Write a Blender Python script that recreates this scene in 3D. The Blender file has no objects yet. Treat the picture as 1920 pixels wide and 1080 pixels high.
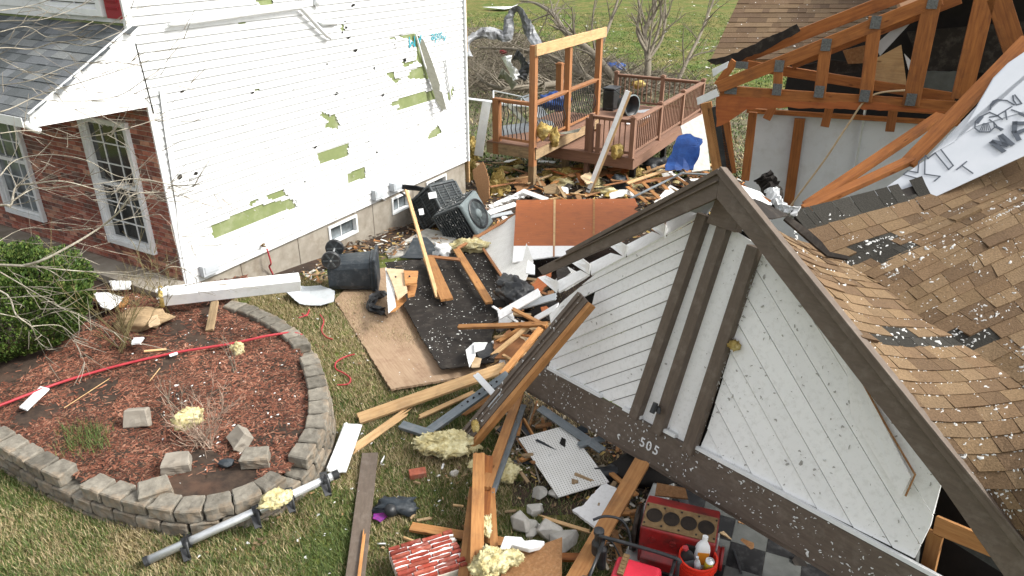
import bpy, bmesh, math, random
import numpy as np
from mathutils import Vector as V, Matrix, noise as mn
random.seed(7); rng = np.random.default_rng(7)
R = random.random
def U(a, b): return a + (b - a) * R()
S = bpy.context.scene
COL = S.collection
# ---------------------------------------------------------------- camera
F = 1380.0; PITCH = math.atan(666 / 1380.0); H = 5.0
cp, sp = math.cos(PITCH), math.sin(PITCH)
cam = bpy.data.cameras.new('camera'); cam.lens = 36 * F / 1920; cam.sensor_width = 36
cam.clip_end = 1500; cam.clip_start = 0.05
co = bpy.data.objects.new('camera', cam); COL.objects.link(co)
co.location = (0, 0, H); co.rotation_euler = (math.pi / 2 - PITCH, 0, 0); S.camera = co
# ---------------------------------------------------------------- light
SUN_AZ, SUN_EL = math.radians(97), math.radians(43)      # azimuth clockwise from +Y
sd = V((math.sin(SUN_AZ) * math.cos(SUN_EL), math.cos(SUN_AZ) * math.cos(SUN_EL), math.sin(SUN_EL)))
w = bpy.data.worlds.new('World'); S.world = w; w.use_nodes = True
nt = w.node_tree; sky = nt.nodes.new('ShaderNodeTexSky'); sky.sky_type = 'NISHITA'; sky.sun_disc = False
sky.sun_elevation = SUN_EL; sky.sun_rotation = SUN_AZ; sky.dust_density = 4; sky.air_density = 1.0; sky.ozone_density = 0.6
hs = nt.nodes.new('ShaderNodeHueSaturation'); hs.inputs['Saturation'].default_value = 0.14
nt.links.new(sky.outputs[0], hs.inputs['Color'])
nt.links.new(hs.outputs[0], nt.nodes['Background'].inputs[0]); nt.nodes['Background'].inputs[1].default_value = 0.15
sl = bpy.data.lights.new('sun', 'SUN'); sl.energy = 1.62; sl.angle = math.radians(11); sl.color = (1, 0.965, 0.88)
so = bpy.data.objects.new('sun', sl); COL.objects.link(so)
so.rotation_euler = sd.to_track_quat('Z', 'Y').to_euler(); so.location = (20, 0, 20)
S.view_settings.view_transform = 'Standard'; S.view_settings.look = 'None'; S.view_settings.gamma = 1
S.view_settings.exposure = 1.0
# ---------------------------------------------------------------- projection helpers
def ray(u, v):
    a = (u - 960) / F; b = (540 - v) / F
    return V((a, cp + b * sp, -sp + b * cp))
CAM = V((0, 0, H))
def G(u, v, z=0.0):
    r = ray(u, v); return CAM + r * ((z - H) / r.z)
def D(u, v, d): return CAM + ray(u, v) * d
def PL(u, v, P, N):
    r = ray(u, v); return CAM + r * ((P - CAM).dot(N) / r.dot(N))
def dep(P): return P.y * cp - (P.z - H) * sp
def sm(a, b, x):
    t = min(1, max(0, (x - a) / (b - a))); return t * t * (3 - 2 * t)
def ter(x, y):
    z = -0.6 * sm(8.5, 16.5, y) - 0.7 * sm(16.5, 30, y)
    z += 0.13 * sm(-1.2, -2.6, x) * sm(7.0, 5.4, y) if y < 7.5 else 0
    z += 0.03 * mn.noise(V((x * .6, y * .6, 0))) + 0.015 * mn.noise(V((x * 2, y * 2, 5)))
    return z
def T(u, v, h=0.0):
    r = ray(u, v); t = 3.0
    g = lambda t: (H + r.z * t) - ter(r.x * t, r.y * t) - h
    while g(t) > 0 and t < 200: t *= 1.03
    lo, hi = t / 1.03, t
    for _ in range(14):
        m = (lo + hi) / 2
        if g(m) > 0: lo = m
        else: hi = m
    return CAM + r * lo
# ---------------------------------------------------------------- object helpers
WM = {}
def meta(o, label=None, cat=None, group=None, kind=None):
    if label: o['label'] = label
    if cat: o['category'] = cat
    if group: o['group'] = group
    if kind: o['kind'] = kind
    return o
def finish(o, M, parent):
    COL.objects.link(o)
    if parent is not None:
        o.parent = parent; o.matrix_parent_inverse = WM[parent.name].inverted()
    o.matrix_basis = M; WM[o.name] = M
    return o
def frame(org, x=None, z=None):
    if x is None: return Matrix.Translation(org)
    x = x.normalized(); z = (z or V((0, 0, 1)))
    y = z.cross(x).normalized(); z = x.cross(y)
    m = Matrix((x, y, z)).transposed().to_4x4(); m.translation = org
    return m
def empty(name, loc, label, cat, group=None):
    o = bpy.data.objects.new(name, None); o.empty_display_size = .1
    finish(o, Matrix.Translation(loc), None); return meta(o, label, cat, group)
class MB:
    def __init__(s): s.v = []; s.f = []; s.c = []; s.m = []
    def add(s, vs, fs, col=None, mi=0):
        n = len(s.v); s.v += [V(p) for p in vs]
        for f in fs: s.f.append([i + n for i in f]); s.c.append(col); s.m.append(mi)
    def box(s, M, x, y, z, col=None, mi=0, taper=1.0):
        """centred box of full size x,y,z under matrix M"""
        vs = []
        for k in (-.5, .5):
            t = taper if k > 0 else 1
            for a, b in ((-.5, -.5), (.5, -.5), (.5, .5), (-.5, .5)): vs.append(M @ V((a * x * t, b * y * t, k * z)))
        s.add(vs, [(3, 2, 1, 0), (4, 5, 6, 7), (0, 1, 5, 4), (1, 2, 6, 5), (2, 3, 7, 6), (3, 0, 4, 7)], col, mi)
    def bx(s, c, x, y, z, col=None, mi=0): s.box(Matrix.Translation(c), x, y, z, col, mi)
    def prism(s, pts, off, col=None, mi=0):
        """pts: planar loop, off: extrusion vector"""
        n = len(pts); vs = list(pts) + [p + off for p in pts]
        fs = [list(range(n)), list(range(2 * n - 1, n - 1, -1))]
        for i in range(n): j = (i + 1) % n; fs.append((j, i, i + n, j + n))
        s.add(vs, fs, col, mi)
    def bar(s, A, B, w, t, up=None, col=None, mi=0):
        L = (B - A).length
        if L < 1e-6: return
        M = frame((A + B) / 2, B - A, up or (V((0, 0, 1)) if abs((B - A).normalized().z) < .95 else V((0, 1, 0))))
        s.box(M, L, w, t, col, mi)
    def tube(s, pts, r, n=8, col=None, mi=0, cap=True, flat=1.0):
        rs = r if isinstance(r, (list, tuple)) else [r] * len(pts)
        vs = []; fs = []; prev = None
        for i, p in enumerate(pts):
            d = (pts[min(i + 1, len(pts) - 1)] - pts[max(i - 1, 0)])
            d = d.normalized() if d.length > 1e-9 else V((0, 0, 1))
            if prev is None: a = d.orthogonal().normalized()
            else:
                a = prev - d * prev.dot(d); a = a.normalized() if a.length > 1e-6 else d.orthogonal().normalized()
            prev = a; b = d.cross(a)
            for k in range(n):
                t = 2 * math.pi * k / n
                vs.append(p + (a * math.cos(t) + b * math.sin(t) * flat) * rs[i])
        for i in range(len(pts) - 1):
            for k in range(n):
                k2 = (k + 1) % n; fs.append((i * n + k, i * n + k2, i * n + n + k2, i * n + n + k))
        if cap: fs.append(list(range(n - 1, -1, -1))); fs.append([len(vs) - n + k for k in range(n)])
        s.add(vs, fs, col, mi)
    def lathe(s, M, prof, n=20, col=None, mi=0):
        vs = []; fs = []
        for r, z in prof:
            for k in range(n):
                t = 2 * math.pi * k / n; vs.append(M @ V((r * math.cos(t), r * math.sin(t), z)))
        for i in range(len(prof) - 1):
            for k in range(n):
                k2 = (k + 1) % n; fs.append((i * n + k, i * n + k2, i * n + n + k2, i * n + n + k))
        s.add(vs, fs, col, mi)
    def grid(s, fn, nu, nv, col=None, mi=0):
        vs = [fn(i / nu, j / nv) for j in range(nv + 1) for i in range(nu + 1)]
        fs = [(j * (nu + 1) + i, j * (nu + 1) + i + 1, (j + 1) * (nu + 1) + i + 1, (j + 1) * (nu + 1) + i) for j in range(nv) for i in range(nu)]
        s.add(vs, fs, col, mi)
    def build(s, name, mat, parent=None, M=None, smooth=False, bev=0, **kw):
        if M is None:
            if parent is not None: M = WM[parent.name].copy()
            else:
                xs = [p.x for p in s.v]; ys = [p.y for p in s.v]; zs = [p.z for p in s.v]
                M = Matrix.Translation(((min(xs) + max(xs)) / 2, (min(ys) + max(ys)) / 2, min(zs)))
        Mi = M.inverted(); me = bpy.data.meshes.new(name)
        me.from_pydata([Mi @ p for p in s.v], [], s.f)
        mats = mat if isinstance(mat, (list, tuple)) else [mat]
        for m in mats: me.materials.append(m)
        if len(mats) > 1: me.polygons.foreach_set('material_index', s.m)
        if any(c is not None for c in s.c):
            ca = me.color_attributes.new('col', 'FLOAT_COLOR', 'CORNER'); arr = []
            for p, c in zip(me.polygons, s.c):
                c = c or (.5, .5, .5); arr += [c[0], c[1], c[2], 1.0] * p.loop_total
            ca.data.foreach_set('color', arr)
        if smooth: me.polygons.foreach_set('use_smooth', [True] * len(me.polygons))
        me.update()
        o = bpy.data.objects.new(name, me); finish(o, M, parent)
        if bev:
            b = o.modifiers.new('bevel', 'BEVEL'); b.width = bev; b.segments = 2; b.limit_method = 'ANGLE'; b.angle_limit = math.radians(40)
        return meta(o, **kw)
def npmesh(name, v, f, mat, col=None, parent=None, smooth=False, **kw):
    """v (n,3), f (m,k) numpy; col (m,3)"""
    org = V((float(v[:, 0].mean()), float(v[:, 1].mean()), float(v[:, 2].min())))
    M = Matrix.Translation(org); me = bpy.data.meshes.new(name); m, k = f.shape
    me.vertices.add(len(v)); me.vertices.foreach_set('co', (v - np.array(org)).astype(np.float32).ravel())
    me.loops.add(m * k); me.loops.foreach_set('vertex_index', f.astype(np.int32).ravel())
    me.polygons.add(m); me.polygons.foreach_set('loop_start', np.arange(0, m * k, k, dtype=np.int32))
    me.polygons.foreach_set('loop_total', np.full(m, k, dtype=np.int32))
    if smooth: me.polygons.foreach_set('use_smooth', [True] * m)
    me.update(calc_edges=True)
    if col is not None:
        ca = me.color_attributes.new('col', 'FLOAT_COLOR', 'CORNER')
        c4 = np.concatenate([np.repeat(col, k, axis=0), np.ones((m * k, 1))], axis=1)
        ca.data.foreach_set('color', c4.astype(np.float32).ravel())
    me.materials.append(mat); o = bpy.data.objects.new(name, me); finish(o, M, parent)
    return meta(o, **kw)
# ---------------------------------------------------------------- materials
def newmat(name):
    m = bpy.data.materials.new(name); m.use_nodes = True; n = m.node_tree.nodes; b = n['Principled BSDF']
    return m, n, m.node_tree.links, b
def mat(name, c1, c2=None, scale=6, st=(1, 1, 1), rough=.75, bump=.15, rnd=.12, metal=0, spec=.35, dirt=None, dscale=1.5, damt=.5, attr=False, knots=False, detail=6, trans=0):
    m, n, l, b = newmat(name); c2 = c2 or tuple(x * .8 for x in c1)
    tc = n.new('ShaderNodeTexCoord'); mp = n.new('ShaderNodeMapping'); mp.inputs['Scale'].default_value = st
    l.new(tc.outputs['Object'], mp.inputs[0])
    oi = n.new('ShaderNodeObjectInfo'); off = n.new('ShaderNodeVectorMath'); off.operation = 'SCALE'
    off.inputs[0].default_value = (13, 7, 5); l.new(oi.outputs['Random'], off.inputs['Scale']); l.new(off.outputs[0], mp.inputs['Location'])
    nz = n.new('ShaderNodeTexNoise'); nz.inputs['Scale'].default_value = scale; nz.inputs['Detail'].default_value = detail; nz.inputs['Roughness'].default_value = .62
    l.new(mp.outputs[0], nz.inputs['Vector'])
    rp = n.new('ShaderNodeValToRGB'); rp.color_ramp.elements[0].position = .3; rp.color_ramp.elements[1].position = .7
    if attr:
        at = n.new('ShaderNodeAttribute'); at.attribute_name = 'col'
        rp.color_ramp.elements[0].color = (.72, .72, .72, 1); rp.color_ramp.elements[1].color = (1.2, 1.2, 1.2, 1)
        mx0 = n.new('ShaderNodeMix'); mx0.data_type = 'RGBA'; mx0.blend_type = 'MULTIPLY'; mx0.inputs[0].default_value = 1
        l.new(at.outputs['Color'], mx0.inputs[6]); l.new(rp.outputs[0], mx0.inputs[7]); cur = mx0.outputs[2]
    else:
        rp.color_ramp.elements[0].color = (*c2, 1); rp.color_ramp.elements[1].color = (*c1, 1); cur = rp.outputs[0]
    l.new(nz.outputs[0], rp.inputs[0])
    if knots:
        vo = n.new('ShaderNodeTexVoronoi'); vo.inputs['Scale'].default_value = 5; mp2 = n.new('ShaderNodeMapping'); mp2.inputs['Scale'].default_value = (.7, 2, 2)
        l.new(tc.outputs['Object'], mp2.inputs[0]); l.new(off.outputs[0], mp2.inputs['Location']); l.new(mp2.outputs[0], vo.inputs['Vector'])
        kr = n.new('ShaderNodeValToRGB'); kr.color_ramp.elements[0].position = .05; kr.color_ramp.elements[0].color = (.3, .2, .15, 1)
        kr.color_ramp.elements[1].position = .13; kr.color_ramp.elements[1].color = (1, 1, 1, 1); l.new(vo.outputs['Distance'], kr.inputs[0])
        k = n.new('ShaderNodeMix'); k.data_type = 'RGBA'; k.blend_type = 'MULTIPLY'; k.inputs[0].default_value = .8
        l.new(cur, k.inputs[6]); l.new(kr.outputs[0], k.inputs[7]); cur = k.outputs[2]
    if dirt:
        n2 = n.new('ShaderNodeTexNoise'); n2.inputs['Scale'].default_value = dscale; n2.inputs['Detail'].default_value = 7; n2.inputs['Roughness'].default_value = .7
        l.new(tc.outputs['Object'], n2.inputs['Vector'])
        r2 = n.new('ShaderNodeValToRGB'); r2.color_ramp.elements[0].position = .5; r2.color_ramp.elements[1].position = .68
        r2.color_ramp.elements[0].color = (0, 0, 0, 1); r2.color_ramp.elements[1].color = (damt,) * 3 + (1,); l.new(n2.outputs[0], r2.inputs[0])
        mx = n.new('ShaderNodeMix'); mx.data_type = 'RGBA'; l.new(r2.outputs[0], mx.inputs[0]); l.new(cur, mx.inputs[6]); mx.inputs[7].default_value = (*dirt, 1); cur = mx.outputs[2]
    if rnd:
        hv = n.new('ShaderNodeHueSaturation'); ma = n.new('ShaderNodeMapRange'); ma.inputs[3].default_value = 1 - rnd; ma.inputs[4].default_value = 1 + rnd
        l.new(oi.outputs['Random'], ma.inputs[0]); l.new(ma.outputs[0], hv.inputs['Value']); l.new(cur, hv.inputs['Color']); cur = hv.outputs[0]
    l.new(cur, b.inputs['Base Color'])
    rr = n.new('ShaderNodeMapRange'); rr.inputs[3].default_value = max(.05, rough - .12); rr.inputs[4].default_value = min(1, rough + .12)
    l.new(nz.outputs[0], rr.inputs[0]); l.new(rr.outputs[0], b.inputs['Roughness'])
    b.inputs['Metallic'].default_value = metal; b.inputs['Specular IOR Level'].default_value = spec
    if bump:
        bp = n.new('ShaderNodeBump'); bp.inputs['Strength'].default_value = bump; bp.inputs['Distance'].default_value = .01
        l.new(nz.outputs[0], bp.inputs['Height']); l.new(bp.outputs[0], b.inputs['Normal'])
    return m
M_ = {}
G_ = (1.2, 14, 14)      # grain along x
M_['wood'] = mat('wood', (.50, .255, .095), (.33, .14, .045), 3, G_, .75, .15, .18, knots=True, dirt=(.12, .07, .04), dscale=3, damt=.45)
M_['pale_wood'] = mat('pale_wood', (.62, .42, .22), (.46, .27, .12), 3, G_, .75, .12, .15, knots=True, dirt=(.2, .13, .08), dscale=3, damt=.4)
M_['truss_wood'] = mat('truss_wood', (.40, .15, .04), (.21, .068, .018), 3, G_, .7, .15, .12, knots=True, dirt=(.1, .04, .02), dscale=3, damt=.5)
M_['cedar'] = mat('cedar', (.41, .19, .08), (.28, .12, .05), 3, G_, .75, .12, .1, dirt=(.2, .12, .08), dscale=3)
M_['weather_wood'] = mat('weather_wood', (.42, .30, .17), (.22, .15, .085), 3, G_, .85, .2, .12, dirt=(.1, .08, .05), dscale=4)
M_['deck_wood'] = mat('deck_wood', (.28, .16, .108), (.195, .105, .07), 3, G_, .8, .1, .1)
M_['brown'] = mat('brown_paint', (.145, .112, .087), (.105, .08, .062), 8, (1, 5, 5), .6, .12, .06, dirt=(.3, .26, .22), dscale=9, damt=.25)
M_['white'] = mat('white_paint', (.88, .88, .875), (.86, .862, .86), 5, (1, 6, 6), .6, .08, .04, dirt=(.5, .49, .46), dscale=22, damt=.3)
M_['siding'] = mat('vinyl_siding', (.68, .69, .69), (.63, .64, .64), 5, (1, 1, 6), .5, .05, 0, dirt=(.4, .4, .38), dscale=8, damt=.35)
M_['trim'] = mat('white_trim', (.8, .81, .81), (.7, .72, .73), 6, (1, 1, 1), .55, .05, .04, dirt=(.5, .48, .42), dscale=7, damt=.3)
M_['green'] = mat('green_sheathing', (.23, .27, .115), (.18, .22, .09), 9, (1, 1, 1), .8, .1, 0, dirt=(.36, .38, .25), dscale=3, damt=.5)
M_['conc'] = mat('concrete', (.36, .33, .28), (.25, .22, .18), 4, (1, 1, 1), .9, .25, .05, dirt=(.16, .12, .08), dscale=2.5, damt=.6)
M_['stone'] = mat('grey_stone', (.52, .50, .46), (.36, .345, .31), 9, (1, 1, 1), .9, .4, .15, dirt=(.55, .54, .52), dscale=8)
M_['block'] = mat('wall_block', None or (.235, .215, .178), (.12, .108, .088), 14, (1, 1, 1), .95, .9, .28, dirt=(.27, .19, .12), dscale=4, damt=.7)
M_['osb'] = mat('osb_brown', (.33, .17, .075), (.21, .10, .04), 40, (1, 1, 1), .85, .2, .12, dirt=(.42, .27, .14), dscale=30)
M_['ply'] = mat('red_plywood', (.42, .13, .035), (.29, .075, .02), 3, (1, 10, 1), .6, .08, .05, dirt=(.16, .05, .02), dscale=5, damt=.4)
M_['carpet_wood'] = mat('worn_underlay', (.40, .285, .19), (.28, .185, .115), 3, (1.3, 16, 1), .85, .15, .02, dirt=(.2, .11, .07), dscale=2.6, damt=.6)
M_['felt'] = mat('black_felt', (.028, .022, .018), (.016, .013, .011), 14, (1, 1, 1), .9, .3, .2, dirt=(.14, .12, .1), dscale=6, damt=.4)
M_['black'] = mat('black_plastic', (.025, .027, .03), (.015, .016, .018), 8, (1, 1, 1), .45, .1, .2, spec=.5, dirt=(.12, .12, .12), dscale=7, damt=.3)
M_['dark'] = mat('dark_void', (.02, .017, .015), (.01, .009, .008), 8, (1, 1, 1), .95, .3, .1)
M_['bin'] = mat('bin_plastic', (.036, .045, .054), (.023, .03, .037), 8, (1, 1, 1), .5, .1, .05, dirt=(.2, .2, .2), dscale=9, damt=.3)
M_['ac'] = mat('ac_metal', (.065, .075, .08), (.04, .048, .052), 8, (1, 1, 1), .55, .1, .05, dirt=(.3, .3, .28), dscale=12, damt=.35)
M_['acl'] = mat('ac_top', (.2, .24, .245), (.14, .17, .175), 8, (1, 1, 1), .55, .1, .05)
M_['metal'] = mat('galvanised', (.78, .8, .81), (.6, .62, .64), 12, (1, 6, 1), .38, .08, .05, metal=.65)
M_['plate'] = mat('nail_plate', (.22, .23, .23), (.1, .1, .1), 60, (1, 1, 1), .5, .5, .05, metal=.5)
M_['steel'] = mat('blue_grey_steel', (.23, .26, .28), (.15, .175, .19), 8, (1, 4, 4), .5, .1, .1, metal=.3, dirt=(.3, .3, .3), dscale=10)
M_['grey'] = mat('grey_strip', (.27, .27, .22), (.2, .2, .16), 8, (1, 3, 3), .6, .1, .1)
M_['insul'] = mat('yellow_insulation', (.58, .44, .16), (.27, .18, .05), 16, (1, 1, 1), 1, 1.0, .1, spec=.05, dirt=(.72, .62, .33), dscale=7, damt=.7)
M_['insulp'] = mat('pale_insulation', (.66, .60, .36), (.42, .34, .15), 16, (1, 1, 1), 1, 1.0, .06, spec=.05, dirt=(.82, .79, .55), dscale=7, damt=.7)
M_['red'] = mat('red_rubber', (.46, .05, .06), (.34, .03, .04), 10, (1, 1, 1), .5, .05, .05)
M_['redp'] = mat('red_enamel', (.36, .016, .016), (.13, .01, .01), 5, (1, 1, 1), .38, .3, .03, spec=.6, dirt=(.05, .015, .012), dscale=6, damt=.8)
M_['bucket'] = mat('red_bucket', (.72, .045, .02), (.6, .03, .015), 5, (1, 1, 1), .4, .03, 0)
M_['rust'] = mat('rusty_deck', (.27, .18, .085), (.13, .075, .035), 20, (1, 1, 1), .6, .4, .03, metal=.4)
M_['bore'] = mat('bore', (.035, .025, .018), (.015, .011, .009), 10, (1, 1, 1), .4, .1, 0, metal=.5)
M_['bark'] = mat('bark', (.26, .225, .175), (.14, .12, .09), 12, (1, 1, 1), .9, .4, .2)
M_['palebark'] = mat('pale_bark', (.40, .36, .29), (.2, .175, .135), 16, (1, 1, 1), .85, .3, .05, dirt=(.6, .58, .5), dscale=12)
M_['brush'] = mat('brush_twig', (.20, .17, .125), (.08, .066, .05), 9, (1, 1, 1), .9, .3, .1)
M_['blue'] = mat('blue_tarp', (.025, .085, .30), (.01, .03, .13), 5, (1, 1, 1), .35, .3, .05)
M_['attr'] = mat('varied', (1, 1, 1), None, 20, (1, 1, 1), .9, .3, 0, attr=True)
M_['shingle'] = mat('shingle', (1, 1, 1), None, 75, (1, 1, 1), .95, .6, 0, attr=True, detail=3, spec=.15)
M_['mulch'] = mat('mulch', (1, 1, 1), None, 30, (1, 1, 1), .9, .3, 0, attr=True, spec=.2)
M_['soil'] = mat('soil', (.07, .046, .032), (.02, .014, .011), 9, (1, 1, 1), .95, .8, 0, dirt=(.12, .065, .042), dscale=1.6, damt=.6)
M_['fluff'] = mat('fluff', (.72, .72, .70), (.6, .6, .58), 20, (1, 1, 1), 1, .3, 0, spec=.05)
M_['brick'] = mat('brick', (1, 1, 1), None, 25, (1, 1, 1), .9, .4, 0, attr=True, dirt=(.42, .34, .29), dscale=8, damt=.3)
M_['mortar'] = mat('mortar', (.62, .57, .49), (.5, .45, .38), 12, (1, 1, 1), .95, .3, 0)
M_['white_dk'] = mat('grey_white_board', (.52, .55, .57), (.46, .49, .52), 3, (1, 1, 1), .8, .08, .03, dirt=(.33, .32, .3), dscale=5, damt=.35)
M_['wrap'] = mat('roof_wrap', (.62, .64, .68), (.55, .58, .62), 3, (1, 1, 1), .55, .12, .02)
M_['litter'] = mat('leaf_litter', (.17, .14, .09), (.06, .05, .032), 9, (1, 1, 1), .95, .8, 0, dirt=(.16, .17, .07), dscale=.8, damt=.9, detail=9)
M_['grime'] = mat('grime', (.48, .47, .45), (.3, .29, .27), 20, rough=.9, bump=0, rnd=0)
M_['inner'] = mat('inner_wall_white', (.66, .68, .70), (.6, .62, .64), 3, rough=.8, bump=.08, rnd=0, dirt=(.4, .39, .36), dscale=5, damt=.3)
M_['ink'] = mat('dark_ink', (.10, .115, .14), None, 5, rough=.6, bump=0, rnd=0)
M_['teal'] = mat('teal_marker', (.02, .33, .42), None, 5, rough=.6, bump=0, rnd=0)
M_['orange'] = mat('orange_label', (.75, .28, .03), None, 5, rough=.5, bump=0, rnd=0)
M_['yellow'] = mat('yellow_label', (.78, .68, .05), None, 5, rough=.5, bump=0, rnd=0)
M_['shutter'] = mat('red_shutter', (.3, .02, .03), None, 5, rough=.5, bump=0, rnd=0)
M_['foliage'] = mat('foliage', (1, 1, 1), None, 20, rough=.6, bump=0, rnd=0, attr=True, spec=.3)
M_['purple'] = mat('purple_wrapper', (.35, .03, .2), (.1, .03, .22), 14, rough=.4, bump=.1, rnd=0)
M_['cardboard'] = mat('tan_board', (.6, .46, .3), (.45, .32, .19), 9, rough=.85, bump=.1, rnd=.1)
M_['rug'] = mat('check_light', (.13, .135, .13), (.07, .075, .07), 6, rough=.6, bump=.1, rnd=0, dirt=(.08, .08, .07), dscale=5)
M_['genred'] = mat('housing_red', (.62, .03, .06), (.5, .02, .04), 5, rough=.4, bump=.05, rnd=0, dirt=(.2, .03, .03), dscale=8, damt=.4)
M_['twig'] = mat('thin_twig', (.33, .29, .235), (.17, .15, .12), 16, rough=.85, bump=.2, rnd=0)
M_['rugd'] = mat('check_dark', (.012, .012, .013), (.007, .007, .008), 6, rough=.5, bump=.1, rnd=0, dirt=(.1, .1, .1), dscale=9, damt=.4)
# pegboard: white with a grid of small dark holes
def pegmat():
    m, n, l, b = newmat('pegboard'); tc = n.new('ShaderNodeTexCoord'); sx = n.new('ShaderNodeSeparateXYZ'); l.new(tc.outputs['Object'], sx.inputs[0])
    outs = []
    for a in (0, 1):
        k = n.new('ShaderNodeMath'); k.operation = 'MULTIPLY'; k.inputs[1].default_value = 2 * math.pi / .027; l.new(sx.outputs[a], k.inputs[0])
        s = n.new('ShaderNodeMath'); s.operation = 'COSINE'; l.new(k.outputs[0], s.inputs[0]); outs.append(s)
    ad = n.new('ShaderNodeMath'); ad.operation = 'ADD'; l.new(outs[0].outputs[0], ad.inputs[0]); l.new(outs[1].outputs[0], ad.inputs[1])
    g = n.new('ShaderNodeMath'); g.operation = 'GREATER_THAN'; g.inputs[1].default_value = 1.35; l.new(ad.outputs[0], g.inputs[0])
    nz = n.new('ShaderNodeTexNoise'); nz.inputs['Scale'].default_value = 6; l.new(tc.outputs['Object'], nz.inputs[0])
    rp = n.new('ShaderNodeValToRGB'); rp.color_ramp.elements[0].color = (.66, .65, .61, 1); rp.color_ramp.elements[1].color = (.84, .84, .82, 1); l.new(nz.outputs[0], rp.inputs[0])
    mx = n.new('ShaderNodeMix'); mx.data_type = 'RGBA'; l.new(g.outputs[0], mx.inputs[0]); l.new(rp.outputs[0], mx.inputs[6]); mx.inputs[7].default_value = (.16, .14, .12, 1)
    l.new(mx.outputs[2], b.inputs['Base Color']); b.inputs['Roughness'].default_value = .7
    return m
M_['peg'] = pegmat()
def glassmat(name, c, r=.08):
    m, n, l, b = newmat(name); b.inputs['Base Color'].default_value = (*c, 1); b.inputs['Roughness'].default_value = r; b.inputs['Specular IOR Level'].default_value = .9
    tc = n.new('ShaderNodeTexCoord'); nz = n.new('ShaderNodeTexNoise'); nz.inputs['Scale'].default_value = 2.2; nz.inputs['Detail'].default_value = 4; l.new(tc.outputs['Object'], nz.inputs[0])
    rp = n.new('ShaderNodeValToRGB'); rp.color_ramp.elements[0].color = (*[x * .4 for x in c], 1); rp.color_ramp.elements[1].color = (*[x * 1.7 for x in c], 1)
    rp.color_ramp.elements[0].position = .4; rp.color_ramp.elements[1].position = .65
    l.new(nz.outputs[0], rp.inputs[0]); l.new(rp.outputs[0], b.inputs['Base Color']); return m
M_['glass'] = glassmat('window_glass', (.035, .04, .04))
M_['blind'] = glassmat('glass_with_blind', (.13, .15, .16))
def lawnmat():
    m, n, l, b = newmat('lawn'); tc = n.new('ShaderNodeTexCoord')
    def nz(s, d=6):
        k = n.new('ShaderNodeTexNoise'); k.inputs['Scale'].default_value = s; k.inputs['Detail'].default_value = d; k.inputs['Roughness'].default_value = .65; l.new(tc.outputs['Object'], k.inputs[0]); return k
    def ramp(i, a, b_, p0, p1):
        r = n.new('ShaderNodeValToRGB'); r.color_ramp.elements[0].color = (*a, 1); r.color_ramp.elements[1].color = (*b_, 1); r.color_ramp.elements[0].position = p0; r.color_ramp.elements[1].position = p1; l.new(i, r.inputs[0]); return r
    big = nz(.35, 5); fine = nz(14, 8); mid = nz(1.6, 8)
    c1 = ramp(mid.outputs[0], (.095, .125, .04), (.20, .19, .09), .40, .62)
    c2 = ramp(fine.outputs[0], (.35, .35, .3), (1.25, 1.25, 1.2), .28, .7)
    bg = ramp(big.outputs[0], (.75, 1.0, .6), (1.35, 1.12, 1.0), .38, .62)
    m1 = n.new('ShaderNodeMix'); m1.data_type = 'RGBA'; m1.blend_type = 'MULTIPLY'; m1.inputs[0].default_value = 1; l.new(c1.outputs[0], m1.inputs[6]); l.new(c2.outputs[0], m1.inputs[7])
    m2 = n.new('ShaderNodeMix'); m2.data_type = 'RGBA'; m2.blend_type = 'MULTIPLY'; m2.inputs[0].default_value = 1; l.new(m1.outputs[2], m2.inputs[6]); l.new(bg.outputs[0], m2.inputs[7])
    l.new(m2.outputs[2], b.inputs['Base Color']); b.inputs['Roughness'].default_value = .95; b.inputs['Specular IOR Level'].default_value = .1
    bp = n.new('ShaderNodeBump'); bp.inputs['Strength'].default_value = .8; bp.inputs['Distance'].default_value = .04; l.new(fine.outputs[0], bp.inputs['Height']); l.new(bp.outputs[0], b.inputs['Normal'])
    return m
M_['lawn'] = lawnmat()
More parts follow.
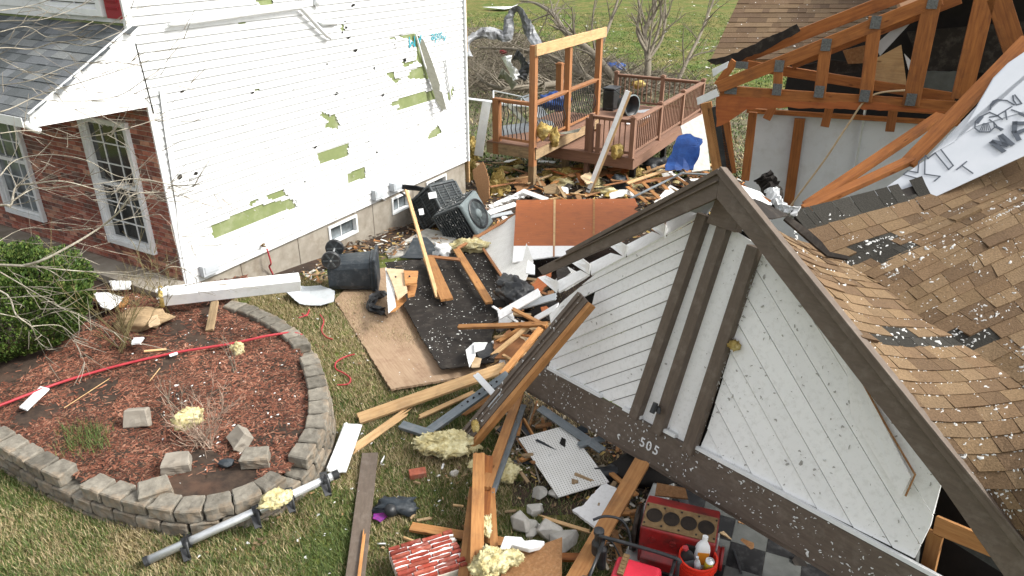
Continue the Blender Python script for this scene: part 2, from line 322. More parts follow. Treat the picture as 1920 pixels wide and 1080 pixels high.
# ---------------------------------------------------------------- generic pieces
FL = []        # planes that catch insulation flecks: (origin, e1, e2, normal, polygon2d, density)
def inside(p, poly):
    x, y = p; c = False; n = len(poly)
    for i in range(n):
        x1, y1 = poly[i]; x2, y2 = poly[i - 1]
        if (y1 > y) != (y2 > y) and x < (x2 - x1) * (y - y1) / (y2 - y1) + x1: c = not c
    return c
def board(name, A, B, w, t, m, label=None, cat=None, group=None, parent=None, up=None, rag=(0, 0), bend=0, fl=0, kind=None):
    """board from A to B; w = visible width, t = thickness, up = direction the wide face looks"""
    L = (B - A).length; mid = (A + B) / 2
    if up is None: up = (CAM - mid).normalized() * .5 + V((0, 0, 1))
    if abs(up.normalized().dot((B - A).normalized())) > .96: up = CAM - mid
    Mx = frame(A.copy(), B - A, up); b = MB(); n = max(2, int(L / .25)); top = []; bot = []
    for i in range(n + 1):
        x = L * i / n; k = bend * math.sin(math.pi * i / n); top.append((x, w / 2, k)); bot.append((x, -w / 2, k))
    e1 = []; e0 = []
    if rag[1]:
        q = random.choice((4, 5, 6)); e1 = [(L + U(-.5, .9) * rag[1] * (1 if i % 2 else -.3), -w / 2 + w * i / q, 0) for i in range(1, q)]
    if rag[0]:
        q = random.choice((4, 5, 6)); e0 = [(-U(-.5, .9) * rag[0] * (1 if i % 2 else -.3), w / 2 - w * i / q, 0) for i in range(1, q)]
    # strips: top/bottom faces between stations, so a bend stays smooth
    def sec(x, y, z): return Mx @ V((x, y, z))
    loop = bot + e1 + top[::-1] + e0
    if abs(bend) < 1e-6:
        loop = [bot[0], bot[-1]] + e1 + [top[-1], top[0]] + e0
        b.prism([sec(*p) + (Mx.to_3x3() @ V((0, 0, -t / 2))) for p in loop], Mx.to_3x3() @ V((0, 0, t)))
    else:
        vs = []; fs = []
        for i in range(n + 1):
            for (y, dz) in ((-1, -1), (1, -1), (1, 1), (-1, 1)): vs.append(sec(top[i][0], y * w / 2, top[i][2] + dz * t / 2))
        for i in range(n):
            for k in range(4):
                k2 = (k + 1) % 4; fs.append((i * 4 + k, i * 4 + 4 + k, i * 4 + 4 + k2, i * 4 + k2))
        fs.append((0, 1, 2, 3)); fs.append((n * 4 + 3, n * 4 + 2, n * 4 + 1, n * 4))
        b.add(vs, fs)
    o = b.build(name, M_[m] if isinstance(m, str) else m, parent, Mx, label=label, cat=cat, group=group, kind=kind, bev=min(.004, t * .2))
    if fl: FL.append((A + Mx.to_3x3() @ V((0, 0, t / 2)), Mx.to_3x3() @ V((1, 0, 0)), Mx.to_3x3() @ V((0, 1, 0)), Mx.to_3x3() @ V((0, 0, 1)), [(0, -w / 2), (L, -w / 2), (L, w / 2), (0, w / 2)], fl))
    return o
def planefit(pts):
    c = sum(pts, V()) / len(pts); n = V()
    for i in range(len(pts)): n += (pts[i] - c).cross(pts[(i + 1) % len(pts)] - c)
    n.normalize()
    if n.dot(CAM - c) < 0: n = -n
    return c, n
def jag(poly, amt, step):
    out = []
    for i in range(len(poly)):
        a = V(poly[i]); b = V(poly[(i + 1) % len(poly)]); n = max(1, int((b - a).length / step)); out.append(a)
        for k in range(1, n): out.append(a.lerp(b, k / n) + V((U(-1, 1), U(-1, 1))) * amt)
    return out
def sheet(name, uvh, t, m, label=None, cat=None, group=None, parent=None, fl=0, gz=None, kind=None, jg=0, curl=0, pl=None, abs_z=False, thick_mat=None, xdir=None):
    """flat sheet from image points (u, v, height above the ground)"""
    if pl is None:
        pts = [(G(u, v, h) if abs_z else T(u, v, h)) for u, v, h in uvh]
        c, n = planefit(pts)
    else: c, n = pl
    P = [PL(q[0], q[1], c, n) for q in uvh]
    x = xdir or (P[1] - P[0]); x = (x - n * x.dot(n)).normalized(); Mx = frame(P[0].copy(), x, n); Mi = Mx.inverted()
    loop = [(Mi @ p) for p in P]; loop = [V((p.x, p.y)) for p in loop]
    raw = [tuple(p) for p in loop]
    if jg: loop = jag(loop, jg, max(jg * 2.2, .03))
    b = MB()
    b.prism([Mx @ V((p.x, p.y, -t)) for p in loop], Mx.to_3x3() @ V((0, 0, t)))
    o = b.build(name, M_[m], parent, Mx, label=label, cat=cat, group=group, kind=kind)
    if curl:
        bmx = bmesh.new(); bmx.from_mesh(o.data); bmesh.ops.triangulate(bmx, faces=bmx.faces)
        for _ in range(3):
            long_e = [e for e in bmx.edges if e.calc_length() > .25]
            if long_e: bmesh.ops.subdivide_edges(bmx, edges=long_e, cuts=1)
            bmesh.ops.triangulate(bmx, faces=[f for f in bmx.faces if len(f.verts) > 3])
        for vv in bmx.verts: vv.co.z += curl * mn.noise(V((vv.co.x * 1.3, vv.co.y * 1.3, len(name))))
        bmx.to_mesh(o.data); bmx.free()
    if fl: FL.append((Mx.translation.copy(), Mx.to_3x3() @ V((1, 0, 0)), Mx.to_3x3() @ V((0, 1, 0)), n.copy(), raw, fl))
    return o
def lump(name, C, r, m, sq=(1, 1, .5), amp=.35, fr=2.5, seed=0, sub=4, parent=None, rot=0, **kw):
    """irregular crumpled mass"""
    bmx = bmesh.new(); bmesh.ops.create_icosphere(bmx, subdivisions=sub, radius=1)
    for vv in bmx.verts:
        p = vv.co.copy(); k = 1 + amp * .55 * mn.noise(p * fr * .8 + V((seed * 3.1, seed * 1.7, 0))) + amp * .3 * mn.noise(p * fr * 2.3 + V((seed, 3, 0))) + amp * .6 * mn.noise(p * 1.2 + V((seed, 0, seed))) + .05 * mn.noise(p * 9 + V((seed, 0, 0))) + .03 * mn.noise(p * 19)
        vv.co = V((p.x * sq[0], p.y * sq[1], p.z * sq[2])) * r * k
    if m in ('black', 'blue', 'bin', 'dark', 'trim', 'acl'):    # crumpled folds
        bmx.normal_update()
        for vv in bmx.verts:
            q = vv.co / r; vv.co += vv.normal * r * (.34 * abs(mn.noise(q * 2.1 + V((seed, 0, 0)))) + .2 * abs(mn.noise(q * 4.7 + V((seed, 5, 0)))) - .14)
    b = MB(); Mr = Matrix.Translation(C) @ Matrix.Rotation(rot, 4, 'Z')
    bmx.verts.ensure_lookup_table(); fib = m.startswith('insul')
    if fib:       # torn layers and loose strands
        bmx.normal_update()
        for vv in bmx.verts:
            q = vv.co / r; f1 = mn.noise(V((q.x * 2.2, q.y * 7, q.z * 9)) + V((seed, 0, 0))); f2 = mn.noise(V((q.x * 5, q.y * 18, q.z * 22)) + V((seed, 2, 0)))
            vv.co += vv.normal * r * (.16 * abs(f1) * 2 - .1 + .07 * f2)
        bmx.normal_update()
    b.add([Mr @ vv.co for vv in bmx.verts], [[x.index for x in f.verts] for f in bmx.faces])
    if fib:
        vl = list(bmx.verts)
        for _ in range(int(420 * min(1, r / .3) + 90)):
            vv = random.choice(vl); p = vv.co; nn = vv.normal; t = nn.cross(V((U(-1, 1), U(-1, 1), U(-1, 1)))).normalized(); L = r * U(.04, .15); d = (t * U(.3, 1) + nn * U(.1, .6)).normalized(); s = d.cross(nn).normalized() * U(.002, .010) * (1 + r * 2)
            mid = p + d * L * .55 + nn * L * .1; b.add([Mr @ (p - s), Mr @ (p + s), Mr @ (mid + s * .8), Mr @ (mid - s * .8), Mr @ (p + d * L - nn * L * .25)], [(0, 1, 2, 3), (3, 2, 4)])
    bmx.free()
    return b.build(name, M_[m], parent, Mr, smooth=True, **kw)
def rock(name, C, r, m, sq=(1, 1, .7), seed=0, parent=None, rot=0, **kw):
    """faceted stone: hull of scattered points"""
    rr = random.Random(seed + 5); bmx = bmesh.new()
    for _ in range(15):
        d = V((rr.gauss(0, 1), rr.gauss(0, 1), rr.gauss(0, 1))).normalized(); k = rr.uniform(.82, 1.05)
        bmx.verts.new(V((d.x * sq[0], d.y * sq[1], d.z * sq[2])) * r * k)
    h = bmesh.ops.convex_hull(bmx, input=bmx.verts); bmesh.ops.delete(bmx, geom=[g for g in h['geom_interior'] if isinstance(g, bmesh.types.BMVert)], context='VERTS')
    bmesh.ops.bevel(bmx, geom=list(bmx.edges), offset=r * .035, segments=1, affect='EDGES')
    bmx.verts.index_update(); b = MB(); Mr = Matrix.Translation(C) @ Matrix.Rotation(rot, 4, 'Z')
    b.add([Mr @ vv.co for vv in bmx.verts], [[x.index for x in f.verts] for f in bmx.faces]); bmx.free()
    return b.build(name, M_[m], parent, Mr, **kw)
def spline(pts, n=6):
    out = []
    P = [pts[0]] + list(pts) + [pts[-1]]
    for i in range(1, len(P) - 2):
        for k in range(n):
            t = k / n; p0, p1, p2, p3 = P[i - 1], P[i], P[i + 1], P[i + 2]
            out.append(.5 * ((2 * p1) + (p2 - p0) * t + (2 * p0 - 5 * p1 + 4 * p2 - p3) * t * t + (3 * p1 - p0 - 3 * p2 + p3) * t ** 3))
    out.append(pts[-1]); return out
def text_mesh(name, body, M, size, m, parent, depth=.003, **kw):
    """lettering as real mesh, local x along the line, local z towards the viewer"""
    cu = bpy.data.curves.new(name, 'FONT'); cu.body = body; cu.size = size; cu.extrude = depth; cu.align_x = 'CENTER'; cu.align_y = 'CENTER'
    tmp = bpy.data.objects.new('tmp', cu); COL.objects.link(tmp)
    dg = bpy.context.evaluated_depsgraph_get(); me = bpy.data.meshes.new_from_object(tmp.evaluated_get(dg)); me.name = name
    bpy.data.objects.remove(tmp); me.materials.clear(); me.materials.append(M_[m])
    o = bpy.data.objects.new(name, me); finish(o, M, parent); return meta(o, **kw)
# ================================================================ GROUND
def ground():
    xs = np.unique(np.concatenate([np.linspace(-400, -40, 10), np.linspace(-40, -10, 20), np.arange(-10, 10, .2), np.linspace(10, 40, 20), np.linspace(40, 400, 10)]))
    ys = np.unique(np.concatenate([np.linspace(-30, 2, 8), np.arange(2, 20, .2), np.linspace(20, 60, 60), np.linspace(60, 500, 15)]))
    v = np.array([(x, y, ter(x, y)) for y in ys for x in xs]); nx = len(xs)
    f = np.array([(j * nx + i, j * nx + i + 1, (j + 1) * nx + i + 1, (j + 1) * nx + i) for j in range(len(ys) - 1) for i in range(nx - 1)])
    npmesh('lawn', v, f, M_['lawn'], smooth=True, kind='structure')
ground()
def patch(name, uv, m, lift, cell=.12, wob=.25, kind='structure', world=None, zf=None, **kw):
    poly = world or [(p.x, p.y) for p in (T(u, v) for u, v in uv)]
    x0 = min(p[0] for p in poly); x1 = max(p[0] for p in poly); y0 = min(p[1] for p in poly); y1 = max(p[1] for p in poly)
    nx = int((x1 - x0) / cell) + 2; ny = int((y1 - y0) / cell) + 2; idx = {}; vs = []; fs = []
    def vid(i, j):
        if (i, j) not in idx:
            x = x0 + i * cell; y = y0 + j * cell; idx[(i, j)] = len(vs); vs.append(V((x, y, (zf or ter)(x, y) + lift)))
        return idx[(i, j)]
    for i in range(-1, nx):
        for j in range(-1, ny):
            x = x0 + (i + .5) * cell; y = y0 + (j + .5) * cell
            if inside((x + wob * mn.noise(V((x * 1.5, y * 1.5, 3))), y + wob * mn.noise(V((x * 1.5, y * 1.5, 9)))), poly): fs.append([vid(i, j), vid(i + 1, j), vid(i + 1, j + 1), vid(i, j + 1)])
    b = MB(); b.add(vs, fs); return b.build(name, M_[m], smooth=True, kind=kind, **kw)
patch('bare_soil', [(875, 296), (1420, 296), (1500, 420), (1300, 520), (1150, 600), (1040, 700), (960, 700), (930, 600), (940, 520), (760, 470), (680, 480), (560, 520), (470, 540), (440, 530), (700, 395), (860, 330)], 'soil', .006)
patch('soil_under_garage', [(1000, 700), (1130, 800), (1270, 905), (1330, 1000), (1300, 1075), (1160, 1075), (1100, 960), (960, 950), (985, 860), (960, 800), (980, 740)], 'soil', .006)
# ================================================================ HOUSE
HC = V((-4.788, 9.711, 0)); HD = V((.492, .871, 0)).normalized(); HN = V((HD.y, -HD.x, 0)); HL = V((-HD.y, HD.x, 0)); HF = V((-HD.x, -HD.y, 0))
ZS = .32; Z_UP = V((0, 0, 1))
house = empty('house', HC, 'white vinyl sided house with a brick front under a grey porch roof', 'house')
def W1(u, v):
    p = PL(u, v, HC, HN) - HC; return (p.dot(HD), p.z)
def W2(u, v):
    p = PL(u, v, HC, HF) - HC; return (p.dot(HL), p.z)
def wall_pt(X, N, s, z, o): return HC + X * s + N * o + V((0, 0, z))
def siding(name, X, N, s0, s1, z0, z1, holes, ex=.11, label=None):
    b = MB(); nsub = 4; z = z0; row = 0; step = .035; ns = int((s1 - s0) / step)
    while z < z1:
        for k in range(nsub):
            za = z + ex * k / nsub; zb = z + ex * (k + 1) / nsub; oa = .026 - .024 * k / nsub; ob = .026 - .024 * (k + 1) / nsub
            run = None
            hs_ = [h for h in holes if min(q[1] for q in h) < zb and max(q[1] for q in h) > za]
            if not hs_: runs = [(s0, s1)]
            else:
                runs = []
                for i in range(ns + 1):
                    s = s0 + (i + .5) * step; bad = i == ns or any(inside((s, (za + zb) / 2), h) for h in hs_)
                    if not bad and run is None: run = s - step / 2
                    if bad and run is not None: runs.append((run + (U(0, .03) if run > s0 + .01 else 0), min(s1, s - step / 2 - U(0, .02)))); run = None
            for a, c in runs:
                nseg = max(1, int((c - a) / .5))
                for q in range(nseg):
                    p = a + (c - a) * q / nseg; r = a + (c - a) * (q + 1) / nseg
                    if k == nsub - 1: zb_ = zb - .004
                    else: zb_ = zb
                    w = lambda s, zz: .004 * mn.noise(V((s * 1.7, zz * 3, row)))
                    b.add([wall_pt(X, N, p, za, oa + w(p, za)), wall_pt(X, N, r, za, oa + w(r, za)), wall_pt(X, N, r, zb_, ob + w(r, zb)), wall_pt(X, N, p, zb_, ob + w(p, zb))], [(0, 1, 2, 3)])
                    if k == 0: b.add([wall_pt(X, N, p, za, -.004), wall_pt(X, N, r, za, -.004), wall_pt(X, N, r, za, oa + w(r, za)), wall_pt(X, N, p, za, oa + w(p, za))], [(0, 1, 2, 3)])
        z += ex; row += 1
    return b.build(name, M_['siding'], house, label=label)
c2 = lambda pts: [W1(440 + x / 2.161, y / 2.161) for x, y in pts]
holes = [[W1(*q) for q in [(397, 422), (440, 402), (500, 380), (545, 373), (553, 388), (470, 418), (398, 447)]],
    c2([(450, 706), (522, 675), (526, 718), (455, 745)]), c2([(333, 625), (440, 586), (455, 584), (455, 630), (345, 665)]),
    c2([(345, 465), (352, 455), (385, 470), (400, 455), (410, 485), (422, 500), (415, 522), (365, 515), (380, 490)]),
    c2([(665, 142), (735, 135), (748, 165), (795, 318), (700, 318), (706, 290), (757, 265), (735, 240), (738, 200), (712, 158), (668, 152)]),
    c2([(640, 410), (700, 388), (805, 362), (815, 402), (655, 448), (668, 425), (630, 428)]), c2([(612, 298), (643, 290), (640, 318), (676, 318), (650, 336), (630, 318)]),
    c2([(675, 252), (732, 246), (690, 275)]), c2([(785, 545), (822, 506), (836, 540), (785, 562)]), c2([(625, 155), (640, 150), (652, 160)]),
    c2([(130, 790), (190, 766), (208, 792), (140, 808)]), c2([(56, 815), (98, 800), (80, 818), (60, 838)]), c2([(860, 380), (885, 350), (880, 385), (868, 405)]),
    [W1(*q) for q in [(478, -2), (507, -2), (512, 9), (486, 9)]], c2([(15, 92), (40, 90), (38, 100), (18, 100)]), c2([(430, 100), (440, 92), (436, 130), (430, 125)]), c2([(75, 365), (95, 355), (88, 375)])]
siding('side_siding', HD, HN, .0, 7.64, ZS, 5.7, holes)
siding('front_siding', HL, HF, .0, 9.5, 3.98, 5.7, [])
b = MB()
b.add([wall_pt(HD, HN, 0, ZS, 0), wall_pt(HD, HN, 7.64, ZS, 0), wall_pt(HD, HN, 7.64, 5.7, 0), wall_pt(HD, HN, 0, 5.7, 0)], [(0, 1, 2, 3)])
b.add([wall_pt(HD, HN, 7.64, ZS, 0), wall_pt(HD, HN, 7.64, ZS, -6), wall_pt(HD, HN, 7.64, 5.7, -6), wall_pt(HD, HN, 7.64, 5.7, 0)], [(0, 1, 2, 3)])
b.add([wall_pt(HL, HF, 0, 2.9, -.004), wall_pt(HL, HF, 9.5, 2.9, -.004), wall_pt(HL, HF, 9.5, 5.7, -.004), wall_pt(HL, HF, 0, 5.7, -.004)], [(0, 1, 2, 3)])
for s in (1.2, 2.42, 3.64, 4.86, 6.08): b.add([wall_pt(HD, HN, s, ZS, .0015), wall_pt(HD, HN, s + .006, ZS, .0015), wall_pt(HD, HN, s + .006, 5.7, .0015), wall_pt(HD, HN, s, 5.7, .0015)], [(0, 1, 2, 3)])
b.build('sheathing', M_['green'], house, label='lime green foam sheathing showing through torn siding')
# white foam patch where one course is gone
Pw = c2([(245, 800), (452, 706), (456, 748), (250, 838)])
b = MB(); b.prism([wall_pt(HD, HN, s, z, .022) for s, z in Pw], HN * .006); b.build('bare_foam_strip', M_['trim'], house)
# end trim of torn corner
for nm, m, s, wd, o, z0, z1 in (('corner_board', 'pale_wood', 7.7, .05, -.02, -.2, 2.7), ('corner_board', 'trim', 7.65, .05, .02, ZS, 5.7), ('corner_board', 'weather_wood', 7.71, .04, .0, 2.7, 5.7)):
    b = MB(); b.box(frame(HC + HD * s + HN * o + V((0, 0, (z0 + z1) / 2)), HD, Z_UP), wd, .09, z1 - z0); b.build(nm, M_[m], house, bev=.004)
# near corner trim: bent white strip
pts = [W1(*q) for q in [(300, 165), (309, 240), (318, 300), (331, 380), (336, 440), (352, 530)]]
b = MB()
for i in range(len(pts) - 1):
    (a, za), (c, zc) = pts[i], pts[i + 1]
    b.add([wall_pt(HD, HN, a - .045, za, .05), wall_pt(HD, HN, a + .045, za, .035), wall_pt(HD, HN, c + .045, zc, .035), wall_pt(HD, HN, c - .045, zc, .05)], [(0, 3, 2, 1)])
    b.add([wall_pt(HD, HN, a + .045, za, .035), wall_pt(HD, HN, a + .05, za, .02), wall_pt(HD, HN, c + .05, zc, .02), wall_pt(HD, HN, c + .045, zc, .035)], [(0, 3, 2, 1)])
b.build('corner_trim', M_['trim'], house, smooth=False)
b = MB(); b.box(frame(HC + HD * .04 + HN * .012 + V((0, 0, 1.65)), HD, Z_UP), .1, .05, 2.65); b.box(frame(HC + HD * -.01 + HN * .01 + V((0, 0, 4.7)), HD, Z_UP), .1, .06, 1.9); b.build('corner_trim', M_['trim'], house, bev=.004)
b = MB(); q0 = wall_pt(HD, HN, *W1(250, 82), .045); q1 = wall_pt(HD, HN, *W1(284, 212), .045); b.bar(q0, q1, .012, .012); b.build('open_seam', M_['dark'], house)
# loose trim strip bent away from the wall
st = [(775, 62), (794, 74), (812, 120), (825, 160), (824, 170), (829, 173), (837, 204), (828, 207), (818, 190), (800, 130)]
n_ = (HN + HD * -.6).normalized()
sheet('loose_trim', [(u, v, 0) for u, v in st], .006, 'grey', parent=house, pl=(wall_pt(HD, HN, *W1(800, 130), .12), n_), label='torn grey trim strip hanging off the siding')
b = MB()
for seg in ([(775, 62), (792, 120), (818, 190), (827, 207)], [(832, 112), (836, 150), (842, 186)]):
    b.tube([wall_pt(HD, HN, *W1(*q), .05) for q in seg], .02, 5)
b.build('bent_channel', M_['trim'], house)
# fallen downspout across the siding
dp = [(308, 47), (400, 35), (545, 15), (556, 16), (563, 22), (600, 62), (612, 71)]
b = MB(); b.tube(spline([wall_pt(HD, HN, *W1(*q), .09) for q in dp], 5), .038, 8, flat=.7)
b.tube([wall_pt(HD, HN, *W1(*q), .05) for q in [(588, 38), (600, 43), (626, 43)]], [.012, .04, .03], 6)
b.tube([wall_pt(HD, HN, *W1(*q), .05) for q in [(592, -6), (588, 10)]], .05, 6)
b.build('downspout', M_['trim'], house, smooth=True)
# writing left on the wall
for body, uv, sz in (('^side', (820, 69), .26), ('AM', (776, 76), .3)):
    s, z = W1(*uv); Mx = Matrix((-HD, V((0, 0, -1)), HN)).transposed().to_4x4(); Mx.translation = wall_pt(HD, HN, s, z, .033)
    text_mesh('wall_writing', body, Mx, sz, 'teal', house, depth=.0015)
# small tears in the vinyl
b = MB()
for q in [(548, 168), (472, 173), (630, 175), (612, 120), (738, 84), (741, 88), (758, 112), (716, 177), (700, 128), (665, 95), (645, 40), (647, 52), (652, 70), (660, 10), (340, 170), (365, 325), (335, 330), (570, 340), (640, 60), (690, 265), (590, 275), (705, 285)]:
    s, z = W1(*q); r = U(.025, .06); pl = [wall_pt(HD, HN, s + math.cos(t) * r * U(.4, 1.2), z + math.sin(t) * r * U(.2, .9), .0215) for t in [k * math.pi / 3.5 for k in range(7)]]; b.prism(pl, HN * .003)
b.build('siding_tear', M_['dark'], house, label='dark rips scattered across the white siding', kind='stuff')
# foundation with basement windows
def open_wall(X, N, s0, s1, z0, z1, ops, depth, o=0.0):
    b = MB(); ss = sorted({s0, s1, *[q for p in ops for q in p[:2]]}); zz = sorted({z0, z1, *[q for p in ops for q in p[2:]]})
    for i in range(len(ss) - 1):
        for j in range(len(zz) - 1):
            cs, cz = (ss[i] + ss[i + 1]) / 2, (zz[j] + zz[j + 1]) / 2
            if any(p[0] < cs < p[1] and p[2] < cz < p[3] for p in ops): continue
            b.add([wall_pt(X, N, ss[i], zz[j], o), wall_pt(X, N, ss[i + 1], zz[j], o), wall_pt(X, N, ss[i + 1], zz[j + 1], o), wall_pt(X, N, ss[i], zz[j + 1], o)], [(0, 1, 2, 3)])
    for a, c, d, e in ops:
        P = [wall_pt(X, N, a, d, o), wall_pt(X, N, c, d, o), wall_pt(X, N, c, e, o), wall_pt(X, N, a, e, o)]; Q = [p - N * depth for p in P]
        b.add(P + Q, [(0, 1, 5, 4), (1, 2, 6, 5), (2, 3, 7, 6), (3, 0, 4, 7)])
    return b
bops = []
for a, c in (((618, 440), (672, 420)), ((735, 372), (768, 360)), ((800, 335), (838, 322))):
    s0 = W1(*a)[0]; s1 = W1(*c)[0]; bops.append((s0, s1, -.12, .24))
b = open_wall(HD, HN, -.02, 7.6, -1.6, ZS + .01, bops, .2, -.03); b.build('foundation', M_['conc'], house, label='bare tan concrete foundation')
for s in (1.05, 2.3, 4.3, 5.6):
    b = MB(); b.add([wall_pt(HD, HN, s, -1.4, -.027), wall_pt(HD, HN, s + .012, -1.4, -.027), wall_pt(HD, HN, s + .012, ZS, -.027), wall_pt(HD, HN, s, ZS, -.027)], [(0, 1, 2, 3)]); b.build('foundation_joint', M_['soil'], house)
def window(X, N, a, c, d, e, glassm, fr, cols, rows, o, mid=True, sill=False, framem='trim', name='window'):
    b = MB(); Mx = frame(wall_pt(X, N, (a + c) / 2, (d + e) / 2, o - .05), X, Z_UP); b.box(Mx, c - a, .01, e - d)
    wn = b.build(name, M_[glassm], house, Mx)
    b = MB()
    def st_(s0, s1, z0, z1, of, th): b.box(frame(wall_pt(X, N, (s0 + s1) / 2, (z0 + z1) / 2, of), X, Z_UP), s1 - s0, th, z1 - z0)
    st_(a - fr, a, d - fr, e + fr, o, .09); st_(c, c + fr, d - fr, e + fr, o, .09); st_(a, c, d - fr, d, o + .002, .09); st_(a, c, e, e + fr, o + .002, .09)
    b.build('frame', M_[framem], wn, bev=.005)
    b = MB(); h = (d + e) / 2
    if mid: st_(a, c, h - .03, h + .03, o - .02, .05); st_(a, a + .035, d, e, o - .022, .045); st_(c - .035, c, d, e, o - .022, .045); st_(a + .035, c - .035, d, d + .045, o - .024, .045)
    b_any = mid
    for i in range(1, cols): s = a + (c - a) * i / cols; st_(s - .009, s + .009, d, e, o - .036, .012)
    for i in range(1, rows): z = d + (e - d) * i / rows; st_(a, c, z - .009, z + .009, o - .038, .012)
    if b.v: b.build('grille', M_[framem], wn)
    if sill: b = MB(); st_(a - fr, c + fr, d - fr - .07, d - fr - .002, o + .03, .16); b.build('sill', M_[framem], wn, bev=.004)
    return wn
for a, c, d, e in bops: window(HD, HN, a + .05, c - .05, d + .05, e - .05, 'blind', .05, 2, 1, -.05, mid=False)
# brick front
ta, tb = W2(290, 462)[0], W2(215, 448)[0]; za = W2(215, 448)[1] + .04
wb0 = W2(88, 420)[0]; wins = [(ta + .02, tb, za, 2.62), (wb0, wb0 + (tb - ta), za, 2.62)]
def bricks():
    b = MB(); h = .058; gap = .012; z = .1; row = 0
    cols_ = [(.26, .085, .055), (.30, .11, .075), (.21, .065, .045), (.34, .14, .1), (.14, .075, .06), (.25, .1, .07), (.38, .19, .13), (.17, .06, .045)]
    X, N = HL, HF
    while z < 3.0:
        s = -.012 - (.1 if row % 2 else 0)
        while s < 6.2:
            L = .203; a, c = max(s, -.012), s + L - gap
            cuts = [(a, c)]
            for p in wins:
                if z + h > p[2] - .08 and z < p[3]:
                    nc = []
                    for q in cuts:
                        if q[1] <= p[0] - .05 or q[0] >= p[1] + .05: nc.append(q)
                        else:
                            if q[0] < p[0] - .07: nc.append((q[0], p[0] - .06))
                            if q[1] > p[1] + .07: nc.append((p[1] + .06, q[1]))
                    cuts = nc
            for q in cuts:
                if q[1] - q[0] < .02: continue
                k = random.choice(cols_); g = U(.95, 1.45); o = U(-.0015, .0015)
                b.box(frame(wall_pt(X, N, (q[0] + q[1]) / 2, z + h / 2, .0 + o), X, Z_UP), q[1] - q[0], .03, h, tuple(x * g for x in k))
            s += L
        z += h + gap; row += 1
    z = .1; row = 0        # the corner returns beside the siding
    for w_ in wins:        # soldier course sills
        s = w_[0] - .06
        while s < w_[1] + .06:
            g = U(.8, 1.1); k = random.choice(cols_); b.box(frame(wall_pt(X, N, s + .03, w_[2] - .125, .015), X, (Z_UP + N * .25)), .058, .05, .1, tuple(x * g for x in k)); s += .067
    return b
bw = bricks().build('brick_wall', M_['brick'], house, HC and frame(HC.copy(), HL, Z_UP), label='red brown brick front wall')
b = open_wall(HL, HF, -.005, 9.5, -.2, 3.0, wins, .12, .004); b.build('mortar_bed', M_['mortar'], house)
b = open_wall(HL, HF, 6.2, 9.5, -.2, 3.0, [], .12, .012); b.build('brick_wall_end', M_['mortar'], house)
window(HL, HF, *wins[0], 'glass', .075, 3, 6, .03); window(HL, HF, *wins[1], 'blind', .075, 3, 6, .03)
s0 = W2(198, 5)[0]; s1 = W2(120, 5)[0]; zb = W2(160, 14)[1]
window(HL, HF, s0 + .08, s1 + .3, zb, zb + 1.3, 'glass', .09, 2, 4, .05)
b = MB(); b.box(frame(wall_pt(HL, HF, s0 - .22, zb + .55, .045), HL, Z_UP), .3, .05, 1.3)
for k in range(14): b.box(frame(wall_pt(HL, HF, s0 - .22, zb + .02 + k * .08, .072), HL, Z_UP + HF * .4), .22, .012, .05)
b.build('shutter', M_['shutter'], house, bev=.003)
# porch roof: a lean-to in front of the brick
ez, es = 3.12, 1.5
def rp(s, t, up=0):   # t 0 wall .. 1 eave
    return HC + HL * s + HF * (es * t) + V((0, 0, 3.93 + (ez - 3.93) * t + up))
def tabs(b, fn, rows, L, expo, cols_, lift=.011, tw=(.1, .33), s0=0, ragged=None):
    """shingle courses: fn(s, r) -> point, normal; r counts courses down the slope"""
    for r in range(rows):
        s = s0(r) if callable(s0) else s0; e = L(r) if callable(L) else L; s -= U(0, .15) if not callable(s0) else 0; prev = None
        while s < e:
            wdt = U(*tw); a, c = s, min(s + wdt, e); k = random.choice(cols_); g = U(.85, 1.15); k = tuple(x * g for x in k)
            thick = lift * (1.0 if R() < .5 else .65) * U(.8, 1.3)
            if ragged and ragged(r, (a + c) / 2): s = c; continue
            P0, n0 = fn(a, r + 1.0); P1, n1 = fn(c, r + 1.0); Q0, m0 = fn(a, r - .12); Q1, m1 = fn(c, r - .12)
            A0, A1 = P0 + n0 * thick, P1 + n1 * thick; B0, B1 = Q0 + m0 * .001, Q1 + m1 * .001
            g0 = (A1 - A0) * .012
            b.add([A0 + g0, A1 - g0, B1 - g0, B0 + g0, P0 + g0 - n0 * .004, P1 - g0 - n1 * .004], [(0, 1, 2, 3), (4, 5, 1, 0), (4, 0, 3), (1, 5, 2)], k)
            s = c
greys = [(.14, .15, .16), (.17, .18, .19), (.11, .12, .125), (.2, .21, .21), (.13, .14, .145)]
rn = ((rp(1, 0) - rp(0, 0)).cross(rp(0, 1) - rp(0, 0))).normalized(); rn = rn if rn.z > 0 else -rn
NR = 12
b = MB(); tabs(b, lambda s, r: (rp(s, r / NR * 1.03, .012), rn), NR, 8.5, .14, greys, tw=(.12, .34), s0=-.02)
pr = b.build('porch_roof', M_['shingle'], house, label='grey shingled porch roof')
b = MB(); P = [rp(-.01, 0), rp(8.5, 0), rp(8.5, 1.01), rp(-.01, 1.01)]; b.prism([p - V((0, 0, .09)) for p in P], V((0, 0, .095))); b.build('roof_deck', M_['trim'], house)
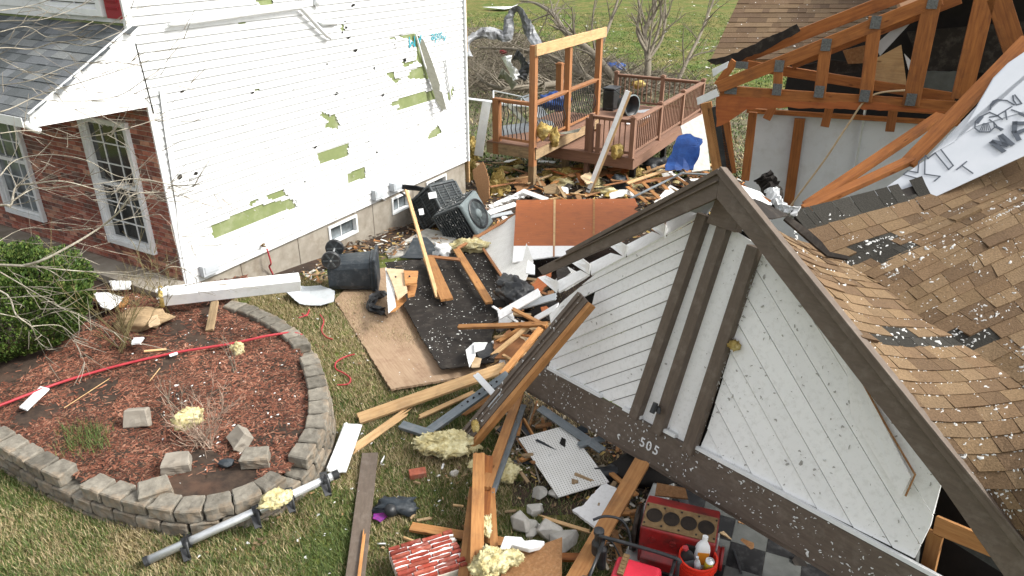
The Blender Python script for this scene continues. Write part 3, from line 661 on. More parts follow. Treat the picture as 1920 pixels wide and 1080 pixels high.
# side panel closing the lean-to, and soffit
zc = 2.95
tri = [HC + HN * .012 + V((0, 0, 3.96)), HC + HF * 1.5 + HN * .012 + V((0, 0, ez + .03)), HC + HF * 1.5 + HN * .012 + V((0, 0, ez - .13)), HC + HN * .012 + V((0, 0, zc))]
b = MB(); b.prism(tri, HN * .03); b.build('gable_return', M_['trim'], house)
b = MB(); b.prism([HC + V((0, 0, zc + .01)), HC + HL * 8.5 + V((0, 0, zc + .01)), HC + HL * 8.5 + HF * 1.45 + V((0, 0, ez - .12)), HC + HF * 1.45 + V((0, 0, ez - .12))], V((0, 0, .02))); b.build('soffit', M_['trim'], house)
b = MB()
A = HC + HF * 1.53 + V((0, 0, ez - .06)) + HN * .02; B = A + HL * 8.5
for dx, dz, w_, t_ in ((0, -.05, .1, .01), (.05, 0, .01, .11), (-.05, 0, .01, .11)): b.bar(A + HF * dx + V((0, 0, dz)), B + HF * dx + V((0, 0, dz)), w_, t_, Z_UP)
b.build('gutter', M_['trim'], house)
e0 = PL(46, 228, HC, HN); b = MB(); b.tube(spline([e0, PL(52, 236, HC, HN), PL(74, 246, HC, HN)], 4), [.04] * 9, 8); b.build('gutter_outlet', M_['trim'], house, smooth=True)
# upper roof, out of the picture
b = MB(); Zr = V((0, 0, 1))
q = [HC + HF * .4 + HN * .4 + V((0, 0, 5.7)), HC + HF * .4 + HL * 10 + V((0, 0, 5.7)), HC + HD * 8.1 + HL * 10 + V((0, 0, 5.7)), HC + HD * 8.1 + HN * .4 + V((0, 0, 5.7))]
b.prism(q, V((0, 0, .25))); b.build('eave', M_['trim'], house)
# meters, conduits and hose bib
def wbox(nm, uv0, uv1, o, m, label=None):
    (a, z0), (c, z1) = W1(*uv0), W1(*uv1); b = MB(); b.box(frame(wall_pt(HD, HN, (a + c) / 2, (z0 + z1) / 2, o / 2 + .02), HD, Z_UP), abs(c - a), o, abs(z1 - z0))
    b.box(frame(wall_pt(HD, HN, (a + c) / 2, (z0 + z1) / 2 + .01, o + .024), HD, Z_UP), abs(c - a) * .8, .008, abs(z1 - z0) * .7)
    return b.build(nm, M_[m], house, bev=.006, label=label)
wbox('cable_box', (374, 518), (400, 486), .09, 'white_dk', 'grey cable box beside the house corner')
wbox('disconnect_box', (696, 375), (712, 349), .1, 'white_dk'); wbox('disconnect_box', (729, 358), (744, 336), .12, 'white_dk', 'open disconnect box with its cover hanging')
b = MB()
p0 = wall_pt(HD, HN, *W1(742, 345), .1)
for k in range(5): b.tube(spline([p0 + V((0, 0, -.02 * k)), p0 + HN * (.4 + .12 * k) + HD * (.3 + .1 * k) + V((0, 0, -.1 - .05 * k)), T(800 + 8 * k, 382 + k * 4, .35 - .04 * k), T(815 + 8 * k, 400 + 3 * k, .3)], 6), .012 + .006 * (k % 2), 6)
b.tube(spline([p0 + V((0, 0, -.15)), p0 + HN * .3 + V((0, 0, -.3)), T(770, 392, .3), T(800, 385, .4)], 6), .02, 6)
b.build('cable_bundle', M_['black'], house)
b = MB()
for k in range(2): b.tube(spline([wall_pt(HD, HN, *W1(712, 372), .05), T(745 + k * 6, 385, .35), T(775, 392 + k * 4, .3), T(805, 415 + k * 8, .1)], 6), .012, 6)
b.build('conduit', M_['metal'], house)
b = MB(); p = wall_pt(HD, HN, *W1(488, 460), .02); b.tube([p, p + HN * .09], .014, 6); b.lathe(frame(p + HN * .06 + V((0, 0, .03)), HD, Z_UP), [(0, 0), (.03, 0), (.03, .01), (0, .012)], 10); b.build('hose_bib', M_['rust'], house)
# concrete walk along the brick
walk = MB(); a = HC + HF * .02 + HL * -.05; 
walk.prism([a + V((0, 0, .32)), a + HL * 7 + V((0, 0, .32)), a + HL * 7 + HF * .45 + V((0, 0, .32)), a + HF * .45 + V((0, 0, .32))], V((0, 0, .12)))
walk.build('walkway', M_['conc'], kind='structure', bev=.01)
# ================================================================ RAISED BED
rim_uv = [(-60, 800), (0, 832), (45, 862), (90, 884), (180, 920), (270, 945), (330, 955), (400, 950), (470, 930), (525, 900), (572, 858), (603, 805), (612, 755), (606, 705), (592, 665), (570, 632), (540, 607), (505, 587), (465, 570), (425, 560)]
BT = .42
rim = spline([G(u, v, BT) for u, v in rim_uv], 10)
rim = [rim[0] + V((-2.6, .3, 0)), rim[0] + V((-1.3, .1, 0))] + rim
def resample(P, step, off=0):
    out = []; acc = -off; i = 0
    for k in range(len(P) - 1):
        L = (P[k + 1] - P[k]).length
        while acc <= L:
            if acc >= 0: out.append((P[k].lerp(P[k + 1], acc / L), (P[k + 1] - P[k]).normalized()))
            acc += step
        acc -= L
    return out
wall = empty('retaining_wall', rim[40].copy() - V((0, 0, BT)), 'curved grey concrete block wall around the mulch bed', 'retaining wall')
def block_mb(Mx, wx, dy, hz):
    bmx = bmesh.new(); bmesh.ops.create_cube(bmx, size=1)
    for vv in bmx.verts:
        vv.co.x *= wx * (1 if vv.co.y < 0 else .82); vv.co.y *= dy; vv.co.z *= hz
    bmesh.ops.bevel(bmx, geom=list(bmx.edges), offset=.012, segments=1, affect='EDGES')
    bmesh.ops.subdivide_edges(bmx, edges=[e for e in bmx.edges if e.calc_length() > .08], cuts=3, use_grid_fill=True)
    sd_ = R() * 50
    for vv in bmx.verts:
        k = mn.noise(vv.co * 14 + V((sd_, 0, 0))); vv.co += vv.co.normalized() * .011 * k * (2.0 if vv.co.y < 0 else .8)
    b = MB(); bmx.verts.index_update(); b.add([Mx @ vv.co for vv in bmx.verts], [[x.index for x in f.verts] for f in bmx.faces]); bmx.free(); return b
for row in range(4):
    step = .262; lst = resample(rim, step, 0 if row % 2 else .13)
    for i, (p, t) in enumerate(lst):
        if row == 0 and i % 9 == 7: continue
        outw = V((t.y, -t.x, 0)); z = BT - .07 - row * .138
        if z + .07 < -.18: continue
        ang = U(-.05, .05) if row == 0 else U(-.02, .02)
        c = p - outw * (.095 - .018 * row - U(0, .012)); c.z = z
        Mx = frame(c, Matrix.Rotation(ang, 3, 'Z') @ t, Z_UP) @ Matrix.Rotation(U(-.02, .03), 4, 'X')
        bb = block_mb(Mx, step * U(.93, .985), .215, .134)
        bb.build('cap_block' if row == 0 else 'block', M_['block'], wall, Mx)
bedpoly = [(p.x, p.y) for p in [q - V((t.y, -t.x, 0)) * .12 for q, t in resample(rim, .15)]]
bedpoly += [(-4.0, 10.1), (HC.x + .02, HC.y + .02), tuple((HC + HL * 9)[:2]), (-13, 13)] + [(-13, rim[0].y)]
def bedz(x, y): return .345 + .05 * mn.noise(V((x * 1.1, y * 1.1, 2))) + .03 * mn.noise(V((x * 4, y * 4, 2))) + .012 * mn.noise(V((x * 13, y * 13, 2)))
bed = patch('mulch_bed', None, 'soil', 0, cell=.06, wob=0, world=bedpoly, zf=bedz)
def BD(u, v, h=0):
    p = G(u, v, .36)
    for _ in range(4): p = G(u, v, bedz(p.x, p.y) + h)
    return p
def chips(name, n, sampler, cols_, Ls, Ws, m, tilt=.5, th=0, **kw):
    vs = np.zeros((n * 4, 3)); col = np.zeros((n, 3)); k = 0; tries = 0
    while k < n and tries < n * 6:
        tries += 1; q = sampler()
        if q is None: continue
        P, N = q; L, w_ = U(*Ls), U(*Ws); a = U(0, 6.283); x = V((math.cos(a), math.sin(a), U(-tilt, tilt))); x = (x - N * x.dot(N) * (1 - tilt)).normalized(); y = (N + V((U(-1, 1), U(-1, 1), U(-1, 1))) * tilt).cross(x).normalized()
        P = P + N * (.004 + abs(x.dot(N)) * L / 2)
        for i, (s, t) in enumerate(((-1, -.7), (1, -1), (.8, 1), (-1, .8))): vs[k * 4 + i] = P + x * s * L / 2 + y * t * w_ / 2
        c = random.choice(cols_); g = U(.7, 1.3) * (1 + .7 * mn.noise(V((P.x * 1.4, P.y * 1.4, 3)))); col[k] = [g * z for z in c]; k += 1
    f = np.arange(k * 4).reshape(-1, 4)
    return npmesh(name, vs[:k * 4], f, M_[m], col[:k], **kw)
bx0, bx1, by0, by1 = -9.5, -1.7, 5.3, 10.4
def mulch_s():
    x, y = U(bx0, bx1), U(by0, by1)
    if not inside((x, y), bedpoly): return None
    k = mn.noise(V((x * .9, y * .9, 7))) + .5 * mn.noise(V((x * 3, y * 3, 1)))
    edge = (x + 6.3) * .8 + (y - 7.3) * -.25         # soil only near the bush
    if R() > sm(-.38, .0, k) * sm(-.5, .6, edge + k): return None
    return V((x, y, bedz(x, y))), V((0, 0, 1))
chips('mulch_chips', 30000, mulch_s, [(.19, .072, .045), (.24, .1, .062), (.15, .058, .038), (.11, .048, .034), (.29, .15, .10), (.06, .042, .03)], (.025, .095), (.008, .02), 'mulch', .25, kind='stuff', label='red brown wood mulch covering the bed')
# ================================================================ COLLAPSED GARAGE GABLE
GA = G(1030, 690, .6); GB = G(1720, 1060, .9)
gd = (GB - GA).normalized(); g0 = gd.cross(Z_UP).normalized()
if g0.dot(-GA) < 0: g0 = -g0
gu = g0.cross(gd); gu = gu if gu.z > 0 else -gu
th = math.radians(15); gU = gu * math.cos(th) - g0 * math.sin(th); gN = g0 * math.cos(th) + gu * math.sin(th)
gar = empty('collapsed_garage', V((GA.x, GA.y, 0)), 'collapsed garage gable with brown trim, white plank siding and tan shingled roof', 'garage')
def GP(u, v, off=0): return PL(u, v, GA + gN * off, gN)
def SH(u, v, off=0): p = GP(u, v, off) - GA; return (p.dot(gd), p.dot(gU))
def gpt(s, h, o=0): return GA + gd * s + gU * h + gN * o
GM = frame(GA.copy(), gd, gN)
def gpoly(name, uv, t, m, off=0, parent=None, label=None, bev=0, hz=None):
    b = MB(); P = [GP(u, v, off) for u, v in uv]; b.prism([p - gN * t for p in P], gN * t); return b.build(name, M_[m], parent or gar, GM if hz is None else hz, label=label, bev=bev)
def gbar(name, a, c, w_, t, m, off=0, label=None, bev=.004):
    A = GP(*a, off); B = GP(*c, off); b = MB(); b.bar(A, B, w_, t, gN); return b.build(name, M_[m], gar, frame((A + B) / 2, B - A, gN), label=label, bev=bev)
def clip(poly, a, c, k):      # keep points where a*x + c*y >= k
    out = []
    for i in range(len(poly)):
        p, q = poly[i], poly[(i + 1) % len(poly)]; fp = a * p[0] + c * p[1] - k; fq = a * q[0] + c * q[1] - k
        if fp >= 0: out.append(p)
        if fp * fq < 0: t = fp / (fp - fq); out.append((p[0] + (q[0] - p[0]) * t, p[1] + (q[1] - p[1]) * t))
    return out
def planks(uv, slope, w_, skip=None, gap=.0045):
    poly = [SH(u, v) for u, v in uv]; a, c = -slope, 1.0; L = math.hypot(a, c); a /= L; c /= L
    ks = [a * p[0] + c * p[1] for p in poly]; k = min(ks); i = 0
    while k < max(ks):
        pc = clip(clip(poly, a, c, k + .002), -a, -c, -(k + w_ - gap))
        if len(pc) >= 3:
            if skip: pcs = skip(i, pc)
            else: pcs = [pc]
            for pc in pcs:
                if len(pc) < 3: continue
                b = MB(); lift = lambda p: .006 + .011 * (1 - (a * p[0] + c * p[1] - k) / w_); wv = U(-.003, .004)
                vs = [gpt(p[0], p[1], lift(p) + wv) for p in pc] + [gpt(p[0], p[1], -.01) for p in pc]; n = len(pc)
                b.add(vs, [list(range(n)), list(range(2 * n - 1, n - 1, -1))] + [(j, j + n, (j + 1) % n + n, (j + 1) % n) for j in range(n)])
                b.build('siding_board', M_['white'], gar, frame(gpt(*pc[0], 0), gd + gU * slope, gN))
        k += w_; i += 1
left_uv = [(1030, 688), (1042, 640), (1035, 600), (1062, 560), (1120, 512), (1250, 444), (1322, 405), (1205, 785)]
def skipL(i, pc):
    q0 = SH(1092, 606)
    out = clip(pc, 1, 0, q0[0] + .1); inn = clip(pc, -1, 0, -q0[0] + .14)
    ys = sum(p[1] for p in inn) / len(inn) if len(inn) > 2 else 9
    if len(inn) > 2 and abs(ys - q0[1]) < .055: return [out, clip(pc, -1, 0, -q0[0] + .22)]
    return [pc]
planks(left_uv, .69, .125, skipL)
right_uv = [(1425, 470), (1765, 908), (1745, 985), (1715, 1046), (1500, 936), (1312, 845), (1330, 800)]
planks(right_uv, -.88, .20, gap=.009)
gpoly('backing', [(1175, 620), (1060, 560), (1325, 400), (1425, 450), (1740, 885), (1715, 1050), (1300, 838), (1035, 682)], .02, 'dark', -.03)
# split loose plank at the right
lp = [SH(1590, 680), SH(1615, 705), SH(1716, 890), SH(1698, 930), SH(1600, 780)]
b = MB(); b.prism([gpt(s, h, .02 + .05 * (i in (2, 3))) for i, (s, h) in enumerate(lp)], gN * .012); b.build('siding_board', M_['white'], gar, frame(gpt(*lp[0]), gd - gU * .69, gN), label='long splintered white plank peeling off')
b = MB(); b.tube([GP(1598, 690, .03), GP(1620, 722, .045), GP(1660, 795, .055), GP(1716, 890, .085), GP(1698, 930, .085)], .008, 5); b.build('split_edge', M_['osb'], gar)
# plain white strips between the battens
gpoly('center_panel', [(1322, 405), (1365, 425), (1248, 808), (1200, 785)], .02, 'white', .004)
gpoly('center_panel', [(1365, 425), (1425, 462), (1300, 840), (1248, 808)], .02, 'white', .006)
for a, c, w_ in (((1321, 402), (1191, 782), .105), ((1362, 415), (1233, 812), .11), ((1416, 462), (1291, 848), .115)):
    gbar('batten', a, c, w_, .09, 'brown', .05)
gpoly('apex_block', [(1349, 352), (1386, 402), (1378, 436), (1324, 418)], .1, 'brown', .12, bev=.006)
gpoly('center_panel', [(1290, 395), (1330, 362), (1345, 372), (1322, 405)], .02, 'white_dk', .0)
# header beam with house number
hb = [gpt(-.22, -.01, .05), gpt(5.6, -.01, .05), gpt(5.6, -.40, .05), gpt(-.3, -.36, .05)]
b = MB(); b.prism([p - gN * .05 for p in hb], gN * .05)
beam = b.build('header_beam', M_['brown'], gar, GM, label='long brown header beam carrying the house number', bev=.006)
b = MB(); b.prism([gpt(-.3, -.40, .02), gpt(5.6, -.45, .02), gpt(5.6, -.45, -.12), gpt(-.3, -.40, -.12)], gU * .035); b.build('header_soffit', M_['brown'], gar, GM, bev=.004)
for a, c in ((.02, .86), (1.17, 1.41), (1.63, 1.84), (2.02, 4.25)):
    b = MB(); b.box(frame(gpt((a + c) / 2, .014, .038), gd, gN), c - a, .034, .04); b.build('sill_trim', M_['trim'], gar, bev=.002)
for ch, uv, rot in (('5', (1205, 830), 0), ('0', (1217, 837), 0), ('5', (1230, 845), -.15)):
    s, h = SH(*uv, .05); Mx = frame(gpt(s, h, .052), gd + gU * -.02, gN) @ Matrix.Rotation(rot, 4, 'Z'); text_mesh('house_number', ch, Mx, .135, 'trim', beam, depth=.005)
# small black floodlight on the middle batten
b = MB(); p = GP(1231, 766, .14); b.box(frame(p, gd, gN), .04, .05, .05); b.tube([p + gU * .05 - gd * .02, p - gU * .05 - gd * .02 + gN * .03], .026, 10); b.tube([p + gd * .03 + gU * .02, p + gd * .05 - gU * .03 + gN * .02], .018, 8)
b.build('floodlight', M_['black'], gar, bev=.003)
FL.append((GA + gN * .053, gd, gU, gN, [(-.2, -.38), (5, -.38), (5, 0), (-.2, 0)], 330))
FL.append((GA + gN * .02, gd, gU, gN, [SH(u, v) for u, v in right_uv], 8))
# rake boards
RO = .30
rk = [(1350, 320), (1440, 425), (1600, 628), (1760, 830), (1925, 1035), (2060, 1200), (2000, 1240), (1880, 1078), (1765, 912), (1600, 700), (1430, 478), (1343, 372)]
gpoly('rake_board', rk, .04, 'brown', RO, bev=.005, label='right brown rake board')
def lipbar(a, c, w_, t, off, sh):
    A = GP(*a, off); B = GP(*c, off); n = gN.cross(B - A).normalized(); n = n if n.dot(gU) > 0 else -n
    A = A + n * sh; B = B + n * sh; b = MB(); b.bar(A, B, w_, t, gN); b.build('rake_moulding', M_['brown'], gar, frame((A + B) / 2, B - A, gN), bev=.004)
lipbar((1350, 320), (2050, 1188), .05, .07, RO, .0); lipbar((1350, 320), (2050, 1188), .02, .095, RO, .035)
lk = [(1350, 320), (1343, 372), (1180, 445), (1017, 516), (1008, 503), (1066, 474), (1200, 400)]
gpoly('rake_board', lk, .04, 'brown', RO - .005, bev=.004, label='left brown rake board, torn at its lower end')
lipbar((1350, 320), (1064, 474), .04, .05, RO, .0); lipbar((1346, 340), (1040, 490), .012, .048, RO, .0)
b = MB(); b.prism([GP(1350, 320, RO - .03), GP(1350, 320, -.1), GP(1200, 396, -.1), GP(1200, 400, RO - .03)], gU * -.02); b.build('rake_soffit', M_['brown'], gar)
for q in ([(1249, 415), (1306, 391), (1319, 399), (1249, 440)], [(1174, 459), (1223, 434), (1245, 443), (1175, 480)], [(1106, 493), (1145, 474), (1171, 481), (1108, 515)], [(1045, 526), (1088, 506), (1104, 515), (1047, 548)], [(1030, 590), (1060, 560), (1066, 566), (1033, 610)]):
    b = MB(); P = [GP(*c, o) for c, o in zip(q, (-.1, -.1, .03, .03))]; n_ = planefit(P)[1]; b.prism([p - n_ * .02 for p in P], n_ * .02); b.build('frieze_board', M_['white'], gar, GM, bev=.002)
for q in ([(1210, 420), (1234, 414), (1248, 421), (1245, 445)], [(1136, 456), (1156, 448), (1175, 460), (1170, 482)], [(1067, 490), (1088, 481), (1106, 495), (1103, 514)], [(1008, 520), (1022, 516), (1046, 528), (1042, 548)]):
    b = MB(); P = [GP(*c, o) for c, o in zip(q, (-.3, -.3, .04, .04))]; n_ = planefit(P)[1]; b.prism([p - n_ * .02 for p in P], n_ * .02); b.build('lookout_cover', M_['white'], gar, GM, bev=.002)
# ---------------- the two roof slopes that meet in a sagging valley
rk_r = [(-2, 380), (0, 418), (1, 437), (2, 455), (3, 475), (4, 495), (5, 514), (6, 540), (7, 565), (8, 592), (9, 620), (10, 644), (11, 676), (12, 706), (13, 736), (14, 769), (15, 800), (16, 838), (17, 878), (18, 918), (19, 962), (20, 1008), (21, 1056), (23, 1150)]
def itp(tb, r):
    for i in range(len(tb) - 1):
        if r <= tb[i + 1][0] or i == len(tb) - 2:
            t = (r - tb[i][0]) / (tb[i + 1][0] - tb[i][0]); return [tb[i][k] + (tb[i + 1][k] - tb[i][k]) * t for k in range(1, len(tb[i]))]
def rakeP(r):
    v = itp(rk_r, r)[0]; u = 1350 + (v - 320) * (2050 - 1350) / (1188 - 320) + 4; return GP(u, v - 3, RO) 
crs = [(-2, 1490, 405, 6.5), (0, 1545, 468, 6.3), (5, 1668, 546, 6.0), (7, 1718, 593, 5.8), (9, 1784, 631, 5.6), (10, 1815, 653, 5.5), (12, 1887, 700, 5.25), (14, 1945, 750, 4.95), (17, 2010, 850, 4.5), (20, 2080, 985, 3.95), (23, 2150, 1120, 3.5)]
rts = [(-2, 2190, 135, 6.6), (0, 2190, 195, 6.35), (5, 2190, 315, 6.0), (7, 2190, 390, 5.75), (9, 2190, 465, 5.5), (10, 2190, 505, 5.4), (12, 2190, 605, 5.1), (14, 2190, 700, 4.75), (17, 2190, 830, 4.25), (20, 2190, 970, 3.8), (23, 2190, 1110, 3.4)]
def creP(r): return D(*itp(crs, r))
def rigP(r): return D(*itp(rts, r))
def R1(s, r):
    a, c = rakeP(r), creP(r); p = a.lerp(c, s); p.z -= .05 * math.sin(math.pi * s) * (1 - .5 * s); return p
def R2(s, r):
    a, c = creP(r), rigP(r); p = a.lerp(c, s); p.z += (.05 - .22 * sm(4, -2, r)) * math.sin(math.pi * s) + .02 * mn.noise(V((s * 5, r * .4, 0))); return p
def proj(P):
    d = dep(P); up = (P.z - H) * cp + P.y * sp; return (960 + F * P.x / d, 540 - F * up / d)
def nrm(fn, s, r):
    e = .02; n = (fn(s + e, r) - fn(s, r)).cross(fn(s, r + .1) - fn(s, r)).normalized(); return n if n.dot(CAM - fn(s, r)) > 0 else -n
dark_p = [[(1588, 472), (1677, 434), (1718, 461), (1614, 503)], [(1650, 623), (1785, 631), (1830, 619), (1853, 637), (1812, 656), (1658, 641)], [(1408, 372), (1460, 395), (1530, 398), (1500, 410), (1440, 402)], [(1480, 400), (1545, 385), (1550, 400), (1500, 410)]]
tans = [(k[0] * .82, k[1] * .78, k[2] * .72) for k in [(.26, .185, .11), (.21, .14, .085), (.31, .225, .14), (.16, .108, .07), (.235, .16, .1), (.28, .205, .13), (.13, .088, .06)]]
def roof(fn, r0, r1, name, label, ex=None, s_end=1.0):
    b = MB()
    for ri in range(int((r1 - r0) / .82)):
        r = r0 + ri * .82
        Lr = (fn(1, r + .5) - fn(0, r + .5)).length; s = -.0
        
        while s < s_end:
            wdt = U(.07, .24) / Lr; a, c = s, min(s + wdt, s_end); s = c
            mid = fn((a + c) / 2, r + .5); pm = proj(mid)
            if ex and ex(pm, r): continue
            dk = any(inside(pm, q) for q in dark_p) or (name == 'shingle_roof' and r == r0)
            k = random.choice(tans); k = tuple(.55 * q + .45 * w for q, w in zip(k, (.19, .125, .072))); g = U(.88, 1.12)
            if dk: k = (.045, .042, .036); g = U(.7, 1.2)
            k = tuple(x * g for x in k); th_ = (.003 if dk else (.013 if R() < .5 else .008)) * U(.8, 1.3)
            if R() < .03 and not dk: th_ += .015
            n0 = nrm(fn, (a + c) / 2, r + .5); e = .1 * .03 / Lr
            a2, c2 = a + .002 / Lr, c - .002 / Lr
            top = -.15
            if name == 'shingle_roof' and r == r0: top = -.3 if R() < .5 else .5
            A0, A1 = fn(a2, r + .82) + n0 * th_, fn(c2, r + .82) + n0 * th_; B0, B1 = fn(a2, r + top) + n0 * .002, fn(c2, r + top) + n0 * .002
            b.add([A0, A1, B1, B0, A0 - n0 * (th_ + .004), A1 - n0 * (th_ + .004)], [(0, 1, 2, 3), (4, 5, 1, 0), (4, 0, 3), (1, 5, 2)], k)
    o = b.build(name, M_['shingle'], gar, label=label)
    b = MB(); sg = 10; vs = []; m = (r1 - r0) * 2 + 1
    for k in (-.012, -.05):
        for j in range(m):
            r = r0 + j / 2
            for i in range(sg + 1): vs.append(fn(i / sg * s_end, r) + nrm(fn, i / sg, r) * k)
    fs = []
    def ix(l, j, i): return l * m * (sg + 1) + j * (sg + 1) + i
    for j in range(m - 1):
        for i in range(sg):
            if ex and ex(proj(fn((i + .5) / sg, r0 + j / 2 + .25)), r0 + j / 2): continue
            for l in (0, 1): fs.append((ix(l, j, i), ix(l, j, i + 1), ix(l, j + 1, i + 1), ix(l, j + 1, i)))
    for j in range(m - 1): fs.append((ix(0, j, 0), ix(0, j + 1, 0), ix(1, j + 1, 0), ix(1, j, 0)))
    for i in range(sg): fs.append((ix(0, 0, i), ix(0, 0, i + 1), ix(1, 0, i + 1), ix(1, 0, i)))
    b.add(vs, fs); b.build('roof_deck', M_['felt'], gar)
    return o
roof(R1, 0, 22, 'gable_roof', 'sunlit tan shingle slope beside the rake board')
roof(R2, -2, 22, 'shingle_roof', 'wide brown shingle slope sagging into the valley')
# strip of lifted felt along the torn valley, and scraps at the peak
b = MB(); vp = [(1478, 404), (1515, 430), (1540, 452), (1556, 472), (1592, 480), (1590, 486), (1552, 480), (1530, 462), (1505, 440), (1470, 410)]
P = [D(u, v, 6.0) for u, v in vp]; b.prism(P, V((0, .01, -.02))); b.build('torn_felt', M_['felt'], gar)
b = MB(); b.prism([GP(1380, 362, .1), GP(1412, 372, -.05), GP(1478, 405, -.35), GP(1448, 412, .1), GP(1428, 408, .25)], gU * .01); b.build('torn_felt', M_['felt'], gar)
b = MB(); b.prism([GP(1375, 345, .05), GP(1425, 362, -.25), GP(1447, 385, -.3), GP(1420, 380, -.05), GP(1388, 362, .1)], gU * .012); b.build('torn_underlay', M_['trim'], gar)
b = MB(); b.bar(GP(1362, 332, .0), GP(1443, 378, -.3), .06, .03, gU); b.build('ridge_rafter', M_['truss_wood'], gar, frame(GP(1362, 332), GP(1443, 378) - GP(1362, 332), gU))
# things under the right end of the header: dark void framing
b = MB()
A = GP(1765, 915, -.1); 
for a, c, w_ in (((1755, 975), (1885, 1030), .07), ((1752, 990), (1880, 1042), .07), ((1755, 1000), (1735, 1090), .1)):
    bb = MB(); P, Q = GP(*a, -.12), GP(*c, -.12 if c[0] > 1800 else -.3); bb.bar(P, Q, w_, .04, gN); bb.build('broken_stud', M_['wood'], gar, frame((P + Q) / 2, Q - P, gN), bev=.003)
gpoly('painted_shade', [(1742, 880), (1775, 900), (2000, 1140), (1990, 1300), (1700, 1300), (1722, 1060)], .02, 'dark', -.5)  # black sheet standing in for the shade behind the gable's right end
gpoly('metal_track', [(1765, 985), (1885, 1045), (1920, 1100), (1760, 1000)], .02, 'black', -.2)
# roof flecks: sample the two slopes
roof_flecks = []
for _ in range(15000):
    f_ = R2 if R() < .74 else R1; s, r = R(), U(-1.5, 21); p = f_(s, r); pm = proj(p)
    if pm[0] > 1960 or pm[1] > 1110: continue
    if f_ is R1 and R() > sm(400, 900, pm[1]) * .85 + .15: continue
    if mn.noise(V((pm[0] * .02, pm[1] * .03, 0))) < U(-.4, .38): continue
    if R() < .5: p = f_(s, round(r / .82) * .82 + .0)
    roof_flecks.append((p, nrm(f_, s, r)))
# ---------------- garage floor: slab, kerb and checker tiles
fd = V((gd.x, gd.y, 0)).normalized(); fn_ = V((-fd.y, fd.x, 0)); fn_ = fn_ if fn_.y > 0 else -fn_
KA, KB = G(1160, 1085, .1), G(1245, 868, .1); kx = (KB - KA).normalized(); ky = V((kx.y, -kx.x, 0))
b = MB(); b.prism([KA - kx * .8, KB + kx * 1.2, KB + kx * 1.2 + ky * 5, KA - kx * .8 + ky * 5], V((0, 0, -.16))); b.build('garage_slab', M_['conc'], kind='structure')
b = MB(); b.prism([KA - kx * .8 + ky * -.02, KB + kx * 1.2 + ky * -.02, KB + kx * 1.2 + ky * .17, KA - kx * .8 + ky * .17], V((0, 0, .04))); b.build('kerb', mat('kerb_concrete', (.42, .43, .42), (.3, .31, .3), 8, rough=.9, bump=.3, dirt=(.15, .14, .12), dscale=5), kind='structure', bev=.01)
b = MB(); b2 = MB(); tz = .105
for i in range(14):
    for j in range(16):
        o = KA + ky * (.2 + i * .3) + kx * (-.7 + j * .3); q = [o, o + kx * .297, o + kx * .297 + ky * .297, o + ky * .297]
        (b if (i + j) % 2 else b2).prism([V((p.x, p.y, tz)) for p in q], V((0, 0, .008)))
b.build('checker_floor', M_['rug'], kind='structure'); b2.build('checker_floor', M_['rugd'], kind='structure')
# ================================================================ TORN HOUSE BEHIND (trusses)
T0 = D(1345, 175, 8.8); T1 = D(1790, 205, 7.9); tx = V((T1.x - T0.x, T1.y - T0.y, 0)).normalized(); tN = V((tx.y, -tx.x, 0))
if tN.dot(-T0) < 0: tN = -tN
th_ = empty('torn_house', V((T0.x, T0.y, 0)), 'torn open house end with orange roof trusses and a white inner wall', 'house')
def TP(u, v, off=0): return PL(u, v, T0 + tN * off, tN)
def tb(name, a, c, w_, off=0, m='truss_wood', t=.045, oc=None, lab=None):
    A, B = TP(*a, off), TP(*c, off if oc is None else oc); b = MB(); b.bar(A, B, w_, t, tN); return b.build(name, M_[m], th_, frame((A + B) / 2, B - A, tN), bev=.004, label=lab)
tb('bottom_chord', (1350, 172), (1790, 203), .15)
tb('top_chord', (1346, 164), (1765, -4), .14, .05); tb('top_chord', (1382, 112), (1745, -30), .14, -.25); tb('top_chord', (1483, 117), (1800, -8), .16, -.12)
tb('tie_beam', (1400, 122), (1790, 184), .11, -.15); tb('heel_block', (1345, 160), (1378, 114), .09, .0)
for a, c, w_ in (((1461, 108), (1457, 177), .10), ((1550, 74), (1536, 184), .125), ((1642, 30), (1622, 192), .135), ((1750, -8), (1707, 198), .17), ((1848, -8), (1802, 185), .19), ((1870, -8), (1905, 100), .2)): tb('web', a, c, w_, .046)
for u, v in ((1391, 122), (1370, 170), (1461, 124), (1457, 168), (1549, 84), (1536, 172), (1642, 42), (1621, 180), (1749, 4), (1708, 187)):
    p = TP(u, v, .085 if (u, v) not in ((1391, 122), (1370, 170)) else .04); b = MB(); b.box(frame(p, tx, tN), .1 if u > 1400 else .14, .13 if u > 1400 else .08, .003)
    for i in range(5):
        for j in range(6): b.box(frame(p + tx * (i - 2) * .02 + V((0, 0, (j - 2.5) * .021 * (1 if u > 1400 else .6))), tx, tN), .004, .011, .008)
    b.build('nail_plate', M_['plate'], th_)
def tpoly(name, uv, off, m, t=.012, lab=None, jg=0):
    P = [TP(u, v, off) for u, v in uv]; Mx = frame(P[0].copy(), tx, tN); b = MB(); Mi = Mx.inverted(); lo = [V((Mi @ p).xy) for p in P]
    if jg: lo = jag(lo, jg, .05)
    b.prism([Mx @ V((p.x, p.y, -t)) for p in lo], tN * t); return b.build(name, M_[m], th_, Mx, label=lab)
tpoly('gusset_board', [(1343, 182), (1360, 179), (1440, 184), (1475, 192), (1640, 192), (1700, 201), (1780, 212), (1640, 206), (1470, 202), (1400, 205), (1366, 228), (1343, 238)], .03, 'ply', .012, 'splintered orange plywood under the truss', .01)
for q in ([(1335, 130), (1366, 115), (1363, 127), (1337, 144)], [(1306, 184), (1343, 167), (1348, 180), (1308, 197)]): tpoly('fascia_scrap', q, .1, 'trim', .02)
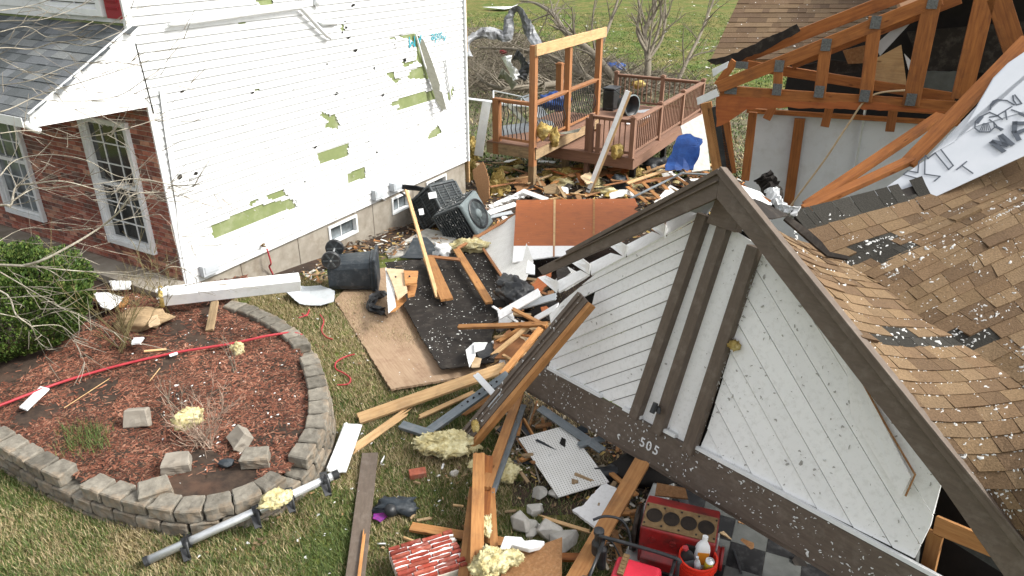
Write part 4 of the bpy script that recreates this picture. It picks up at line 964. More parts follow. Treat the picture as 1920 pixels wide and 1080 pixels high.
tpoly('felt_scrap', [(1325, 113), (1374, 100), (1440, 70), (1494, 45), (1501, 58), (1440, 92), (1376, 118), (1342, 122)], -.1, 'felt', .01, None, .012)
tpoly('felt_scrap', [(1490, 125), (1560, 112), (1610, 118), (1622, 135), (1550, 140), (1475, 128)], -.4, 'felt', .01)
tpoly('shingle_scrap', [(1580, 95), (1622, 85), (1625, 118), (1590, 120)], -.3, 'osb', .01)
tpoly('white_board', [(1640, 85), (1700, 32), (1712, 38), (1650, 105)], -.2, 'white_dk', .01)
tpoly('plywood_sheet', [(1638, 112), (1690, 84), (1702, 172), (1640, 160)], -.4, 'pale_wood', .01)
tpoly('white_board', [(1695, 100), (1712, 118), (1708, 148)], -.25, 'trim', .01)
tpoly('attic_shade_sheet', [(1470, 175), (1483, 110), (1800, -20), (2080, -20), (2080, 330), (1790, 230), (1480, 215)], -1.4, 'dark', .02)  # near-black sheet painted in so the attic reads dark
tpoly('darkened_ceiling', [(1700, 60), (1925, 40), (1925, 140), (1730, 132)], -1.2, 'felt', .02)  # ceiling coloured black to paint in the attic's shade
tpoly('insulation_patch', [(1725, 132), (1798, 135), (1790, 182), (1722, 176)], -1.15, 'rug', .02, 'pale grey streaked panel in the attic', .01)
for a, c, w_, m in (((1324, 192), (1347, 325), .13, 'wood'), ((1338, 200), (1362, 325), .16, 'black'), ((1360, 228), (1372, 325), .11, 'truss_wood'), ((1412, 210), (1397, 338), .1, 'truss_wood')):
    tb('corner_stud', a, c, w_, -.3, m)
Wo = -1.0
tpoly('inner_wall', [(1409, 206), (1500, 212), (1700, 225), (1840, 240), (1840, 470), (1385, 470)], Wo, 'inner', .03, 'smooth white inner wall panel')
tb('wall_stud', (1500, 222), (1476, 400), .13, Wo + .05); tb('top_plate', (1400, 207), (1800, 232), .06, Wo + .04)
for a, c in (((1449, 200), (1437, 224)), ((1557, 196), (1546, 238)), ((1676, 200), (1668, 247))): tb('lookout', a, c, .1, -.7, oc=-.65)
b = MB(); b.tube([TP(1623, 202, Wo + .03), TP(1601, 330, Wo + .03)], .014, 6); b.build('conduit', M_['metal'], th_)
b = MB(); P = [(1697, 169), (1631, 181), (1588, 237), (1549, 296), (1500, 362), (1472, 400)]; b.tube(spline([TP(u, v, .1 - .05 * i) for i, (u, v) in enumerate(P)], 6), .011, 6); b.build('hanging_cable', M_['cardboard'], th_, smooth=True)
b = MB(); q = D(1925, 100, 9); b.prism([V((7.1, 7.2, -.2)), V((7.3, 7.2, -.2)), V((7.3, 13, -.2)), V((7.1, 13, -.2))], V((0, 0, 6.6))); b.build('added_shade_wall', M_['trim'], th_)  # unseen wall added on the right to shade the trusses
b = MB(); q = [TP(1690, 30, -.2), TP(2150, -150, -.2), TP(2150, -150, -1.6), TP(1690, 30, -.2) - tN * 1.4]; q[2] = q[1] - tN * 1.4; b.prism(q, V((0, 0, .06))); b.build('roof_deck', M_['osb'], th_)  # roof slab added over the attic to extend its shade
# far roof slope with shingles
Fa, Fb, Fc = D(1333, 112, 9.9), D(1655, 112, 9.9), D(1385, 0, 11.5)
fx = (Fb - Fa); fy = (Fc - Fa); fy = fy
def R3(s, r): return Fa + fx * (s * 1.5) + fy * (1.25 - r / 12)
b = MB(); n3 = fx.cross(fy).normalized(); n3 = n3 if n3.z > 0 else -n3
for r in range(-1, 15):
    s = 0; 
    while s < 1:
        wd = U(.1, .3) / (fx.length * 1.5); a, c = s, min(1, s + wd); s = c; k = random.choice(tans); k = tuple(.5 * q + .5 * w for q, w in zip(k, (.16, .105, .065))); g = U(.65, .9); t = .014 if R() < .5 else .008
        A0, A1, B1, B0 = R3(a, r + 1) + n3 * t, R3(c, r + 1) + n3 * t, R3(c, r - .1) + n3 * .002, R3(a, r - .1) + n3 * .002
        b.add([A0, A1, B1, B0, A0 - n3 * t, A1 - n3 * t], [(0, 1, 2, 3), (4, 5, 1, 0)], tuple(x * g for x in k))
b.build('shingle_roof', M_['shingle'], th_)
b = MB(); b.prism([R3(0, -1) - n3 * .06, R3(1, -1) - n3 * .06, R3(1, 15) - n3 * .06, R3(0, 15) - n3 * .06], n3 * .055); b.build('roof_deck', M_['osb'], th_)
for _ in range(420):
    s, r = R(), U(-1, 14); roof_flecks.append((R3(s, r), n3))
# rafters and white wrap on the near slope
for a, c, w_, da, dc in (((1512, 386), (1765, 216), .12, 7.2, 7.3), ((1508, 392), (1712, 298), .12, 6.95, 6.9), ((1700, 308), (1930, 72), .15, 6.9, 6.9)):
    A, B = D(*a, da), D(*c, dc); b = MB(); b.bar(A, B, w_, .05); b.build('rafter', M_['truss_wood'], th_, frame((A + B) / 2, B - A), bev=.004)
wc, wn = planefit([D(1620, 372, 6.8), D(1925, 95, 6.75), D(1925, 300, 6.25)])
wuv = [(1605, 372), (1660, 352), (1745, 293), (1790, 262), (1822, 214), (1862, 146), (1890, 118), (1940, 84), (2100, -20), (2100, 300), (1925, 290), (1740, 375), (1650, 400)]
P = [PL(u, v, wc, wn) for u, v in wuv]; wx = (PL(1925, 250, wc, wn) - PL(1700, 350, wc, wn)).normalized(); Mw = frame(P[0].copy(), wx, wn)
b = MB(); b.prism(P, wn * -.006); wrap = b.build('roof_wrap', M_['wrap'], th_, Mw, label='printed white roof wrap sheet')
seam = MB(); q = [PL(u, v, wc + wn * .003, wn) for u, v in [(1742, 292), (1830, 237), (1935, 205), (2090, 120), (2095, -5), (1935, 90), (1890, 122), (1862, 150), (1822, 218), (1790, 266)]]
seam.prism(q, wn * .006); seam.build('wrap_lap', M_['wrap'], wrap, Mw)
def strokes(name, lines, wpx, parent, c, n, off, m='ink', d=6.6):
    b = MB()
    for ln in lines:
        P = [PL(u, v, c + n * off, n) for u, v in ln]
        for i in range(len(P) - 1):
            e = (P[i + 1] - P[i]).normalized() * wpx * d / F * .4; b.bar(P[i] - e, P[i + 1] + e, wpx * d / F, .002, n)
    return b.build(name, M_[m], parent)
w2 = lambda pts: [(1640 + x / 4.32, 150 + y / 4.32) for x, y in pts]
strokes('printed_lettering', [w2([(355, 805), (340, 795), (232, 765), (268, 735), (350, 750), (358, 660), (415, 612)]), w2([(408, 618), (405, 762), (530, 780), (485, 818)]), w2([(410, 610), (432, 636), (490, 590), (600, 725), (636, 692), (528, 552), (565, 528)]),
    w2([(665, 725), (745, 660)]), w2([(705, 692), (795, 755)])], 2.2, wrap, wc, wn, .006)
strokes('printed_lettering', [w2([(950, 505), (1040, 575)]), w2([(960, 498), (1065, 525)]), w2([(1062, 530), (1020, 455)]), w2([(1030, 450), (1110, 520)]), w2([(1135, 345), (1130, 420), (1165, 480)]), w2([(1135, 350), (1225, 350)]), w2([(1145, 430), (1225, 400)])], 8, wrap, wc, wn, .0125)
strokes('printed_emblem', [w2([(1000, 155), (960, 170), (940, 200), (938, 240)]), w2([(812, 385), (815, 340), (850, 300), (905, 275)]), w2([(812, 390), (850, 420), (930, 420), (970, 385), (965, 345), (930, 320)]), w2([(905, 275), (930, 260), (1000, 290), (1035, 320)]),
    w2([(1000, 160), (1070, 165), (1130, 200)]), w2([(1120, 125), (1125, 165), (1150, 200), (1190, 190), (1175, 170), (1135, 120)]), w2([(930, 300), (990, 290), (1110, 215)]), w2([(1110, 240), (1205, 275)]), w2([(1060, 250), (1070, 320)]), w2([(970, 350), (1020, 410)])], 2.2, wrap, wc, wn, .0125)
strokes('printed_emblem', [w2([(985, 165), (950, 200)]), w2([(870, 300), (835, 345)]), w2([(1180, 275), (1215, 290)]), w2([(985, 380), (1030, 400)])], 5, wrap, wc, wn, .0125)
sd2 = [w2([(850 + 18 * k, 415 - 2 * k), (880 + 8 * k, 350)]) for k in range(6)]
strokes('printed_emblem', sd2, 1.2, wrap, wc, wn, .0125)
# ================================================================ DECKS
def deck_frame(C, z0, z1, la, lb, name, label, fm, floor='deck_wood'):
    """C: near corner (bottom), la along house side direction, lb towards the house wall (HL)"""
    d = empty(name, V((C.x, C.y, ter(C.x, C.y))), label, 'deck'); b = MB(); h = z1 - z0
    b.prism([V((p.x, p.y, z0)) for p in (C, C + HD * la, C + HD * la + HL * .05, C + HL * .05)], V((0, 0, h)))
    b.build('rim_board', M_[fm], d, frame(C, HD, Z_UP), bev=.006)
    b = MB(); b.prism([V((p.x, p.y, z0)) for p in (C + HL * .051, C + HL * lb, C + HL * lb + HD * .05, C + HL * .051 + HD * .05)], V((0, 0, h)))
    b.build('rim_board', M_[fm], d, frame(C, HL, Z_UP), bev=.006)
    b = MB(); n = int(la / .145)
    for i in range(n + 1):
        a = C - HD * .02 + HD * (i * .145) - HN * -.03; a = a + HL * 0
        b.prism([V((p.x, p.y, z1 + .002)) for p in (a, a + HD * .138, a + HD * .138 + HL * lb, a + HL * lb)], V((0, 0, .03)))
    b.build('decking', M_[floor], d, frame(C, HL, Z_UP))
    b = MB(); b.prism([V((p.x, p.y, z0 + .02)) for p in (C + HL * .2 + HD * .2, C + HD * la + HL * .2, C + HD * la + HL * lb, C + HL * lb + HD * .2)], V((0, 0, h - .05))); b.build('joists', M_['weather_wood'], d)
    return d
def post(par, P, z0, z1, w_, m, name='post', cap=False):
    b = MB(); b.box(frame(V((P.x, P.y, (z0 + z1) / 2)), Z_UP, HN), z1 - z0, w_, w_)
    if cap: b.box(frame(V((P.x, P.y, z1 + .015)), HD, Z_UP), w_ + .04, w_ + .04, .03); b.box(frame(V((P.x, P.y, z1 + .04)), HD, Z_UP), w_ * .8, w_ * .8, .03)
    return b.build(name, M_[m], par, frame(V((P.x, P.y, z0)), Z_UP, HN), bev=.005)
D1z0, D1z1 = .3, .56
C1 = G(1005, 300, D1z0); e1 = PL(1124, 226, C1, HN); la1 = (e1 - C1).dot(HD); lb1 = (C1 - HC).dot(HN) + .02
deck1 = deck_frame(C1, D1z0, D1z1, la1, lb1, 'upper_deck', 'upper wooden deck with tall cedar frame and black wavy balusters', 'weather_wood')
pz = D1z1 + .03; ztop = PL(1000, 88, C1, HN).z
pin = HL * .1
P1 = C1 + pin + HD * .02; P3 = C1 + pin + HD * (la1 - .02); P2 = C1 + pin + HD * (PL(1068, 262, C1, HN) - C1).dot(HD)
for P in (P1, P2, P3): post(deck1, P, pz - (.45 if P is not P2 else 0), ztop, .14, 'cedar')
b = MB(); A, B = V((P1.x, P1.y, ztop - .09)) + HN * .1 - HD * .1, V((P3.x, P3.y, ztop - .09)) + HN * .1 + HD * .15; b.bar(A, B, .24, .05, HN); b.build('top_beam', M_['pale_wood'], deck1, frame(A, HD, HN), bev=.005, label='pale wide board across the post tops')
P0 = C1 + HL * (lb1 - .25) + HD * .08; post(deck1, P0, pz - .3, pz + 1.0, .16, 'cedar')
PB = C1 + HL * .9 + HD * (la1 - .1); pb = V(PL(1049, 165, C1 + HD * la1, HF)); post(deck1, V((pb.x, pb.y, 0)), pz, pz + 1.25, .16, 'cedar', cap=True)
def rail(par, A, B, z, hgt, m, bm, wavy, gap=.11, bw=.016, rw=.09):
    L = (B - A).length; d = (B - A).normalized(); n = V((d.y, -d.x, 0)); 
    if n.dot(-A) < 0: n = -n
    for zz, w_, t_ in ((z + hgt, rw + .04, .035), (z + hgt - .045, .04, .05), (z + .1, .04, .06)):
        b = MB(); P, Q = V((A.x, A.y, zz)), V((B.x, B.y, zz)); b.bar(P, Q, w_, t_, Z_UP); b.build('rail', M_[m], par, frame(P, d, Z_UP), bev=.004)
    k = int(L / gap)
    for i in range(1, k):
        p = A + d * (L * i / k); b = MB()
        if wavy:
            pts = [V((p.x, p.y, z + .1)) + n * o + V((0, 0, q * (hgt - .13))) for q, o in ((0, 0), (.15, .01), (.32, .06), (.5, .02), (.65, -.015), (.8, .01), (1, 0))]
            b.tube(spline(pts, 2), bw * .75, 5); b.build('baluster', M_[bm], par, smooth=True)
        else:
            b.box(frame(V((p.x, p.y, z + .08 + (hgt - .11) / 2)), d, Z_UP), bw * 1.6, bw * 1.6, hgt - .1); b.build('baluster', M_[bm], par)
rail(deck1, P1 + HD * .07, P2 - HD * .07, pz, .98, 'cedar', 'black', True)
rail(deck1, P2 + HD * .07, P3 - HD * .07, pz, .98, 'cedar', 'black', True)
rail(deck1, P0 - HL * .07, P1 + HL * .07, pz, .98, 'cedar', 'black', True)
for q in (C1 + HD * .3 + HL * .25, C1 + HD * (la1 * .55) + HL * .2, C1 + HD * la1 + HL * .1): post(deck1, q, ter(q.x, q.y) - .1, D1z0 + .02, .15, 'weather_wood')
D2z0, D2z1 = -.08, .17
C2 = G(1186, 319, D2z0); e2 = PL(1316, 232, C2, HN); la2 = (e2 - C2).dot(HD)
deck2 = deck_frame(C2, D2z0, D2z1, la2, 2.9, 'lower_deck', 'lower reddish brown deck with straight square balusters', 'deck_wood')
q = C2 + HL * .08; z2 = D2z1 + .03
pts2 = [q + HD * (la2 * k) for k in (.01, .34, .66, .99)]
for P in pts2: post(deck2, P, z2, z2 + .93, .11, 'deck_wood', cap=True)
for a, c in zip(pts2, pts2[1:]): rail(deck2, a + HD * .05, c - HD * .05, z2, .88, 'deck_wood', 'deck_wood', False, .13)
fa = pts2[3]; fb = fa + HL * 2.7; mid = fa.lerp(fb, .45)
for P in (mid, fb): post(deck2, P, z2, z2 + .93, .11, 'deck_wood', cap=True)
rail(deck2, fa + HL * .06, mid - HL * .06, z2, .88, 'deck_wood', 'deck_wood', False, .14); rail(deck2, mid + HL * .06, fb, z2, .88, 'deck_wood', 'deck_wood', False, .14)
fc = pts2[0] + HL * 1.05; post(deck2, fc, z2, z2 + .93, .11, 'deck_wood'); rail(deck2, pts2[0] + HL * .06, fc - HL * .06, z2, .88, 'deck_wood', 'deck_wood', False, .13)
for k in (.1, .5, .9):
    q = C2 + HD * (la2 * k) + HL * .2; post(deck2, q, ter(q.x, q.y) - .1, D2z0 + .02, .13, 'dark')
q = C2 + HL * 1.25 + HD * .15; post(deck2, q, ter(q.x, q.y) - .1, 1.0, .12, 'deck_wood'); q = C2 + HL * .95 + HD * .1; post(deck2, q, ter(q.x, q.y) - .1, .9, .12, 'deck_wood')
def onz(u, v, z): return G(u, v, z)
# things lying on the decks
def cushion(C, L, w_, t, ang, m, **kw):
    b = MB(); Mx = Matrix.Translation(C) @ Matrix.Rotation(ang, 4, 'Z'); b.grid(lambda s, q: Mx @ V(((s - .5) * L, (q - .5) * w_, t * (max(0, (1 - abs(2 * s - 1) ** 6) * (1 - abs(2 * q - 1) ** 6))) ** .4)), 14, 10); return b.build('cushion', M_[m], None, Mx, smooth=True, **kw)
M_['cush'] = mat('grey_fabric', (.22, .24, .26), (.17, .185, .2), 30, rough=.95, bump=.2, rnd=0)
cushion(onz(965, 246, pz), 1.0, .5, .14, .5, 'cush', label='long grey cushion on the upper deck behind the wavy balusters', cat='cushion')
cushion(onz(1012, 238, pz), .7, .5, .14, .9, 'cush', label='short grey cushion beside the tall corner post of the upper deck', cat='cushion')
lump('blue_tarp', onz(1040, 190, pz + .55), .36, 'blue', (1.1, .8, .6), .45, 1.6, 3, label='crumpled blue tarp bundle on the upper deck', cat='tarp')
# black patio chair, tipped
ch = empty('patio_chair', onz(1010, 222, pz), 'grey folding patio chair lying behind the deck rail', 'chair')
c0 = onz(1010, 222, pz); b = MB()
for s in (0, .5):
    o = c0 + HD * s; b.tube([o + V((0, 0, .0)), o + V((0, 0, .5)) + HL * .5, o + HL * .9 + V((0, 0, .35))], .018, 6)
b.tube([c0 + V((0, 0, .5)) + HL * .5, c0 + HD * .5 + V((0, 0, .5)) + HL * .5], .018, 6); b.build('chair_frame', M_['steel'], ch)
b = MB(); b.grid(lambda s, q: c0 + HD * (.5 * s) + HL * (q * .5) + V((0, 0, .5 * q - .05 * math.sin(math.pi * s))), 6, 6); b.build('seat', M_['cush'], ch)
# metal tub / drum on lower deck
dc = onz(1178, 215, z2) + V((0, 0, .28)); dr = empty('barbecue_drum', dc, 'black round barbecue drum tipped over on the lower deck', 'barbecue')
Mx = frame(dc, V((0, 0, 1)), (HN * .8 - HD * .3)); b = MB(); b.lathe(Mx, [(0, -.3), (.2, -.28), (.29, -.15), (.3, .1), (.3, .12), (.27, .12), (.26, -.1), (.0, -.24)], 22); b.build('bowl', M_['black'], dr, smooth=True)
b = MB(); b.lathe(Mx, [(.3, .1), (.32, .11), (.32, .14), (.29, .14)], 22); b.build('rim', M_['acl'], dr, smooth=True)
b = MB()
for k in range(3): a = 2.1 * k; b.tube([Mx @ V((.2 * math.cos(a), .2 * math.sin(a), -.25)), Mx @ V((.35 * math.cos(a), .35 * math.sin(a), -.6))], .012, 5)
b.build('leg', M_['black'], dr)
lump('insulation_clump', onz(1195, 192, z2) + V((0, 0, .55)), .17, 'insul', (1.3, .8, .7), .5, 3, 4, 3, label='yellow insulation clump on the rim of the black drum', cat='insulation')
b = MB(); p = onz(1145, 205, z2); b.box(frame(p + V((0, 0, .3)), HD, Z_UP), .5, .35, .6); b.box(frame(p + V((0, 0, .64)), HD, Z_UP), .55, .4, .06); tt = b.build('storage_bin', M_['black'], bev=.03, label='dark box standing between the two decks', cat='box')
for k, (u, v, L, w_, a, m, lb) in enumerate([(1200, 222, .6, .16, .3, 'white', 'white splintered board below the black drum on the lower deck'), (1213, 208, .7, .14, -.2, 'metal', 'grey metal strip lying across the lower deck'), (1180, 228, .5, .12, 1.2, 'trim', 'short white trim piece at the corner of the lower deck'), (1208, 232, .45, .1, .8, 'cedar', 'red brown offcut next to the lower deck rail')]):
    p = onz(u, v, z2 + .05); dd = V((math.cos(a), math.sin(a), U(0, .3))); board('scrap_board', p - dd * L / 2, p + dd * L / 2, w_, .02, m, lb, 'board', rag=(.04, .04))
p = onz(985, 232, pz + .02); board('scrap_board', p + V((0, 0, .02)), onz(950, 205, pz) + V((0, 0, .2)), .14, .02, 'grey', 'grey plank leaning on the deck behind the left balusters', 'board')
b = MB(); A = onz(918, 190, pz + 1.0) + V((0, 0, 0)); 
A = PL(913, 190, C1 + HL * .5 + HF * .12, HF); B = PL(897, 292, C1 + HL * .5 + HF * .3, HF)
board('gutter_piece', A, B, .2, .05, 'trim', 'bent white vinyl strip hanging over the upper deck rail by the house', 'trim', up=HF + HN * .4, bend=.06, rag=(.03, .03))
A = T(1102, 360, .05); B = D(1177, 170, 16.6); wb = empty('leaning_board', A, 'tall white and raw wood board leaning on the lower deck', 'board')
w0 = (B - A).normalized(); sdv = w0.cross(V((0, -1, .3))).normalized()
for o, w_, t_, m, nm in ((0, .1, .05, 'trim', 'white_face'), (-.075, .055, .05, 'pale_wood', 'raw_edge')):
    b = MB(); b.bar(A + sdv * -o, B + sdv * -o, w_, t_, V((0, -1, .3))); b.build(nm, M_[m], wb, frame(A, w0, V((0, -1, .3))), bev=.004)
b = MB(); p = onz(1075, 243, pz + .05); p = PL(1075, 243, C1 + HN * .15, HN); 
sheet('metal_flashing', [(1047, 250), (1090, 240), (1084, 247), (1060, 251)], .01, 'grey', 'grey metal flashing lying on the edge of the upper deck', 'flashing', pl=(V((C1.x, C1.y, pz + .03)), V((.05, -.1, 1)).normalized()))
for k, (u, v, r, sq, lb) in enumerate([(1018, 247, .17, (.9, .5, 1.1), 'yellow insulation draped through the balusters beside the tall corner post'), (1040, 258, .16, (.7, .5, 1.4), 'yellow insulation strand hanging off the upper deck edge')]):
    lump('insulation_clump', PL(u, v, C1 + HN * .08, HN), r, 'insul', sq, .6, 2.5, k + 8, 3, label=lb, cat='insulation')
lump('insulation_clump', PL(1157, 284, C2 + HF * .1, HF), .17, 'insul', (.9, .5, 1.1), .6, 2.5, 12, 3, label='yellow insulation tuft caught on the lower deck rim beside the leaning board', cat='insulation')
# ================================================================ AIR CONDITIONERS
def ac_unit(C, ax, up, s, hgt, label, topm):
    Mx = frame(C, up.cross(ax), ax); e = empty('air_conditioner', C, label, 'air conditioner'); b = MB(); b.box(Mx, s * .94, s * .94, hgt); b.build('coil', M_['black'], e, Mx, bev=.02)
    b = MB(); n = 11
    for side in range(4):
        Ms = Mx @ Matrix.Rotation(side * math.pi / 2, 4, 'Z')
        for i in range(n): b.box(Ms @ Matrix.Translation((s / 2, 0, hgt * (-.44 + .85 * i / (n - 1)))) @ Matrix.Rotation(.5, 4, 'Y'), .012, s * .9, hgt / n * .62)
        for k in (-.3, 0, .3): b.box(Ms @ Matrix.Translation((s / 2 + .012, k * s, 0)), .016, .02, hgt * .9)
    b.build('louvre_panel', M_['ac'], e, Mx, bev=.002)
    b = MB()
    for a in (-1, 1):
        for c in (-1, 1): b.box(Mx @ Matrix.Translation((a * s * .485, c * s * .485, 0)), .05, .05, hgt)
    b.box(Mx @ Matrix.Translation((0, 0, -hgt / 2 - .02)), s, s, .04); b.build('casing', M_['ac'], e, Mx, bev=.012)
    b = MB(); b.box(Mx @ Matrix.Translation((0, 0, hgt / 2 + .03)), s * 1.03, s * 1.03, .07, taper=.93); b.build('top_cap', M_[topm], e, Mx, bev=.03)
    Mt = Mx @ Matrix.Translation((0, 0, hgt / 2 + .066)); b = MB(); b.lathe(Mt, [(s * .39, 0), (s * .41, .02), (s * .38, .03), (s * .34, .0), (s * .34, -.01), (0.001, -.01)], 28); b.build('fan_well', M_['black'], e, Mx, smooth=False)
    b = MB()
    for k in range(9): r = s * (.14 + .028 * k); b.lathe(Mt, [(r, .012), (r + .006, .018), (r + .012, .012), (r + .006, .008), (r, .012)], 28)
    b.build('fan_guard', M_['ac'], e, Mx)
    b = MB(); b.lathe(Mt, [(s * .13, .01), (s * .12, .03), (.001, .034)], 20); b.build('hub', M_[topm], e, Mx, smooth=True)
    return e, Mx
c = T(868, 412, .36); ac2, Mx2 = ac_unit(c, V((.78, -.34, .45)).normalized(), V((.3, .85, .1)).normalized(), .74, .62, 'toppled air conditioner with its grey fan top facing the debris', 'acl')
c = T(818, 402, .38); ac1, Mx1 = ac_unit(c + V((.05, .25, .1)), V((-.45, .45, .75)).normalized(), V((.6, .8, 0)).normalized(), .72, .62, 'tilted black air conditioner against the house foundation', 'ac')
for M0, s_, h0 in ((Mx2, .74, .62),):
    for side in range(4):
        Ms = M0 @ Matrix.Rotation(side * math.pi / 2, 4, 'Z'); r3 = Ms.to_3x3()
        if (r3 @ V((1, 0, 0))).dot(CAM - Ms.translation) > 0: FL.append((Ms @ V((s_ / 2 + .025, 0, 0)), r3 @ V((0, 1, 0)), r3 @ V((0, 0, 1)), r3 @ V((1, 0, 0)), [(-.34, -.3), (.34, -.3), (.34, .3), (-.34, .3)], 260))
for du, dv, w_, h_ in ((811, 366, .17, .12), (790, 397, .1, .12)):
    p = D(du, dv, dep(c) - .42); b = MB(); n_ = (CAM - p).normalized(); b.box(frame(p, V((.8, .5, 0)), n_), w_, h_, .004); b.build('label_plate', M_['trim'], ac1)
b = MB(); p = T(808, 452, .03); b.box(frame(p, HD, Z_UP), .85, .8, .09); b.build('equipment_pad', M_['stone'], bev=.01, label='grey square concrete pad behind the dark tarp', cat='pad')
# ================================================================ TRASH BIN
bc = T(650, 548, .02); bn = empty('trash_bin', bc, 'dark grey wheeled trash bin lying on its side by the foundation', 'trash bin')
bx_ = V((.97, .1, .0)).normalized(); Mb = frame(T(612, 550, .0) + V((.05, .15, .3)), bx_, Z_UP)
b = MB(); secs = [(0, .44, .42), (.05, .48, .46), (.35, .51, .49), (.64, .55, .52), (.66, .6, .57), (.70, .6, .57)]; n = 24; vs = []; fs = []
for x, w_, h_ in secs:
    for k in range(n):
        a = 2 * math.pi * k / n; cx, cy = math.cos(a), math.sin(a); rr = 1 / max(abs(cx) ** 5 + abs(cy) ** 5, 1e-6) ** .2; vs.append(Mb @ V((x, cx * rr * w_ / 2, cy * rr * h_ / 2)))
for i in range(len(secs) - 1):
    for k in range(n): fs.append((i * n + k, i * n + (k + 1) % n, i * n + n + (k + 1) % n, i * n + n + k))
fs.append(list(range(n))); b.add(vs, fs); b.build('body', M_['bin'], bn, Mb, smooth=False)
b = MB(); b.box(Mb @ Matrix.Translation((.725, 0, 0)), .05, .64, .61); b.build('lid', M_['bin'], bn, Mb, bev=.02)
for o in (-.24, .24):
    wc_ = Mb @ V((.08, o, .3)); Mw_ = frame(wc_, bx_, Mb.to_3x3() @ V((0, 1, 0)) * (1 if o > 0 else -1)); b = MB()
    b.lathe(Mw_, [(.02, -.03), (.13, -.03), (.145, -.015), (.145, .015), (.13, .03), (.02, .03)], 22); b.build('wheel', M_['black'], bn, Mw_)
    b = MB()
    for k in range(6): a = k * math.pi / 3; b.box(Mw_ @ Matrix.Rotation(a, 4, 'Z') @ Matrix.Translation((.07, 0, .0)), .1, .025, .07)
    b.build('spokes', M_['ac'], bn, Mw_)
b = MB(); b.tube([Mb @ V((.08, -.28, .3)), Mb @ V((.08, .28, .3))], .015, 8); b.build('axle', M_['metal'], bn)
# ================================================================ BACKGROUND TREES AND BRUSH
patch('leaf_litter', [(800, 40), (905, 52), (985, 66), (1060, 92), (1160, 110), (1250, 140), (1340, 160), (1480, 170), (1480, 320), (1100, 300), (860, 300)], 'litter', .01, cell=.35, wob=.9)
0 and patch('dead_grass', [(860, 30), (1000, 40), (1130, 95), (1250, 120), (1340, 140), (1340, 170), (1100, 130), (940, 90), (860, 70)], 'weather_wood', .02, cell=.35, wob=2.0)
def branch(b, P, d, L, r, depth, wig=.25, kids=3, mi=0, droop=0, ang=(.4, .9), fork=.62):
    pts = [P.copy()]; n = max(3, int(L / .18)) if depth > 0 else 3; n = min(n, 8); dd = d.normalized()
    for i in range(n):
        dd = (dd + V((U(-1, 1), U(-1, 1), U(-1, 1))) * wig * .5 + V((0, 0, -droop))).normalized(); pts.append(pts[-1] + dd * L / n)
    rs = [r * (1 - .65 * i / n) for i in range(n + 1)]; b.tube(pts, rs, 5 if r > .02 else 3 if r < .007 else 4, cap=False)
    if depth <= 0: return
    for k in range(kids):
        i = random.randint(max(1, n // 3), n); ax = V((U(-1, 1), U(-1, 1), U(-.6, 1))).normalized(); t = (pts[i] - pts[i - 1]).normalized()
        nd = (Matrix.Rotation(U(*ang), 3, t.cross(ax).normalized()) @ t) if t.cross(ax).length > .01 else t
        branch(b, pts[i], nd, L * fork * U(.7, 1.15), max(rs[i] * .62, .0035), depth - 1, wig, kids, mi, droop, ang, fork)
def tree(uvs, d, r, label, name='bare_tree', depth=3, group=None, m='bark', kids=3, extra=()):
    base = D(*uvs[0], d); base = T(*uvs[0]); dd = dep(base); e = empty(name, base, label, 'tree', group)
    pts = spline([base] + [D(u, v, dd * (1 + .01 * i)) for i, (u, v) in enumerate(uvs[1:])], 4); b = MB(); n = len(pts); rs = [r * (1 - .6 * i / n) for i in range(n)]; b.tube(pts, rs, 7); b.build('trunk', M_[m], e, smooth=True)
    b = MB()
    for k in range(kids * 4):
        i = random.randint(n // 4, n - 1); t = (pts[i] - pts[i - 1]).normalized(); a = V((U(-1, 1), U(-1, 1), U(0, .9))).normalized(); branch(b, pts[i], (t * .7 + a * .8), U(.9, 1.9), rs[i] * .5, depth - 1, .22, 3)
    for ln in extra:
        P = spline([D(u, v, dd) for u, v in ln], 3); b.tube(P, [r * .55 * (1 - .6 * i / len(P)) for i in range(len(P))], 5)
        for k in range(5): i = random.randint(2, len(P) - 1); branch(b, P[i], (P[i] - P[i - 1]).normalized() * .7 + V((U(-1, 1), U(-1, 1), U(0, 1))) * .6, U(.8, 1.6), r * .25, depth - 2, .22, 3)
    b.build('crown', M_[m], e); return e
tree([(1211, 178), (1215, 110), (1208, 60), (1228, 20), (1222, -40)], 0, .17, 'forked bare tree rising directly behind the lower deck', extra=[[(1214, 112), (1230, 70), (1240, 30), (1232, -20)], [(1214, 100), (1195, 60), (1200, 20), (1190, -30)], [(1215, 112), (1240, 75), (1248, 35)]])
tree([(1108, 150), (1125, 90), (1145, 40), (1168, -30)], 0, .12, 'slender bare tree rising behind the tall deck frame', extra=[[(1118, 110), (1110, 50), (1118, -10)]])
tree([(1262, 172), (1290, 110), (1315, 60), (1345, -20)], 0, .10, 'leaning bare sapling between the lower deck and the torn house', extra=[[(1280, 130), (1300, 105), (1340, 95)]], kids=2)
def fallen(uvs, hs, r, label):
    pts = [T(u, v, h) for (u, v), h in zip(uvs, hs)]; e = empty('fallen_tree', V(pts[0]), label, 'tree'); pts = spline(pts, 5); n = len(pts); b = MB(); rs = [r * (1 - .7 * i / n) for i in range(n)]; b.tube(pts, rs, 7); b.build('trunk', M_['bark'], e, smooth=True)
    b = MB()
    for k in range(22):
        i = random.randint(2, n - 1); t = (pts[i] - pts[i - 1]).normalized(); branch(b, pts[i], t * .6 + V((U(-1, 1), U(-1, 1), U(-.2, .8))) * .9, U(.8, 2.0), rs[i] * .45, 2, .25, 3)
    b.build('crown', M_['bark'], e)
